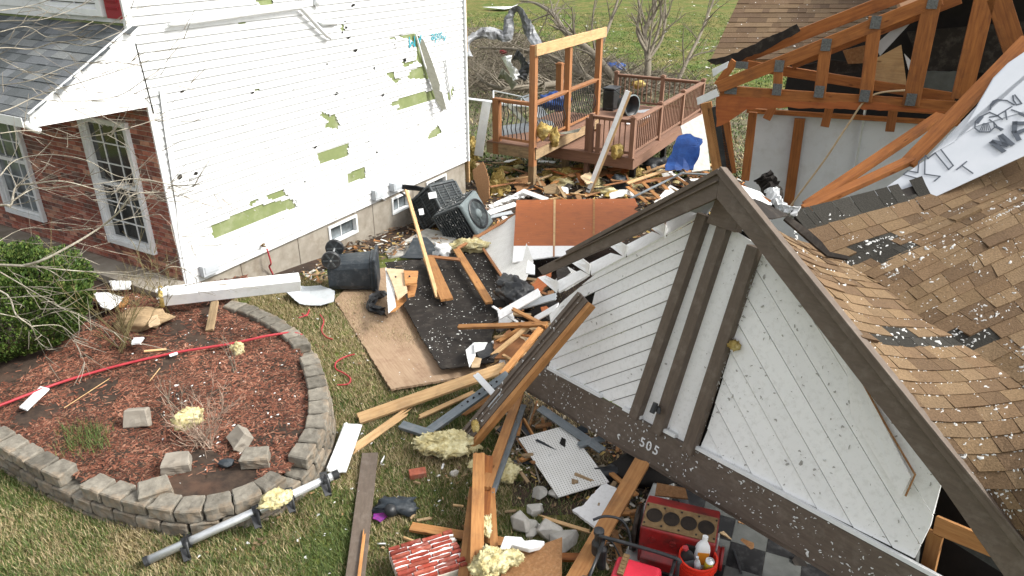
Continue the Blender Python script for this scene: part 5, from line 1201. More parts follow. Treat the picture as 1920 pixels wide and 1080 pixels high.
fallen([(1155, 152), (1110, 100), (1062, 62), (1035, 25), (1000, 5), (975, 2)], (.4, 1.5, 2.2, 2.4, 1.6, 1.2), .19, 'long fallen tree arching from the decks up to the far lawn')
fallen([(1120, 160), (1070, 125), (1020, 103), (960, 92), (900, 90)], (.3, .8, 1.0, 1.0, .8), .17, 'fallen trunk lying across the brush behind the deck frame')
fallen([(1060, 155), (1000, 162), (940, 166), (900, 150)], (.6, .7, .8, .6), .15, 'fallen limb low in the brush next to the house corner')
fallen([(1150, 128), (1190, 150), (1240, 168), (1290, 178)], (.9, .6, .5, .4), .1, 'thin fallen limb behind the lower deck rail')
b = MB()
for _ in range(4600):
    u, v = U(872, 1345), U(62, 172)
    if v < 60 + max(0, (u - 960)) * .28 or (u > 1150 and v < 130): continue
    p = T(u, v, U(0, .8) * U(.3, 1)); d = V((U(-1, 1), U(-1, 1), U(-.3, .5))).normalized(); branch(b, p, d, U(.5, 1.9), U(.008, .026), 0, .5, 0)
b.build('brush_pile', M_['brush'], label='tangled heap of bare twigs behind the decks', kind='stuff')
# twisted metal caught in the branches
def ribbon(name, uvd, w_, m, label, cat, tw=.8, m2=None):
    P = spline([D(*q) for q in uvd], 6); b = MB(); n = len(P)
    def fn(s, q):
        i = min(n - 1, int(s * (n - 1) + .5)); p = P[i]; t = (P[min(n - 1, i + 1)] - P[max(0, i - 1)]).normalized(); a = t.cross(V((0, -1, .2))).normalized(); c = t.cross(a); th = tw * math.sin(i * .22) + q * .8
        o = (q - .5) * w_ * (1 + .3 * mn.noise(V((i * .7, 0, 1)))); return p + (a * math.cos(th) + c * math.sin(th)) * o + c * .06 * mn.noise(V((i * .8, q * 4, 0)))
    b.grid(fn, n - 1, 5); o = b.build(name, M_[m], None, smooth=False, label=label, cat=cat); sd_ = o.modifiers.new('s', 'SOLIDIFY'); sd_.thickness = .012; return o
M_['shiny'] = mat('torn_sheet_metal', (.34, .35, .37), (.015, .015, .018), 2, (1, 1, 1), .4, .2, .05, spec=.5)
ribbon('twisted_metal', [(878, 105, 25), (880, 80, 25), (905, 64, 25.5), (930, 62, 26), (950, 65, 26), (958, 35, 26), (970, 20, 26), (985, 45, 26), (1000, 68, 26), (1015, 92, 25)], .42, 'shiny', 'long black and silver twisted metal sheet over the branches', 'metal sheet')
ribbon('twisted_metal', [(948, 105, 22), (950, 122, 22), (960, 138, 22), (966, 150, 22)], .4, 'trim', 'white torn metal strip hanging in the brush', 'metal sheet')
ribbon('twisted_metal', [(964, 104, 22), (974, 112, 22), (980, 128, 22), (974, 146, 22)], .42, 'black', 'black curled plastic sheet hanging in the brush', 'plastic sheet')
ribbon('twisted_metal', [(936, 140, 21), (948, 148, 21), (962, 166, 21)], .4, 'grey', 'dull grey bent sheet at the foot of the brush', 'metal sheet')
e = empty('screen_frame', T(950, 190), 'thin white screen frame lying against the brush', 'frame'); b = MB(); q = [D(u, v, 21) for u, v in ((925, 170), (978, 181), (976, 200), (925, 196))]
for i in range(4): b.tube([q[i], q[(i + 1) % 4]], .02, 5)
b.build('bars', M_['metal'], e)
p = [T(876, 185, .9), T(1000, 200, .9)]; board('trim_strip', p[0], p[1], .12, .03, 'trim', 'long white trim strip behind the upper deck', 'trim')
# far lawn litter
for i, (pts, lb) in enumerate([([(905, 13), (960, 12), (975, 6), (962, 14), (945, 17)], 'long white torn sheet on the far lawn above the brush'), ([(940, 78), (962, 70), (958, 79)], 'small white sheet at the edge of the brush by the twisted metal'), ([(993, 112), (1003, 116), (1000, 121), (985, 118)], 'white panel piece sticking out of the brush left of the deck frame')]):
    sheet('torn_sheet', [(u, v, .25) for u, v in pts], .02, 'trim', lb, 'sheet')
lump('red_cloth', T(943, 97, .5), .22, 'shutter', (1, .7, .6), .5, 2, 5, 2, label='small red cloth caught in the brush', cat='cloth'); lump('blue_cloth', T(1152, 126, .5), .42, 'blue', (1.2, .8, .5), .6, 1.5, 15, 3, label='blue plastic scrap behind the lower deck', cat='plastic sheet')
def litter():
    u, v = U(870, 1400), U(2, 170) ** 1.0; p = T(u, v)
    return p + V((0, 0, .04)), V((0, 0, 1))
chips('lawn_litter', 260, litter, [(.75, .75, .73), (.6, .58, .5), (.45, .33, .2), (.8, .8, .8)], (.08, .3), (.04, .12), 'attr', .4, kind='stuff', label='pale scraps strewn over the far lawn')
# ================================================================ DEBRIS
def BB(name, a, c, wpx, t, m, label=None, cat='board', rag=(.015, .02), up=None, group=None, parent=None, bend=0, fl=0, abs_z=False):
    A = G(*a) if abs_z else T(*a); B = G(*c) if abs_z else T(*c)
    w_ = wpx * (dep(A) + dep(B)) / 2 / F
    return board(name, A, B, w_, t, m, label, cat, group, parent, up, rag, bend, fl)
SH_ = lambda uv, h: [(u, v, h) for u, v in uv]
# -- large sheets in the middle
sheet('floor_panel', SH_([(628, 562), (733, 729), (775, 722), (962, 690), (958, 668), (850, 590), (758, 498), (700, 504), (672, 514)], .07), .03, 'carpet_wood', 'large worn tan panel lying on the lawn under the black felt', 'panel', fl=14, jg=.008, xdir=V((.5, -.86, 0)))
sheet('black_felt_sheet', SH_([(722, 492), (798, 481), (815, 485), (901, 456), (954, 536), (939, 572), (922, 632), (926, 679), (828, 691), (790, 632), (752, 564), (730, 513)], .12), .015, 'felt', 'large black roofing felt sheet in the middle of the debris', 'roofing felt', fl=130, jg=.008, curl=.03)
sheet('dark_tarp', SH_([(748, 482), (775, 452), (800, 450), (842, 480), (800, 486)], .14), .01, 'bin', 'blue grey plastic sheet behind the black felt', 'plastic sheet', curl=.1)
sheet('flagstone', [(722, 470, .03), (745, 455, .03), (788, 458, .03), (765, 478, .03), (728, 482, .03)], .04, 'stone', 'flat grey flagstone near the foundation', 'stone')
sheet('pegboard', [(896, 447, .22), (967, 402, .5), (1000, 490, .5), (985, 525, .35), (955, 538, .2)], .012, 'peg', 'white pegboard next to the orange plywood', 'pegboard', fl=14)
BB('edge_strip', (858, 466, .3), (970, 400, .5), 6, .03, 'cedar', 'thin red brown strip above the white pegboard', 'board')
BB('edge_strip', (895, 450, .22), (957, 542, .22), 5, .03, 'cedar', 'thin red brown strip along the lower edge of the pegboard', 'board')
ply = sheet('plywood_sheet', [(968, 375, .75), (1190, 372, .75), (1196, 385, .7), (1188, 392, .7), (1203, 400, .66), (1196, 412, .6), (1205, 425, .55), (1168, 452, .5), (1100, 462, .45), (963, 461, .45)], .02, 'ply', 'big orange red plywood sheet beside the gable', 'plywood', fl=7)
cP = WM[ply.name].translation; nP = (WM[ply.name].to_3x3() @ V((0, 0, 1)))
def on(par, name, uv, off, m, t=.006, label=None):
    P = [PL(u, v, cP + nP * off, nP) for u, v in uv]; b = MB(); b.prism([p - nP * t for p in P], nP * t); return b.build(name, M_[m], par, WM[par.name].copy(), label=label)
on(ply, 'seam', [(1038, 374), (1042, 374), (1041, 461), (1037, 461)], .012, 'pale_wood'); on(ply, 'seam', [(1112, 373), (1116, 373), (1115, 455), (1111, 455)], .012, 'wood')
on(ply, 'white_edge', [(963, 461), (1100, 461), (1100, 480), (1042, 480), (961, 491)], .003, 'white', .02, 'white painted lower strip of the plywood')
on(ply, 'seam', [(1037, 461), (1040, 461), (1040, 481), (1037, 481)], .012, 'cedar')
sheet('pegboard', [(972, 822, .12), (1062, 797, .2), (1142, 903, .14), (1047, 932, .1)], .012, 'peg', 'white pegboard square on the grass under the header beam', 'pegboard', fl=10)
BB('edge_strip', (969, 822, .1), (991, 852, .1), 5, .02, 'osb', 'brown splintered strip at the corner of the pegboard square', 'board')
sheet('foam_board', [(1132, 903, .12), (1158, 917, .16), (1119, 990, .12), (1073, 956, .1), (1095, 946, .1)], .03, 'white', 'broken pale blue foam board beside the garage kerb', 'foam board', jg=.006)
sheet('osb_piece', [(942, 1047, .2), (1054, 1007, .25), (1053, 1120, .2), (935, 1120, .15)], .015, 'osb', 'dark brown board at the bottom edge near the white bracket', 'board', fl=10)
BR = [(946, 1004), (978, 1006), (984, 1013), (1000, 1011), (1022, 1014), (1012, 1024), (992, 1029), (972, 1024), (958, 1020), (940, 1048), (931, 1043)]
o = sheet('white_bracket', [(u, v, .32) for u, v in BR], .05, 'trim', 'white moulded plastic bracket near the stones', 'bracket'); bb_ = o.modifiers.new('b', 'BEVEL'); bb_.width = .01; bb_.segments = 2
# brick chunk
bp_ = [(728, 1033), (846, 998), (864, 1090), (712, 1110)]; P = [T(u, v, .18) for u, v in bp_]; bcN = planefit(P)[1]; e1 = (P[1] - P[0]); e2 = (P[3] - P[0]); L1 = e1.length; L2 = e2.length; e1.normalize(); e2 = (e2 - e1 * e2.dot(e1)).normalized()
bk = empty('brick_chunk', P[0] - V((0, 0, .15)), 'broken slab of red brickwork with white mortar', 'brickwork')
b = MB(); Mk = frame(P[0] + e1 * L1 / 2 + e2 * L2 / 2 - bcN * .04, e1, bcN); b.box(Mk, L1, L2, .09); b.build('mortar_body', M_['mortar'], bk, Mk, bev=.01)
nr = 9
for r in range(nr):
    s = -U(0, .1)
    while s < L1:
        L = .19; a, c = max(0, s), min(L1, s + L - .012)
        if c - a > .03:
            g = U(.7, 1.2); k = random.choice([(.30, .05, .03), (.24, .045, .03), (.34, .08, .05)]); b = MB()
            b.box(frame(P[0] + e1 * (a + c) / 2 + e2 * (L2 * (r + .5) / nr) - bcN * U(-.006, .012), e1, bcN) @ Matrix.Rotation(U(-.04, .04), 4, 'X'), c - a, L2 / nr * U(.55, .75), .09, tuple(x * g for x in k)); b.build('brick', M_['brick'], bk, Mk, bev=.004)
        s += L
for r in range(nr - 1):
    b = MB(); q0 = P[0] + e2 * (L2 * (r + 1) / nr) + bcN * .012; pts = [q0 + e1 * (L1 * i / 9) + e2 * U(-.012, .012) + bcN * U(-.004, .01) for i in range(10)]; b.tube(pts, [U(.006, .024) for _ in range(10)], 6, flat=.5); b.build('mortar_ridge', M_['white'], bk, Mk)
b = MB()
for _ in range(46):
    c_ = P[0] + e1 * U(.02, L1 - .02) + e2 * U(.02, L2 - .02) + bcN * .004; x = e1 * math.cos(U(-.5, .5)) + e2 * U(-.4, .4); y = bcN.cross(x).normalized(); s = U(.012, .05); n_ = random.randint(5, 8)
    b.prism([c_ + x * math.cos(6.283 * i / n_) * s * U(.6, 1.5) + y * math.sin(6.283 * i / n_) * s * U(.2, .6) for i in range(n_)], bcN * U(.006, .016))
b.build('mortar_crust', M_['mortar'], bk, Mk)
# -- long boards
def beam_fascia():
    A, B = T(876, 824, .12), D(1098, 560, dep(GP(1098, 560, .25))); up = V((-.25, -.35, 1)); e = empty('fascia_beam', A, 'long brown fascia beam with a raw orange edge leaning on the gable', 'beam')
    d = (B - A).normalized(); y = up.cross(d).normalized(); z = d.cross(y); w_ = .22
    for nm, o, oz, ww, tt, m in (('face_board', .03, 0, .17, .04, 'brown'), ('moulding', .085, .02, .045, .05, 'brown'), ('moulding', .02, .025, .02, .03, 'brown'), ('raw_edge', -.088, -.03, .055, .09, 'wood')):
        b = MB(); P, Q = A + y * o + z * oz, B + y * o + z * oz; b.bar(P, Q, ww, tt, z); b.build(nm, M_[m], e, frame(P, d, z), bev=.005)
    b = MB(); p = A.lerp(B, .27) + y * .03 + z * .024; b.box(frame(p, d, z), .22, .05, .004); b.build('label_strip', M_['white_dk'], e)
    FL.append((A + z * .045, d, y, z, [(0, -.05), ((B - A).length, -.05), ((B - A).length, .1), (0, .1)], 200))
beam_fascia()
BB('lumber', (672, 786, .05), (950, 688, .3), 24, .04, 'pale_wood', 'long pale lumber board on the grass below the tan panel')
BB('lumber', (787, 782, .04), (888, 736, .1), 9, .03, 'pale_wood', 'thin pale strip between the long pale board and the steel channel', rag=(.05, .03))
BB('lumber', (655, 848, .03), (757, 776, .05), 17, .02, 'pale_wood', 'splintered pale plank under the white trim board', rag=(.25, .2))
BB('lumber', (868, 775, .06), (922, 742, .2), 16, .02, 'wood', 'short orange offcut under the fascia beam', rag=(.05, .05))
wt = BB('trim_board', (662, 796, .1), (630, 884, .08), 36, .02, 'trim', 'white trim board lying between the block wall and the brown plank', 'trim', fl=20)
BB('fold_lip', (650, 795, .13), (615, 880, .11), 5, .04, 'trim', None, None, parent=wt)
BB('brown_plank', (694, 850, .06), (664, 1100, .08), 33, .022, 'brown', 'long brown painted plank lying on the grass', 'plank', rag=(.01, .15), fl=10)
BB('wood_splinter', (683, 1000, .1), (672, 1090, .12), 6, .02, 'wood', 'orange splinter on the brown plank', rag=(.1, .05))
st_ = empty('steel_channel', T(812, 815), 'blue grey steel channel with a foot plate under the fascia beam', 'steel channel')
BB('channel_web', (802, 808, .08), (952, 700, .45), 15, .012, 'steel', None, None, parent=st_); BB('channel_flange', (806, 813, .06), (955, 707, .43), 7, .05, 'steel', None, None, parent=st_); BB('foot_plate', (752, 797, .06), (818, 818, .08), 17, .05, 'steel', None, None, parent=st_)
for i in range(12):
    t = i / 12; p = T(812 + 130 * t, 798 - 90 * t, .085 + .35 * t); b = MB(); b.box(frame(p, V((.6, .6, .2)), Z_UP), .02, .02, .012); b.build('punched_hole', M_['dark'], st_)
st2 = empty('steel_channel', T(1020, 770), 'dark blue steel channel under the left end of the header beam', 'steel channel')
BB('channel_web', (1012, 765, .25), (1130, 845, .2), 17, .02, 'steel', None, None, parent=st2); BB('cross_piece', (1085, 835, .2), (1132, 822, .2), 12, .04, 'steel', None, None, parent=st2)
BB('trim_scrap', (892, 702, .5), (925, 738, .42), 13, .015, 'trim', 'small white slat across the steel channel', 'trim')
BB('lumber', (898, 852, .45), (893, 1100, .25), 24, .04, 'wood', 'upright orange stud, broadest of the crossed lumber', rag=(.01, 0))
BB('lumber', (915, 856, .4), (906, 1000, .25), 20, .04, 'truss_wood', 'darker stud right behind the broadest orange stud')
BB('lumber', (889, 915, .3), (868, 1085, .15), 19, .04, 'wood', 'orange stud slanting left below the crossed lumber')
BB('lumber', (921, 918, .3), (927, 1040, .2), 15, .04, 'wood', 'short orange stud carrying a strip of insulation')
BB('lumber', (975, 735, .25), (911, 915, .38), 18, .04, 'wood', 'orange stud running from the crossed lumber up under the fascia beam', rag=(0, .04))
BB('metal_rail', (982, 760, .15), (923, 925, .3), 11, .03, 'steel', 'dark metal rail beside the slanting orange stud', 'rail')
BB('lumber', (770, 988, .08), (948, 1018, .12), 18, .04, 'wood', 'orange board lying flat above the brick slab')
BB('lumber', (876, 1040, .1), (1096, 1046, .15), 15, .04, 'truss_wood', 'reddish board lying flat beneath the white bracket')
BB('lumber', (1204, 866, .55), (1073, 1095, .2), 31, .05, 'wood', 'thick orange timber along the garage kerb')
BB('lumber', (762, 357, 1.1), (820, 558, .15), 8, .028, 'pale_wood', 'tall pale board leaning up against the house', up=V((.5, -.8, .3)))
BB('lumber', (803, 484, .25), (838, 562, .18), 22, .04, 'wood', 'short orange board against the tall pale board', rag=(0, .02))
BB('lumber', (856, 468, .3), (918, 568, .2), 14, .04, 'wood', 'orange board crossing the black felt')
BB('lumber', (803, 481, .26), (862, 487, .3), 7, .03, 'cedar', 'thin dark strip at the top of the black felt')
BB('lumber', (860, 613, .3), (1026, 608, .6), 10, .04, 'wood', 'thin orange strip reaching from the felt to the gable')
BB('lumber', (941, 703, .4), (1014, 616, .6), 12, .04, 'wood', 'orange stick along the left side of the fascia beam')
BB('lumber', (922, 668, .3), (990, 612, .5), 9, .03, 'pale_wood', 'pale splintered stick in the pile left of the fascia beam', rag=(.1, .05))
BB('lumber', (935, 640, .3), (1005, 600, .5), 8, .03, 'wood', 'orange stick over the brown cardboard in the pile', rag=(.05, .05))
BB('lumber', (962, 580, .5), (1025, 612, .6), 8, .03, 'wood', 'splintered stick pointing down at the fascia beam', rag=(.08, .02))
BB('white_board', (935, 592, .4), (1012, 548, .7), 20, .02, 'white', 'white painted board resting in the pile beside the gable', 'board', fl=20)
BB('white_board', (950, 582, .38), (1042, 556, .7), 18, .02, 'white_dk', 'grey white board under the resting white board', 'board')
BB('white_board', (1000, 600, .5), (1045, 575, .8), 20, .015, 'white', 'short white plank at the gable left edge', 'board')
sheet('ply_scrap', [(1010, 520, .45), (1036, 505, .5), (1030, 530, .4), (985, 575, .3), (962, 577, .3)], .015, 'ply', 'orange plywood scrap under the left rake board', 'plywood', jg=.01)
sheet('felt_scrap', [(1043, 505, .45), (1062, 498, .45), (1070, 510, .45), (1045, 528, .42)], .01, 'felt', 'small black felt piece beside the lookout covers', 'roofing felt')
sheet('pegboard', [(1040, 525, .35), (1065, 500, .4), (1100, 520, .4), (1060, 545, .35)], .01, 'peg', 'pegboard scrap behind the frieze boards of the gable', 'pegboard')
sheet('board_scrap', [(1003, 497, .7), (990, 487, .7), (986, 512, .7), (1003, 514, .7)], .015, 'trim', 'tiny white panel at the end of the left rake board', 'panel')
sheet('card_scrap', [(925, 640, .25), (955, 618, .35), (985, 640, .35), (960, 672, .25), (928, 672, .22)], .02, 'cedar', 'reddish wood shard in the pile left of the fascia beam', 'board', jg=.012)
lump('plastic_bag', T(965, 548, .35), .3, 'black', (.7, 1.3, .6), .4, 1.8, 31, 4, rot=.5, label='black plastic bag beside the white pegboard', cat='bag')
lump('plastic_bag', T(1000, 590, .05), .45, 'dark', (1.3, .8, .5), .4, 1.8, 33, 3, label='black plastic heap below the white boards', cat='bag')
# broken cabinet piece
cb = empty('broken_cabinet', T(745, 575), 'broken white and orange wooden cabinet on the black felt', 'cabinet')
for uv, h, m, nm in (([(723, 502), (735, 505), (742, 572), (728, 584)], .42, 'trim', 'side_panel'), ([(724, 503), (757, 505), (764, 545), (745, 560), (735, 528)], .46, 'cardboard', 'back_panel'), ([(757, 507), (784, 508), (781, 530), (760, 532)], .5, 'wood', 'drawer_front'), ([(760, 533), (782, 532), (777, 552), (765, 555)], .36, 'wood', 'drawer_front'), ([(740, 548), (757, 545), (762, 560), (742, 580), (730, 583)], .25, 'wood', 'torn_panel')):
    sheet(nm, SH_(uv, h), .03, m, parent=cb, jg=.004)
for u, v in ((742, 519), (768, 518)): p = T(u, v, .52); b = MB(); b.lathe(frame(p, V((1, 0, 0)), (CAM - p).normalized()), [(.014, 0), (.014, .02), (0, .025)], 10); b.build('knob', M_['black'], cb)
ribbon('rubber_strip', [(728, 556, dep(T(728, 556))), (712, 553, dep(T(712, 553, .1))), (700, 560, dep(T(700, 560, .15))), (694, 578, dep(T(694, 578, .1))), (722, 585, dep(T(722, 585, .1)))], .14, 'black', 'black bent rubber strip on the tan panel', 'rubber', .2)
tp = empty('torn_carton', T(890, 680), 'torn white and tan box with a black tray in it', 'box')
for uv, h, m, nm in (([(873, 656), (889, 642), (892, 666), (880, 688)], .3, 'trim', 'flap'), ([(889, 642), (914, 642), (908, 654), (890, 660)], .34, 'trim', 'flap'), ([(885, 668), (903, 672), (899, 688), (884, 689)], .22, 'cardboard', 'flap'), ([(893, 660), (922, 640), (926, 664), (900, 674)], .2, 'black', 'tray')): sheet(nm, SH_(uv, h), .01, m, parent=tp, jg=.003)
lump('paper_bouquet', T(829, 470, .2), .15, 'trim', (1, 1, .8), .9, 3.5, 41, 3, label='crumpled white paper beside the tall pale board', cat='paper')
lump('insulation_clump', T(880, 460, .25), .24, 'insulp', (1.4, .7, .5), .5, 3, 43, 4, label='dirty pale insulation at the tip of the pegboard strip', cat='insulation')
# -- metal sheet and white porch column
sheet('metal_sheet', SH_([(537, 548), (560, 530), (600, 528), (628, 548), (626, 562), (600, 567), (560, 562)], .12), .008, 'white_dk', 'crumpled white metal sheet beside the trash bin', 'metal sheet', curl=.12, jg=.006)
A, B = G(305, 556, .62), G(562, 528, .52); col = empty('porch_column', A - V((0, 0, .3)), 'fallen white square porch column lying across the bed end', 'column')
b = MB(); Mx = frame((A + B) / 2, B - A, Z_UP + V((0, -.35, 0))); L = (B - A).length; b.box(Mx, L, .19, .19); b.build('shaft', M_['trim'], col, Mx, bev=.008)
b = MB(); b.box(Mx @ Matrix.Translation((-L / 2 - .015, 0, 0)), .06, .22, .22); b.build('torn_base', M_['insul'], col, Mx, bev=.02)
b = MB()
for k in range(5): b.box(Mx @ Matrix.Translation((-L / 2 + .03, U(-.09, .09), .1)) @ Matrix.Rotation(U(-.6, .6), 4, 'Y'), U(.1, .25), .05, .01)
b.build('torn_cladding', M_['trim'], col)
BB('stake', (402, 566, .0), (393, 621, .0), 14, .05, 'weather_wood', 'short weathered stake standing under the white column', 'stake') if False else board('stake', G(403, 566, .55), G(393, 620, .38), .1, .04, 'weather_wood', 'short weathered stake under the white column', 'stake', up=V((0, -1, .4)))
for uv, m, lb in (([(172, 548), (200, 548), (236, 558), (205, 580), (190, 575)], 'trim', 'white torn sheet beside the evergreen bush'), ([(205, 526), (246, 526), (244, 540), (210, 542)], 'trim', 'small white box lid on the walkway by the brick'), ([(225, 560), (240, 555), (238, 572), (222, 575)], 'wood', 'orange scrap among the bush debris'), ([(270, 585), (290, 578), (300, 605), (280, 612)], 'cardboard', 'tan splintered box side at the mulch edge'), ([(250, 633), (270, 632), (262, 642), (246, 644)], 'trim', 'small white scrap on the mulch by the bush')):
    P = [G(u, v, .5) for u, v in uv]; cc, nn = planefit(P); sheet('scrap', [(u, v, 0) for u, v in uv], .02, m, lb, 'scrap', pl=(cc, (nn + V((U(-.2, .2), U(-.2, .2), 0))).normalized()), jg=.01)
lump('dead_leaves', G(265, 600, .42), .28, 'weather_wood', (1.2, .8, .5), .6, 3, 51, 3, label='tan crumpled leaf and card heap at the edge of the mulch', cat='leaves')
board('stick', BD(270, 659, .03), BD(312, 655, .03), .03, .02, 'pale_wood', 'short pale stick on the mulch above the hose', 'stick')
sheet('gutter_piece', [(92, 728, 0), (76, 724, 0), (36, 763, 0), (50, 768, 0)], .02, 'trim', 'short white gutter piece lying on the hose', 'gutter', pl=(BD(62, 748, .07), V((0, 0, 1))))
board('hose_tag', BD(318, 667, .06), BD(333, 662, .06), .04, .01, 'trim', 'small white tag on the red hose', 'tag')
# -- hoses
def hose(uvs, r, m, label, cat='hose', f=None, h=.03):
    pts = spline([(f or T)(u, v, h + U(0, .02)) for u, v in uvs], 8); b = MB(); b.tube(pts, r, 8); return b.build(cat.replace(' ', '_'), M_[m], smooth=True, label=label, cat=cat)
hose([(-40, 775), (0, 760), (60, 737), (120, 715), (220, 686), (330, 661), (430, 645), (500, 630), (545, 624), (566, 628)], .016, 'red', 'red hose lying across the mulch bed', f=BD, h=.05)
hose([(600, 590), (607, 602), (603, 620), (612, 632), (624, 636)], .009, 'red', 'short red rope piece beside the tan panel', 'rope')
hose([(665, 664), (645, 670), (630, 680), (630, 692), (645, 700), (657, 710), (652, 720), (632, 722)], .01, 'red', 'curled red rope on the grass right of the block wall', 'rope')
hose([(560, 596), (575, 590), (580, 580), (575, 592), (566, 588)], .009, 'red', 'small red rope loop by the wall end', 'rope')
b = MB(); p0 = wall_pt(HD, HN, *W1(492, 464), .1); b.tube(spline([p0, p0 + V((.03, 0, -.25)), T(505, 500, .2), T(512, 515, .02)], 6), .014, 6); b.build('hose', M_['red'], smooth=True, label='red hose hanging from the tap on the foundation', cat='hose')
# -- loose blocks in the bed
for i, (u, v, w_, rx, rz, lb) in enumerate([(257, 783, .27, 1.15, .15, 'upright tan grey block in the middle of the mulch'), (332, 868, .27, .15, .2, 'tan block lying near the front of the mulch bed'), (450, 822, .26, .7, -.9, 'tilted tan block right of the dry shrub'), (480, 858, .28, .1, .1, 'flat grey block near the right side of the bed'), (290, 918, .3, .25, .5, 'grey block tipped off the front of the wall')]):
    c = BD(u, v, .07); Mx = Matrix.Translation(c) @ Matrix.Rotation(rz, 4, 'Z') @ Matrix.Rotation(rx, 4, 'X'); block_mb(Mx, w_, .19, .13).build('wall_block', M_['block'] if i not in (0, 1, 2) else M_['conc'], None, Mx, label=lb, cat='block')
rock('dark_stone', BD(423, 868, .04), .09, 'bin', (1, .8, .6), 3, label='small dark stone beside the flat grey block', cat='stone')
# -- stones
for i, (u, v, r, sq, lb) in enumerate([(1013, 925, .085, (1, .9, .8), 'small round grey stone under the pegboard corner'), (1003, 957, .085, (1, .9, .9), 'grey stone above the pile of stones'), (976, 983, .12, (1.1, .7, .9), 'long grey stone at the left of the pile'), (999, 983, .07, (1, 1, .8), 'small stone in the middle of the pile'), (996, 1000, .07, (1, .8, .8), 'small square stone at the bottom of the pile'), (1028, 993, .13, (1, .9, .8), 'large pale stone in the pile'), (1056, 1012, .14, (1.2, .8, .8), 'largest stone at the right of the pile'), (1040, 927, .08, (.9, .8, .7), 'stone half hidden by the pegboard edge'), (852, 888, .045, (1, 1, .7), 'single white pebble on the grass')]):
    rock('stone', T(u, v, r * .4), r * 1.2, 'stone', sq, i * 7, rot=U(0, 3), label=lb, cat='stone')
b = MB(); p = T(783, 888, .045); Mx = frame(p, V((.95, .25, 0)), V((.1, -.1, 1))); b.box(Mx, .17, .09, .075, (.34, .1, .06)); b.build('brick', M_['brick'], None, Mx, bev=.006, label='single red brick on the grass', cat='brick')
lump('mangled_lamp', T(745, 948, .07), .12, 'bin', (1.5, .8, .5), 1.1, 3.5, 61, 3, label='grey mangled plastic part on the grass', cat='plastic part')
b = MB(); p = T(733, 957, .08); b.lathe(frame(p, V((1, 0, 0)), V((.5, -.7, .6))), [(0, -.08), (.05, -.07), (.065, .0), (.05, .06), (.0, .07)], 14); b.build('black_canister', M_['black'], smooth=True, label='small black canister next to the grey mangled part', cat='canister')
sheet('snack_wrapper', SH_([(700, 958), (722, 956), (726, 968), (712, 978), (699, 972)], .05), .01, 'purple', 'crumpled purple wrapper beside the brown plank', 'wrapper', jg=.006)
# -- insulation
for i, (u, v, h, r, sq, m, lb) in enumerate([
    (835, 832, .12, .26, (1.15, .75, .4), 'insulp', 'big pale yellow insulation pad at the foot of the fascia beam'),
    (518, 934, .40, .12, (1.2, .8, .5), 'insulp', 'yellow insulation stuck on the silver tube'),
    (918, 1058, .3, .16, (1, .8, .7), 'insulp', 'pale insulation clump over the board at the bottom'),
    (950, 1046, .3, .1, (1.5, .7, .7), 'insulp', 'small insulation tail next to the white bracket'),
    (912, 985, .28, .09, (.5, 1.6, .5), 'insulp', 'thin insulation strip on the broadest orange stud'),
    (945, 885, .08, .15, (1, .9, .6), 'insulp', 'insulation tuft behind the metal rail'),
    (905, 870, .05, .12, (1.3, .8, .5), 'insulp', 'insulation tuft left of the orange studs'),
    (352, 750, .0, .115, (1.3, .6, .9), 'insulp', 'pale insulation on top of the dry shrub'),
    (446, 655, .0, .09, (.8, .6, 1.2), 'insulp', 'small insulation tuft on the mulch by the hose'),
    (892, 798, .3, .07, (.6, 1.6, .5), 'insul', 'insulation strip beside the fascia beam'),
    (883, 290, .3, .3, (.6, .6, 1.7), 'insul', 'yellow insulation hanging at the house corner by the upper deck'),
    (882, 335, .0, .3, (.55, .6, 1.5), 'insul', 'dirty insulation batt standing at the foundation corner'),
    (935, 355, .1, .3, (.8, .7, 1.4), 'insul', 'tall golden insulation heap beside the air conditioner'),
    (955, 345, .0, .25, (1.3, .7, .6), 'insul', 'golden insulation behind the tall heap'),
    (965, 308, .1, .22, (1.2, .7, .6), 'insul', 'insulation scrap under the upper deck corner'),
    (1060, 330, .1, .33, (1.4, .7, .6), 'insul', 'golden insulation roll left of the leaning board'),
    (1035, 330, .1, .26, (1.3, .7, .6), 'insul', 'insulation mound under the edge of the upper deck'),
    (1085, 325, .1, .25, (1, .7, .8), 'insul', 'insulation tuft right behind the leaning board'),
    (1122, 353, .0, .26, (1, .8, .8), 'insulp', 'pale insulation tuft at the foot of the leaning board'),
    (1180, 345, .05, .27, (1.4, .8, .5), 'insulp', 'pale insulation patch beside the wooden lattice'),
    (1188, 327, .1, .26, (1.4, .8, .5), 'insul', 'yellow insulation under the lower deck corner'),
    (1100, 344, .0, .22, (1.2, .8, .5), 'insulp', 'flat pale insulation in the middle of the back debris'),
    (1158, 285, -.5, .01, (1, 1, 1), 'insul', '')]):
    if not lb: continue
    P = BD(u, v, .06 + h) if u < 500 and v < 860 else T(u, v, h)
    if lb.startswith('pale insulation on top'): P = BD(u, v + 35, .28)
    lump('insulation_clump', P, r, m, sq, .5, 2.2, 70 + i * 3, 5 if r > .14 else 4, label=lb, cat='insulation', rot=U(0, .8))
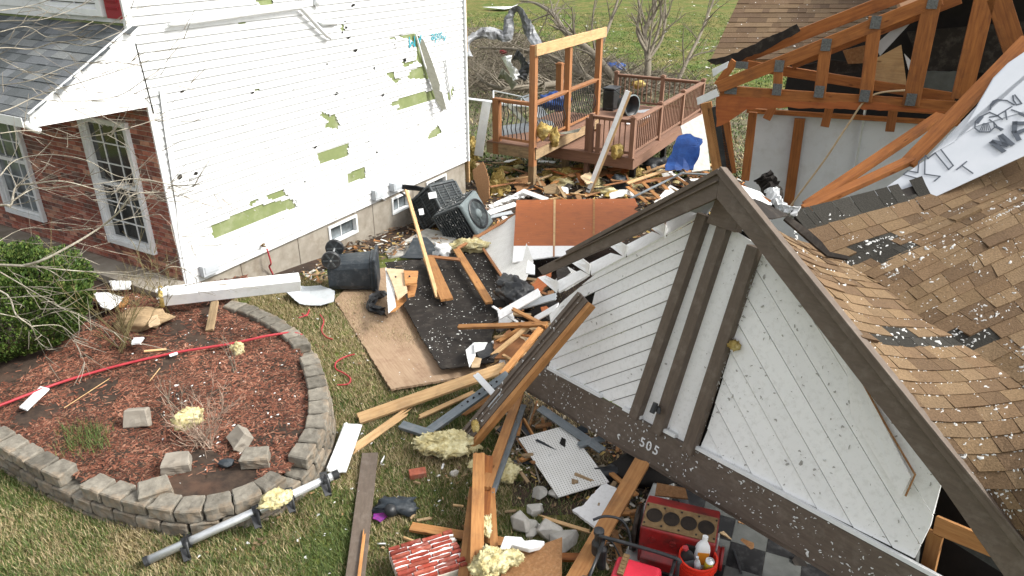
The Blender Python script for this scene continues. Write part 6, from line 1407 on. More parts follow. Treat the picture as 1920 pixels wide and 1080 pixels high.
# -- silver tube with black brackets
A, B = T(272, 1053, .07), T(634, 888, .44); tb_ = empty('running_board_tube', A, 'long silver tube with black brackets lying beside the block wall', 'tube'); b = MB(); d = (B - A).normalized()
b.tube([A, B], .038, 14); b.build('tube', M_['metal'], tb_, frame(A, d, Z_UP), smooth=True)
b = MB(); b.tube([A - d * .008, A + d * .03], .043, 14); b.tube([B - d * .05, B + d * .008], .043, 14); b.build('end_cap', M_['black'], tb_)
for t in (.2, .555, .735, .93):
    p = A.lerp(B, t); b = MB(); y = d.cross(Z_UP).normalized(); b.lathe(frame(p - d * .03, y, d), [(.042, 0), (.055, .0), (.055, .06), (.042, .06)], 14)
    b.tube(spline([p + V((0, 0, .05)), p + y * .07 + V((0, 0, .06)), p + y * .12 + V((0, 0, -.02)), p + y * .12 + V((0, 0, -.1))], 5), .014, 6, flat=.6); b.bar(p + y * .03 - d * .03, p + y * .14 - d * .02 + V((0, 0, -.07)), .06, .012); b.build('bracket', M_['black'], tb_)
    b = MB(); b.bar(p - y * .1 + V((0, 0, -.06)), p - y * .2 + d * .02 + V((0, 0, -.08)), .07, .012); b.build('bracket_foot', M_['black'], tb_)
# ================================================================ BACK DEBRIS FIELD
for uv, h, m, lb in (([(885, 320), (905, 303), (916, 330), (918, 372), (903, 386), (893, 350)], .5, 'osb', 'brown broken board standing behind the fan of the air conditioner'), ([(975, 328), (1000, 322), (1024, 345), (1012, 366), (972, 360), (962, 345)], .15, 'osb', 'brown ragged board under the upper deck corner'), ([(1088, 330), (1106, 322), (1118, 340), (1100, 345)], .3, 'cardboard', 'tan square scrap left of the leaning board')):
    P = [T(u, v, h + (.5 if v < 335 else 0) * (1 if 'standing' in lb else .2)) for u, v in uv]; sheet('broken_board', [(u, v, 0) for u, v in uv], .015, m, lb, 'board', pl=planefit(P), jg=.02)
ribbon('metal_flashing', [(918, 393, dep(T(918, 390, .3))), (945, 380, dep(T(945, 378, .35))), (975, 368, dep(T(975, 368, .4))), (986, 363, dep(T(986, 363, .4)))], .2, 'trim', 'bent white metal flashing in front of the orange plywood', 'flashing', .3)
BB('white_board', (978, 357, .5), (1024, 374, .5), 12, .02, 'trim', 'white strip over the top left corner of the orange plywood', 'board')
BB('white_board', (915, 400, .4), (968, 382, .45), 12, .02, 'white', 'white board behind the air conditioner fan', 'board', rag=(.04, .04)); BB('white_board', (905, 410, .3), (960, 398, .4), 9, .02, 'white_dk', 'grey white board between air conditioner and pegboard', 'board')
rock('grey_bucket', T(1158, 345, .15), .34, 'bin', (1, .9, .8), 91, label='crushed blue grey bucket behind the orange plywood', cat='bucket')
lat = empty('wood_lattice', T(1250, 350), 'broken wooden lattice frame behind the gable rake', 'lattice')
BB('long_rail', (1176, 344, .35), (1345, 309, .3), 7, .03, 'pale_wood', None, None, parent=lat, bend=.15)
for a, c in (((1176, 350), (1212, 379)), ((1203, 340), (1236, 372)), ((1229, 333), (1252, 356)), ((1264, 330), (1295, 350)), ((1310, 316), (1332, 328))): BB('slat', (*a, .3), (*c, .3), 7, .02, 'wood', None, None, parent=lat)
for a, c, lb in (((1182, 372), (1282, 323), 'grey metal pipe lying over the wooden lattice'), ((1275, 325), (1330, 327), 'short grey pipe beside the torn house corner')): BB('metal_pipe', (*a, .4), (*c, .4), 3.5, .03, 'steel', lb, 'pipe')
sheet('pegboard', [(1226, 379, .25), (1257, 346, .3), (1277, 358, .3), (1262, 376, .25), (1240, 383, .25)], .01, 'peg', 'pegboard scrap behind the left rake of the gable', 'pegboard')
P = [T(u, v, h) for u, v, h in ((1276, 240, .9), (1320, 212, 1.2), (1331, 318, .0), (1300, 318, .0))]; sheet('wall_sheet', [(1276, 236, 0), (1320, 212, 0), (1332, 318, 0), (1298, 322, 0)], .03, 'stone', 'tall white panel leaning behind the blue cover', 'panel', pl=planefit([D(1276, 236, 17.6), D(1320, 212, 18.0), D(1331, 318, 17.0), D(1300, 320, 16.8)]))
sheet('blue_cover', [(1250, 305, 0), (1262, 275, 0), (1272, 256, 0), (1288, 251, 0), (1316, 263, 0), (1308, 300, 0), (1300, 318, 0), (1246, 322, 0)], .03, 'blue', 'shiny blue plastic cover beside the lower deck', 'cover', pl=(D(1285, 285, 15.6), V((-.1, -.75, .65)).normalized()), jg=.03, curl=.22)
lump('plastic_bag', T(1240, 315, .1), .5, 'black', (1.3, .7, .45), .4, 1.8, 97, 4, label='black plastic sheeting under the lower deck corner', cat='plastic sheet')
BB('lumber', (1205, 325, .3), (1275, 300, .5), 5, .03, 'pale_wood', 'thin pale stick pointing at the blue cover'); b = MB(); q = T(1307, 308, 0); b.tube([q, q + V((0, 0, 1.0))], .03, 8); b.build('white_pipe', M_['trim'], label='short white pipe standing beside the blue cover', cat='pipe')
sheet('warning_sign', [(1268, 296, 0), (1284, 294, 0), (1282, 308, 0), (1266, 306, 0)], .01, 'trim', 'small white tag on the blue cover', 'tag', pl=(T(1275, 302, .5), V((0, -.9, .4)).normalized()))
# scattered splinters: too alike to tell apart
cols5 = ['wood', 'pale_wood', 'weather_wood', 'weather_wood', 'truss_wood', 'osb', 'white', 'cedar', 'felt', 'osb']
def scatter(n, poly, hmax, Lr, Wr, label, group, ms=cols5, name='splinter', cat='splinter', sol=V((0, 0, 0))):
    us = [p[0] for p in poly]; vs_ = [p[1] for p in poly]; k = 0
    while k < n:
        u, v = U(min(us), max(us)), U(min(vs_), max(vs_))
        if not inside((u, v), poly): continue
        k += 1; p = T(u, v, U(.03, hmax)); a = U(0, 3.14); L = U(*Lr); d = V((math.cos(a), math.sin(a), U(-.12, .12))); board(name, p - d * L / 2, p + d * L / 2, U(*Wr), U(.01, .035), random.choice(ms), label, cat, group, rag=(.03, .03) if R() < .6 else (0, 0), up=V((U(-.3, .3), U(-.3, .3), 1)))
scatter(85, [(880, 300), (1345, 305), (1345, 380), (1210, 372), (960, 372), (930, 330)], .35, (.2, 1.1), (.04, .14), 'splintered wood scrap strewn on the soil behind the orange plywood', 'wood scraps in the back debris')
scatter(26, [(700, 395), (860, 395), (880, 450), (720, 470), (640, 470)], .12, (.1, .4), (.03, .1), 'small wood scrap on the soil along the foundation', 'wood scraps along the foundation')
scatter(52, [(930, 560), (1030, 500), (1040, 600), (1000, 690), (930, 690)], .35, (.15, .6), (.03, .1), 'short broken stick in the pile left of the gable', 'broken sticks left of the gable')
scatter(46, [(960, 740), (1060, 800), (1240, 900), (1300, 1000), (1190, 1075), (1120, 960), (980, 900), (940, 820)], .15, (.1, .45), (.02, .07), 'small dark scrap on the soil under the header beam', 'scraps under the header beam', ['weather_wood', 'felt', 'osb', 'black', 'bin', 'wood'])
scatter(22, [(640, 760), (960, 760), (960, 1070), (660, 1070)], .04, (.04, .14), (.01, .04), 'small pale chip on the grass around the crossed lumber', 'chips on the grass', ['white', 'trim', 'pale_wood', 'weather_wood'])
def frags(n, poly, hmax, size, label, group, ms, name='fragment', cat='fragment'):
    us = [p[0] for p in poly]; vs_ = [p[1] for p in poly]; k = 0
    while k < n:
        u, v = U(min(us), max(us)), U(min(vs_), max(vs_))
        if not inside((u, v), poly): continue
        k += 1; p = T(u, v, U(.05, hmax)); nn = V((U(-.5, .5), U(-.6, .2), 1)).normalized(); x = nn.orthogonal().normalized(); x = Matrix.Rotation(U(0, 6), 3, nn) @ x; y = nn.cross(x); s = U(*size); q = random.choice((4, 5, 5, 6))
        lo = [V((math.cos(2 * math.pi * (i + U(-.25, .25)) / q) * s * U(.6, 1.1), math.sin(2 * math.pi * (i + U(-.25, .25)) / q) * s * U(.4, .8))) for i in range(q)]; lo = jag(lo, s * .04, s * .2); Mx = frame(p, x, nn); b = MB()
        b.prism([Mx @ V((a.x, a.y, 0)) for a in lo], nn * U(.008, .02)); b.build(name, M_[random.choice(ms)], None, Mx, label=label, cat=cat, group=group)
frags(34, [(880, 300), (1345, 305), (1345, 380), (1210, 372), (960, 372), (930, 330)], .3, (.1, .32), 'torn board fragment on the soil behind the orange plywood', 'board fragments in the back debris', ['osb', 'cardboard', 'white', 'felt', 'ply', 'weather_wood', 'peg'])
frags(24, [(940, 520), (1010, 500), (1040, 600), (1000, 690), (930, 690)], .35, (.06, .17), 'torn board fragment in the pile left of the gable', 'board fragments left of the gable', ['ply', 'osb', 'white', 'felt', 'cardboard'])
frags(14, [(1100, 780), (1250, 880), (1320, 980), (1200, 1000), (1120, 930), (1040, 800)], .15, (.05, .15), 'dark torn fragment under the header beam', 'fragments under the header beam', ['osb', 'felt', 'black', 'weather_wood', 'dark', 'bin'])
frags(10, [(860, 395), (960, 380), (960, 440), (860, 460)], .25, (.07, .18), 'torn white and tan fragment by the air conditioner', 'fragments beside the air conditioner', ['white', 'osb', 'trim', 'cardboard'])
frags(9, [(1330, 925), (1480, 1000), (1560, 1075), (1380, 1078)], .14, (.05, .13), 'dark fragment on the checker floor', 'fragments on the checker floor', ['osb', 'felt', 'black', 'weather_wood', 'dark'])
def deb_s(poly, hm=.1):
    def f():
        u = U(min(p[0] for p in poly), max(p[0] for p in poly)); v = U(min(p[1] for p in poly), max(p[1] for p in poly))
        if not inside((u, v), poly): return None
        return T(u, v, U(0, hm)), V((0, 0, 1))
    return f
mix = [(.30, .2, .1), (.16, .1, .06), (.06, .045, .035), (.4, .35, .27), (.6, .58, .53), (.42, .3, .1), (.2, .13, .08), (.1, .07, .05), (.22, .12, .06), (.04, .035, .03), (.35, .16, .06)]
for i in range(16):
    while True:
        u, v = U(880, 1330), U(300, 372)
        if inside((u, v), [(880, 300), (1330, 305), (1320, 340), (1210, 372), (960, 372), (900, 330)]): break
    lump('insulation_tuft', T(u, v, .1), U(.09, .2), random.choice(['insul', 'insulp']), (1.4, .9, .5), .6, 2.2, 200 + i * 3, 3, label='small yellow insulation tuft scattered in the back debris', cat='insulation', group='insulation tufts in the back debris')
chips('debris_litter', 6500, deb_s([(878, 296), (1400, 300), (1400, 420), (1000, 470), (880, 440), (760, 470), (600, 530), (560, 520), (700, 400), (860, 340)]), mix, (.03, .16), (.01, .06), 'attr', .5, kind='stuff', label='fine mixed debris covering the soil behind the garage')
chips('debris_litter', 1500, deb_s([(930, 700), (1060, 780), (1320, 920), (1300, 1075), (1130, 1075), (1120, 960), (1000, 900), (930, 830)], .05), mix, (.02, .1), (.008, .04), 'attr', .5, kind='stuff', label='fine debris on the soil under the header beam')
ribbon('felt_curl', [(1428, 330, 7.0), (1438, 345, 7.0), (1446, 365, 6.95), (1449, 390, 6.8)], .2, 'felt', 'black felt curling up behind the gable peak', 'roofing felt', .4)
ribbon('torn_wrap', [(1446, 352, 6.9), (1452, 378, 6.8), (1470, 396, 6.7), (1496, 402, 6.5)], .13, 'trim', 'white torn wrap flap behind the gable peak', 'wrap', .5)
lump('insulation_clump', GP(1377, 648, .06), .055, 'insul', (1, 1, .8), .5, 2.2, 150, 3, label='tiny yellow insulation tuft stuck beside the right batten of the gable', cat='insulation')
lump('black_bag', T(1225, 880, .1), .35, 'dark', (1.3, .8, .5), .4, 1.8, 101, 3, label='black plastic heap under the header beam', cat='bag')
lump('black_hose', T(1150, 888, .1), .16, 'black', (1.8, .5, .4), .4, 1.8, 103, 3, label='black rubber piece at the pegboard square corner', cat='rubber')
board('stick', T(1017, 970, .06), T(1105, 997, .06), .035, .02, 'pale_wood', 'pale splintered stick beside the stones', 'stick', rag=(.1, .05))
b = MB(); b.tube(spline([T(985, 735, .1), T(1000, 760, .15), T(990, 800, .1), T(1000, 860, .08), T(1012, 905, .05)], 5), .009, 5)
for k in range(7): branch(b, T(995 + U(-8, 8), 760 + 20 * k, .1), V((U(-1, 1), U(-1, 1), .4)), .3, .005, 1, .3, 2)
b.build('dead_branch', M_['bark'], label='thin dead branch between the fascia beam and the pegboard square', cat='branch')
# ================================================================ ENGINE, GENERATOR, BUCKET
ex = V((.93, -.33, 0)).normalized(); ec = G(1268, 1040, .11); eb = empty('engine_block', ec, 'red engine block with four open cylinders on the garage floor', 'engine'); Me = frame(ec, ex, Z_UP) @ Matrix.Translation((0, 0, .0))
def EL(x, y, z): return Me @ V((x, y, z))
L = .62; prof = [(-.20, 0), (-.22, .16), (-.2, .2), (-.2, .40), (.06, .46), (.22, .40), (.22, .1), (.16, 0)]
b = MB(); b.prism([EL(-L / 2, y, z) for y, z in prof], ex * L); b.build('block', M_['redp'], eb, Me, bev=.015)
b = MB(); prof = [(-.16, .01), (-.22, -.0), (-.27, .05), (-.27, .13), (-.225, .17)]; b.prism([EL(-L / 2 + .03, y, z) for y, z in [(-.1, .02), (-.2, .0), (-.27, .04), (-.28, .14), (-.21, .18), (-.1, .18)]], ex * (L - .12)); b.build('sump', M_['redp'], eb, Me, bev=.012)
A0, A1 = V((-.20, .402)), V((.06, .462)); dk = V((0, .26, .06)).normalized(); dn = V((0, -.06, .26)).normalized()
Md = Me @ Matrix.Translation((0, -.07, .434)); Rx = Matrix.Rotation(math.atan2(.06, .26), 4, 'X'); Md = Md @ Rx
b = MB(); b.box(Md @ Matrix.Translation((0, 0, .004)), L - .02, .24, .014); b.build('cylinder_deck', M_['rust'], eb, Md, bev=.004)
for k in range(4):
    x = -.215 + k * .143; Mk_ = Md @ Matrix.Translation((x, 0, .012)); b = MB(); b.lathe(Mk_, [(.062, .001), (.068, .002), (.068, .004), (.061, .005), (.058, .003)], 24); b.build('bore_ring', M_['bore'], eb, Mk_, smooth=True)
    b = MB(); b.lathe(Mk_, [(.06, .004), (.06, .001), (0.0005, .001)], 24); b.build('cylinder_bore', M_['bore'], eb, Mk_, label='empty cylinder with its shade painted dark')  # flat disc; its dark colour paints the shade inside the bore
for k in range(5):
    for y in (-.09, .09): b = MB(); b.lathe(Md @ Matrix.Translation((-.285 + k * .143, y, .012)), [(.0, .003), (.009, .003), (.009, 0)], 8); b.build('bolt_hole', M_['dark'], eb)
for x in (-.2, -.03): b = MB(); b.lathe(Me @ Matrix.Translation((x, -.2, .3)) @ Matrix.Rotation(math.pi / 2, 4, 'X'), [(.03, 0), (.03, .012), (.02, .014), (.0, .01)], 16); b.build('core_plug', M_['redp'], eb)
b = MB(); b.box(Me @ Matrix.Translation((.14, -.208, .28)), .13, .03, .12); b.build('side_opening', M_['dark'], eb, Me, bev=.004)
b = MB(); b.lathe(Me @ Matrix.Translation((-L / 2 - .05, 0, .2)) @ Matrix.Rotation(math.pi / 2, 4, 'Y'), [(0, -.02), (.12, -.02), (.2, -.02), (.21, 0), (.2, .02), (.0, .02)], 28); b.build('flywheel', M_['bore'], eb, Me)
b = MB(); b.lathe(Me @ Matrix.Translation((L / 2 + .045, -.06, .14)) @ Matrix.Rotation(math.pi / 2, 4, 'Y'), [(0, -.03), (.1, -.03), (.1, -.01), (.085, 0), (.1, .01), (.1, .03), (0, .03)], 24); b.build('pulley', M_['redp'], eb, Me)
b = MB(); b.box(Me @ Matrix.Translation((L / 2 + .01, -.05, .3)), .02, .08, .14); b.build('water_port', M_['metal'], eb, Me, bev=.01)
# bucket with bottles
kc = G(1302, 1096, .11); bu = empty('bucket', kc, 'red bucket full of bottles beside the engine', 'bucket'); Mk = Matrix.Translation(kc); b = MB(); b.lathe(Mk, [(0, 0), (.125, 0), (.135, .1), (.15, .3), (.158, .3), (.158, .315), (.142, .315), (.13, .1), (.12, .015), (0, .015)], 30); b.build('body', M_['bucket'], bu, smooth=False)
b = MB()
for h_ in (.24, .27): b.lathe(Mk, [(.147, h_), (.158, h_), (.158, h_ + .01), (.147, h_ + .01)], 30)
b.build('rim_ribs', M_['bucket'], bu)
def bottle(name, C, tilt, dirr, w_, d_, h_, m, capm, label, cat, neck=.02, lab=None):
    e = empty(name, C, label, cat); Mx = Matrix.Translation(C) @ Matrix.Rotation(tilt, 4, V((dirr.y, -dirr.x, 0)) * -1); n = 20; vs = []; fs = []; pr_ = [(0, .95), (.02, 1), (.62 * h_, 1), (.78 * h_, .8), (.88 * h_, neck / w_ * 2), (h_ * .95, neck / w_ * 2)]; b = MB()
    for z, s in pr_:
        for k in range(n):
            a = 2 * math.pi * k / n; cx, cy = math.cos(a), math.sin(a); q = 1 / (abs(cx) ** 4 + abs(cy) ** 4) ** .25; vs.append(Mx @ V((cx * q * w_ / 2 * s, cy * q * max(d_ / 2 * s, neck), z)))
    for i in range(len(pr_) - 1):
        for k in range(n): fs.append((i * n + k, i * n + (k + 1) % n, i * n + n + (k + 1) % n, i * n + n + k))
    b.add(vs, fs); b.build('body', M_[m], e, Mx, smooth=True); b = MB(); b.lathe(Mx @ Matrix.Translation((0, 0, h_ * .95)), [(neck * 1.15, -.005), (neck * 1.15, .02), (0, .02)], 14); b.build('cap', M_[capm], e, Mx)
    if lab:
        b = MB(); b.box(Mx @ Matrix.Translation((0, -d_ / 2 - .002, h_ * .36)), w_ * .8, .003, h_ * .4); b.build('label', M_[lab], e, Mx)
    return e, Mx
bottle('oil_bottle', kc + V((-.055, -.01, .16)), .25, V((-1, .3, 0)), .11, .06, .25, 'black', 'red', 'black oil bottle in the red bucket', 'bottle', lab='acl')
bottle('fluid_jug', kc + V((.03, .05, .16)), .15, V((.6, .6, 0)), .12, .08, .29, 'trim', 'trim', 'white jug with orange label in the red bucket', 'jug', lab='orange')
sc, Msc = bottle('tapered_tube', kc + V((-.005, -.05, .17)), .2, V((-.5, -.5, 0)), .05, .05, .22, 'white_dk', 'white_dk', 'pale grey tube in the red bucket', 'tube', .01)
cc = kc + V((.065, -.055, .21)); sp_ = empty('spray_can', cc, 'yellow spray can in the red bucket', 'spray can'); Mc = Matrix.Translation(cc) @ Matrix.Rotation(.25, 4, 'X'); b = MB(); b.lathe(Mc, [(0, 0), (.034, 0), (.034, .15)], 24); b.build('body', M_['yellow'], sp_, Mc, smooth=True)
b = MB(); b.lathe(Mc, [(.034, .15), (.036, .152), (.036, .158), (.03, .162), (.02, .17), (.012, .172), (.012, .185), (0, .187)], 24); b.build('valve_top', M_['metal'], sp_, Mc, smooth=True)
for tx_, dz in (('Tuff', .125), ('Stuff', .095)):
    text_mesh('lettering', tx_, Mc @ Matrix.Rotation(.0, 4, 'Z') @ Matrix.Translation((0, -.0355, dz)) @ Matrix.Rotation(math.pi / 2, 4, 'X'), .026, 'ink', sp_, .001)
# generator: red housing, black tube frame, only its top shows
gc = G(1180, 1118, .11); ge = empty('generator', gc, 'red portable generator with a black tube frame at the bottom edge', 'generator'); gx = V((.92, -.38, 0)).normalized(); Mg = frame(gc, gx, Z_UP)
b = MB(); b.box(Mg @ Matrix.Translation((0.05, -.1, .22)), .42, .34, .3, taper=.85); b.build('housing', M_['genred'], ge, Mg, bev=.03)
b = MB(); b.box(Mg @ Matrix.Translation((-.06, -.06, .385)), .05, .22, .02)
for k in range(5): b.box(Mg @ Matrix.Translation((-.06, -.14 + k * .04, .398)), .035, .02, .004)
b.build('switch_panel', M_['rust'], ge, Mg)
b = MB(); fr = [(-.3, .14, .1), (-.3, .14, .38), (-.26, .12, .43), (.3, .12, .43), (.34, .1, .38), (.34, .1, .1)]; b.tube(spline([Mg @ V(p) for p in fr], 4), .016, 8); b.tube(spline([Mg @ V((x, -.34, z)) for x, y, z in fr], 4), .016, 8)
for x in (-.27, .31): b.tube([Mg @ V((x, .12, .4)), Mg @ V((x, -.34, .4))], .014, 8)
b.build('tube_frame', M_['black'], ge, smooth=True)
b = MB(); b.lathe(Mg @ Matrix.Translation((-.33, .17, .1)), [(0, 0), (.05, 0), (.055, .2), (.035, .24), (.035, .3), (.045, .31), (.045, .34), (0, .35)], 16); b.lathe(Mg @ Matrix.Translation((-.28, .12, .1)), [(0, 0), (.04, 0), (.04, .2), (.0, .24)], 12); b.build('fuel_filter', M_['black'], ge)
q = Mg @ V((-.33, .17, .45))
for i, pts in enumerate(([(1182, 1030), (1180, 1000), (1165, 975), (1135, 968), (1112, 975)], [(1165, 1050), (1150, 1020), (1135, 1010), (1118, 1008)])):
    b = MB(); b.tube(spline([D(u, v, dep(T(1160, 1020, .3)) ) for u, v in pts], 6), .012 - .004 * i, 8); b.build('fuel_line' if i else 'air_line', M_['black'], smooth=True, label=['thick black hose arching over the timber beside the generator', 'thin black cable curling over the timber by the generator'][i], cat='cable')
sheet('cardboard_piece', [(1232, 905, 0), (1285, 915, 0), (1290, 935, 0), (1228, 928, 0)], .02, 'osb', 'brown card behind the engine block', 'board', pl=(G(1260, 920, .35), V((0, -.3, 1)).normalized()))
board('screwdriver', G(1375, 1030, .13), G(1390, 1075, .13), .02, .02, 'black', 'black screwdriver on the checker floor', 'tool')
# ================================================================ VEGETATION
# evergreen bush
BC = G(-5, 665, .42) + V((-.2, .5, -.1)); bush = empty('evergreen_bush', V((BC.x, BC.y, .38)), 'dense green evergreen bush at the left edge', 'bush')
def leafcloud(name, par, n, fn, size, cols_, m='foliage'):
    vs = np.zeros((n * 4, 3)); col = np.zeros((n, 3))
    for k in range(n):
        P, N = fn(); d = (N + V((U(-1, 1), U(-1, 1), U(-.4, 1))) * .7).normalized(); x = d.cross(V((U(-1, 1), U(-1, 1), U(-1, 1)))).normalized(); L = U(*size); w_ = L * .3
        for i, (s, t) in enumerate(((0, -.5), (.6, -1), (1, 0), (.6, 1))): vs[k * 4 + i] = P + d * s * L + x * t * w_
        c = random.choice(cols_); g = U(.65, 1.3); col[k] = [g * z for z in c]
    return npmesh(name, vs, np.arange(n * 4).reshape(-1, 4), M_[m], col, parent=par)
def bush_s():
    while True:
        p = V((random.gauss(0, 1), random.gauss(0, 1), random.gauss(0, 1))).normalized()
        if p.z > -.55: break
    k = (1 + .22 * mn.noise(p * 2.2) + .13 * mn.noise(p * 6)) * (1 - abs(random.gauss(0, .07)))
    return BC + V((p.x * 1.02, p.y * .95, .48 + p.z * .70)) * 1.0 * k + V((0, 0, 0)), V((p.x, p.y, p.z * .6 + .5)).normalized()
leafcloud('foliage', bush, 52000, bush_s, (.025, .06), [(.055, .10, .02), (.075, .13, .024), (.035, .07, .015), (.10, .155, .032), (.13, .17, .04)])
b = MB()
for k in range(26): branch(b, BC + V((U(-.15, .15), U(-.15, .15), -.05)), V((U(-1, 1), U(-1, 1), U(.3, 1.2))), U(.6, 1.0), .02, 2, .2, 3)
b.build('stems', M_['bark'], bush)
# twiggy shrub beside it
def twigs(name, C, n, L, r, m, label, cat, sp=.6, depth=2, rr=.15):
    e = empty(name, C, label, cat); b = MB()
    for k in range(n): branch(b, C + V((U(-rr, rr), U(-rr, rr), 0)), V((U(-sp, sp), U(-sp, sp), 1)), U(*L), r, depth, .22, 3, ang=(.3, .7))
    b.build('stems', M_[m], e); return e
M_['olive'] = mat('olive_stem', (.20, .16, .07), (.12, .10, .05), 14, rough=.85, bump=.1, rnd=.1)
M_['drytwig'] = mat('dry_twig', (.36, .27, .21), (.22, .16, .12), 14, rough=.85, bump=.1, rnd=.1)
twigs('bare_shrub', BD(225, 655, 0), 12, (.5, .95), .008, 'olive', 'leafless olive stemmed shrub right of the evergreen bush', 'shrub', .7)
twigs('bare_shrub', BD(300, 590, 0), 7, (.4, .8), .007, 'olive', 'small leafless shrub under the brick corner', 'shrub', .8)
twigs('dry_shrub', BD(385, 835, 0), 22, (.22, .42), .005, 'drytwig', 'dry round shrub in the front of the mulch bed', 'shrub', 1.1, 2, .08)
twigs('sapling_stem', BD(340, 780, 0), 3, (.35, .6), .005, 'bark', 'thin upright stems behind the dry shrub', 'shrub', .25, 1, .1); twigs('sapling_stem', BD(443, 700, 0), 3, (.3, .6), .005, 'bark', 'thin upright stem beside the hose', 'shrub', .25, 1, .04)
for u0, v0, u1, v1, lb in ((120, 765, 205, 710, 'long pale straw stalk left of the upright block'), (280, 715, 300, 690, 'short pale straw stalk below the hose')):
    b = MB(); b.tube([BD(u0, v0, .03), BD((u0 + u1) / 2, (v0 + v1) / 2, .05), BD(u1, v1, .03)], .005, 5); b.build('stalk', M_['pale_wood'], label=lb, cat='stalk')
# bare tree reaching in from the left
ft = empty('foreground_tree', D(-420, 560, 5.6) * 1 - V((0, 0, 1.6)), 'pale bare branches of a near tree reaching in from the left', 'tree')
root = D(-420, 420, 5.6); b = MB(); bz = V((root.x, root.y, .3)); b.tube(spline([bz, bz.lerp(root, .5) + V((.08, 0, 0)), root, root + V((.1, .1, 1.3))], 4), [.11 - .004 * i for i in range(13)], 9); b.build('trunk', M_['palebark'], ft, smooth=True)
limbs = [([(-420, 470), (-200, 490), (0, 497), (60, 495), (130, 462), (190, 425), (222, 398), (250, 365), (300, 360)], 5.4, .019),
 ([(-60, 494), (60, 500), (120, 506), (200, 512), (280, 518), (320, 500), (348, 505)], 5.4, .009), ([(-420, 500), (-150, 520), (0, 545), (30, 590), (58, 612), (72, 640), (92, 656)], 5.3, .012),
 ([(0, 510), (60, 545), (110, 575), (150, 592), (178, 612)], 5.35, .007), ([(58, 612), (110, 610), (140, 630), (165, 638)], 5.3, .006), ([(0, 588), (50, 600), (58, 612)], 5.3, .006), ([(-40, 480), (40, 430), (120, 432), (170, 428)], 5.5, .006),
 ([(-420, 380), (-150, 400), (0, 385), (20, 385), (30, 350), (60, 345), (120, 340), (200, 360), (230, 352)], 5.2, .014), ([(20, 380), (60, 355), (100, 352), (180, 345), (260, 335), (330, 348), (372, 345)], 5.3, .006),
 ([(0, 330), (30, 300), (90, 290), (160, 300), (220, 330), (290, 340)], 5.3, .006), ([(-300, 230), (-100, 220), (0, 210), (70, 180), (150, 155), (230, 130), (300, 105)], 5.5, .009), ([(60, 185), (140, 190), (220, 180), (270, 150), (300, 130)], 5.5, .005),
 ([(-300, 150), (-80, 110), (0, 90), (60, 92), (110, 78), (160, 85), (225, 60)], 5.6, .009), ([(-200, 60), (0, 40), (70, 38), (130, 20), (180, -5)], 5.6, .008), ([(0, 60), (50, 50), (90, 70), (130, 62), (175, 40)], 5.6, .005),
 ([(0, 110), (40, 130), (90, 150), (130, 175)], 5.5, .004), ([(0, 250), (60, 245), (120, 260), (200, 250), (280, 228), (310, 210)], 5.4, .006), ([(0, 160), (60, 150), (140, 120), (200, 118)], 5.5, .004),
 ([(215, 400), (228, 370), (245, 352), (232, 335)], 5.4, .005), ([(190, 425), (240, 410), (270, 405), (300, 402)], 5.4, .004), ([(0, 560), (70, 555), (100, 562)], 5.35, .004), ([(0, 20), (60, 10), (120, -10)], 5.6, .006)]
b = MB(); b2 = MB()
for uv, d, r in limbs:
    P = spline([D(u, v, d + .12 * math.sin(i * 1.9 + r * 900)) for i, (u, v) in enumerate(uv)], 5); n = len(P); rs = [max(.0028, r * .72 * (1 - .75 * i / n)) for i in range(n)]; b.tube(P, rs, 6)
    for i in range(3, n, 3):
        if proj(P[i])[0] < -60: continue
        for q in range(1):
            t = (P[i] - P[i - 1]).normalized(); a = V((U(-.3, 1), U(-.5, .5), U(-1, 1))); branch(b2, P[i], t * .8 + a * .8, U(.15, .5), max(.002, rs[i] * .33), 1, .16, 2, ang=(.3, .7))
b.build('limbs', M_['palebark'], ft, smooth=True); b2.build('twigs', M_['twig'], ft)
# grass
def blades(name, n, sampler, hts, wds, label, lay=.7):
    vs = np.zeros((n * 3, 3)); col = np.zeros((n, 3)); k = 0
    while k < n:
        q = sampler()
        if q is None: continue
        x, y, z = q; a = U(0, 6.283); h = U(*hts); ln = U(.2, 1) * lay * h * 1.6; w_ = U(*wds); dx, dy = math.cos(a), math.sin(a)
        vs[k * 3] = (x - dy * w_, y + dx * w_, z); vs[k * 3 + 1] = (x + dy * w_, y - dx * w_, z); vs[k * 3 + 2] = (x + dx * ln, y + dy * ln, z + h)
        t = mn.noise(V((x * .55, y * .55, 4))) * .75 + .5 * mn.noise(V((x * 2.2, y * 2.2, 8))) + U(-.35, .35) + tone(x, y)
        if t > -.02: c = random.choice([(.40, .32, .17), (.31, .24, .125), (.47, .39, .23), (.22, .165, .085)])
        else: c = random.choice([(.10, .15, .035), (.075, .115, .028), (.13, .18, .05), (.055, .085, .022), (.17, .19, .07)])
        g = U(.75, 1.2); col[k] = [g * v for v in c]; k += 1
    return npmesh(name, vs, np.arange(n * 3).reshape(-1, 3), M_['foliage'], col, kind='stuff', label=label)
def tone(x, y):      # straw near the tan panel and wall end, greener in front
    if y > 17: return -.32
    return .9 * sm(6.6, 8.6, y) + .18 * sm(-1.0, -2.6, x) * sm(5.2, 7.5, y) - .12 + .3 * sm(5.6, 4.8, y) * sm(-1.5, -3.5, x) * 0
rimpoly = [(p.x, p.y) for p in rim] + bedpoly[-5:]
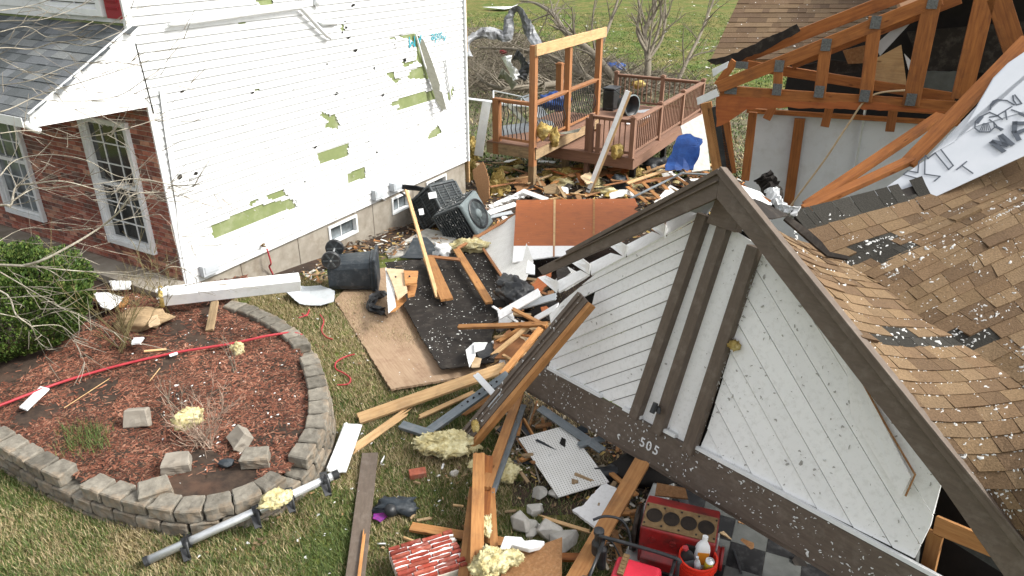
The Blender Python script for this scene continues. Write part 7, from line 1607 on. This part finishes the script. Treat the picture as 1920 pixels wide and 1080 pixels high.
def lawn_near():
    y = 4.2 + (R() ** 1.15) * 6.8; x = U(-1, 1) * (y * .9 + 2.2) * .74
    if x > 1.7 or inside((x, y), rimpoly) or x < -6: return None
    if x > .6 + (7.5 - y) * .35 and R() < .9: return None
    if x > .0 and y < 7 and mn.noise(V((x * 1.3, y * 1.3, 0))) > .0 and R() < .6: return None
    return x, y, ter(x, y)
blades('grass', 190000, lawn_near, (.02, .065), (.0022, .005), 'short green and straw coloured grass around the debris')
def lawn_far():
    y = 18 + (R() ** 1.6) * 50; x = U(-.08, .5) * y
    return x, y, ter(x, y)
blades('grass', 60000, lawn_far, (.04, .12), (.015, .035), 'green and tan grass of the far lawn', .9)
def tuft(u0, v0, u1, v1):
    def f():
        p = BD(U(u0, u1), U(v0, v1)); p += V((random.gauss(0, .05), random.gauss(0, .05), 0)); return p.x, p.y, bedz(p.x, p.y)
    return f
_t = tone; tone = lambda x, y: -.25
blades('grass_tuft', 700, tuft(120, 800, 200, 850), (.05, .12), (.002, .004), 'green grass tufts growing in the left of the mulch', .5)
tone = _t
# dry leaves
def leaf_s():
    y = U(4.3, 10); x = U(-.62, .1) * y
    if inside((x, y), rimpoly) or R() > (.25 + .75 * (mn.noise(V((x, y, 1))) > .1)): return None
    return V((x, y, ter(x, y) + .03)), V((0, 0, 1))
chips('dry_leaves', 230, leaf_s, [(.2, .12, .06), (.26, .18, .1), (.13, .08, .05)], (.025, .055), (.015, .035), 'attr', .5, kind='stuff', label='brown dry leaves lying in the grass')
# ================================================================ INSULATION FLECKS
def fleckmesh(name, items, size, label, th=.4, m='fluff'):
    n = len(items); vs = np.zeros((n * 6, 3)); fs = np.zeros((n * 6, 4), dtype=int)
    V_ = []; F_ = []
    for P, N in items:
        L = (size[0] + (size[1] - size[0]) * R() ** 1.8) * (1.7 if R() < .08 else 1); a = V((U(-1, 1), U(-1, 1), U(-1, 1))); x = a.cross(N); x = x.normalized() if x.length > .01 else V((1, 0, 0)); y = N.cross(x); w_ = L * U(.25, .7); k = len(V_); bend = U(-.5, .5)
        pt = [(-.5, -.3), (0, -.5 + bend), (.5, -.25), (.45, .35), (0, .45 + bend), (-.5, .3)]
        for s, t in pt: V_.append(tuple(P + x * s * L + y * t * w_ + N * .002))
        V_.append(tuple(P + N * L * th + y * bend * w_))
        for i in range(6): F_.append((k + i, k + (i + 1) % 6, k + 6))
    return npmesh(name, np.array(V_), np.array(F_), M_[m], kind='stuff', label=label)
fleckmesh('insulation_flecks', roof_flecks, (.006, .03), 'white insulation flecks strewn over the shingles')
it = []
for O, a, c, n, poly, dens in FL:
    x0 = min(p[0] for p in poly); x1 = max(p[0] for p in poly); y0 = min(p[1] for p in poly); y1 = max(p[1] for p in poly); N_ = int((x1 - x0) * (y1 - y0) * dens)
    for _ in range(N_):
        q = (U(x0, x1), U(y0, y1))
        if not inside(q, poly) or mn.noise(V((q[0] * 3, q[1] * 3, 5))) < U(-.6, .2): continue
        it.append((O + a * q[0] + c * q[1], n))
fleckmesh('insulation_flecks', it, (.008, .03), 'white insulation flecks on the beams, felt and panels')
it = []
for _ in range(1500):
    y = U(4.3, 15); x = U(-.6, .35) * y; bd = inside((x, y), bedpoly)
    if inside((x, y), rimpoly) and not bd: continue
    if R() > .7 and mn.noise(V((x, y, 0))) < 0: continue
    it.append((V((x, y, (bedz(x, y) + .01) if bd else ter(x, y) + .02)), V((0, 0, 1))))
fleckmesh('insulation_flecks', it, (.012, .04), 'white insulation flecks strewn over grass and mulch')
it = []
for reg, n_ in ((right_uv, 520), (left_uv, 170), ([(1322, 405), (1425, 462), (1300, 840), (1200, 785)], 90)):
    pl_ = [SH(u, v) for u, v in reg]; xs_ = [p[0] for p in pl_]; ys_ = [p[1] for p in pl_]
    for _ in range(n_):
        q = (U(min(xs_), max(xs_)), U(min(ys_), max(ys_)))
        if inside(q, pl_) and (R() < .4 or mn.noise(V((q[0] * 2, q[1] * 2, 1))) > 0): it.append((gpt(q[0], q[1], .017), gN))
for _ in range(330):
    t = R() ** .8; a = GP(1428 - (1428 - 1300) * t, 470 + 370 * t, .03); q = a + gd * random.gauss(.0, .02) + gN * U(-.01, .02); it.append((q, gN))
fleckmesh('grime_specks', it, (.005, .03), 'grey grime specks on the white gable planks', .05, 'grime')
it = []
for _ in range(500):
    s, z = U(.2, 7.5), ZS + 2.2 * R() ** 1.6
    it.append((wall_pt(HD, HN, s, z, .021), HN))
fleckmesh('grime_specks', it, (.006, .04), 'grey scuffs on the lower house siding', .05, 'grime')
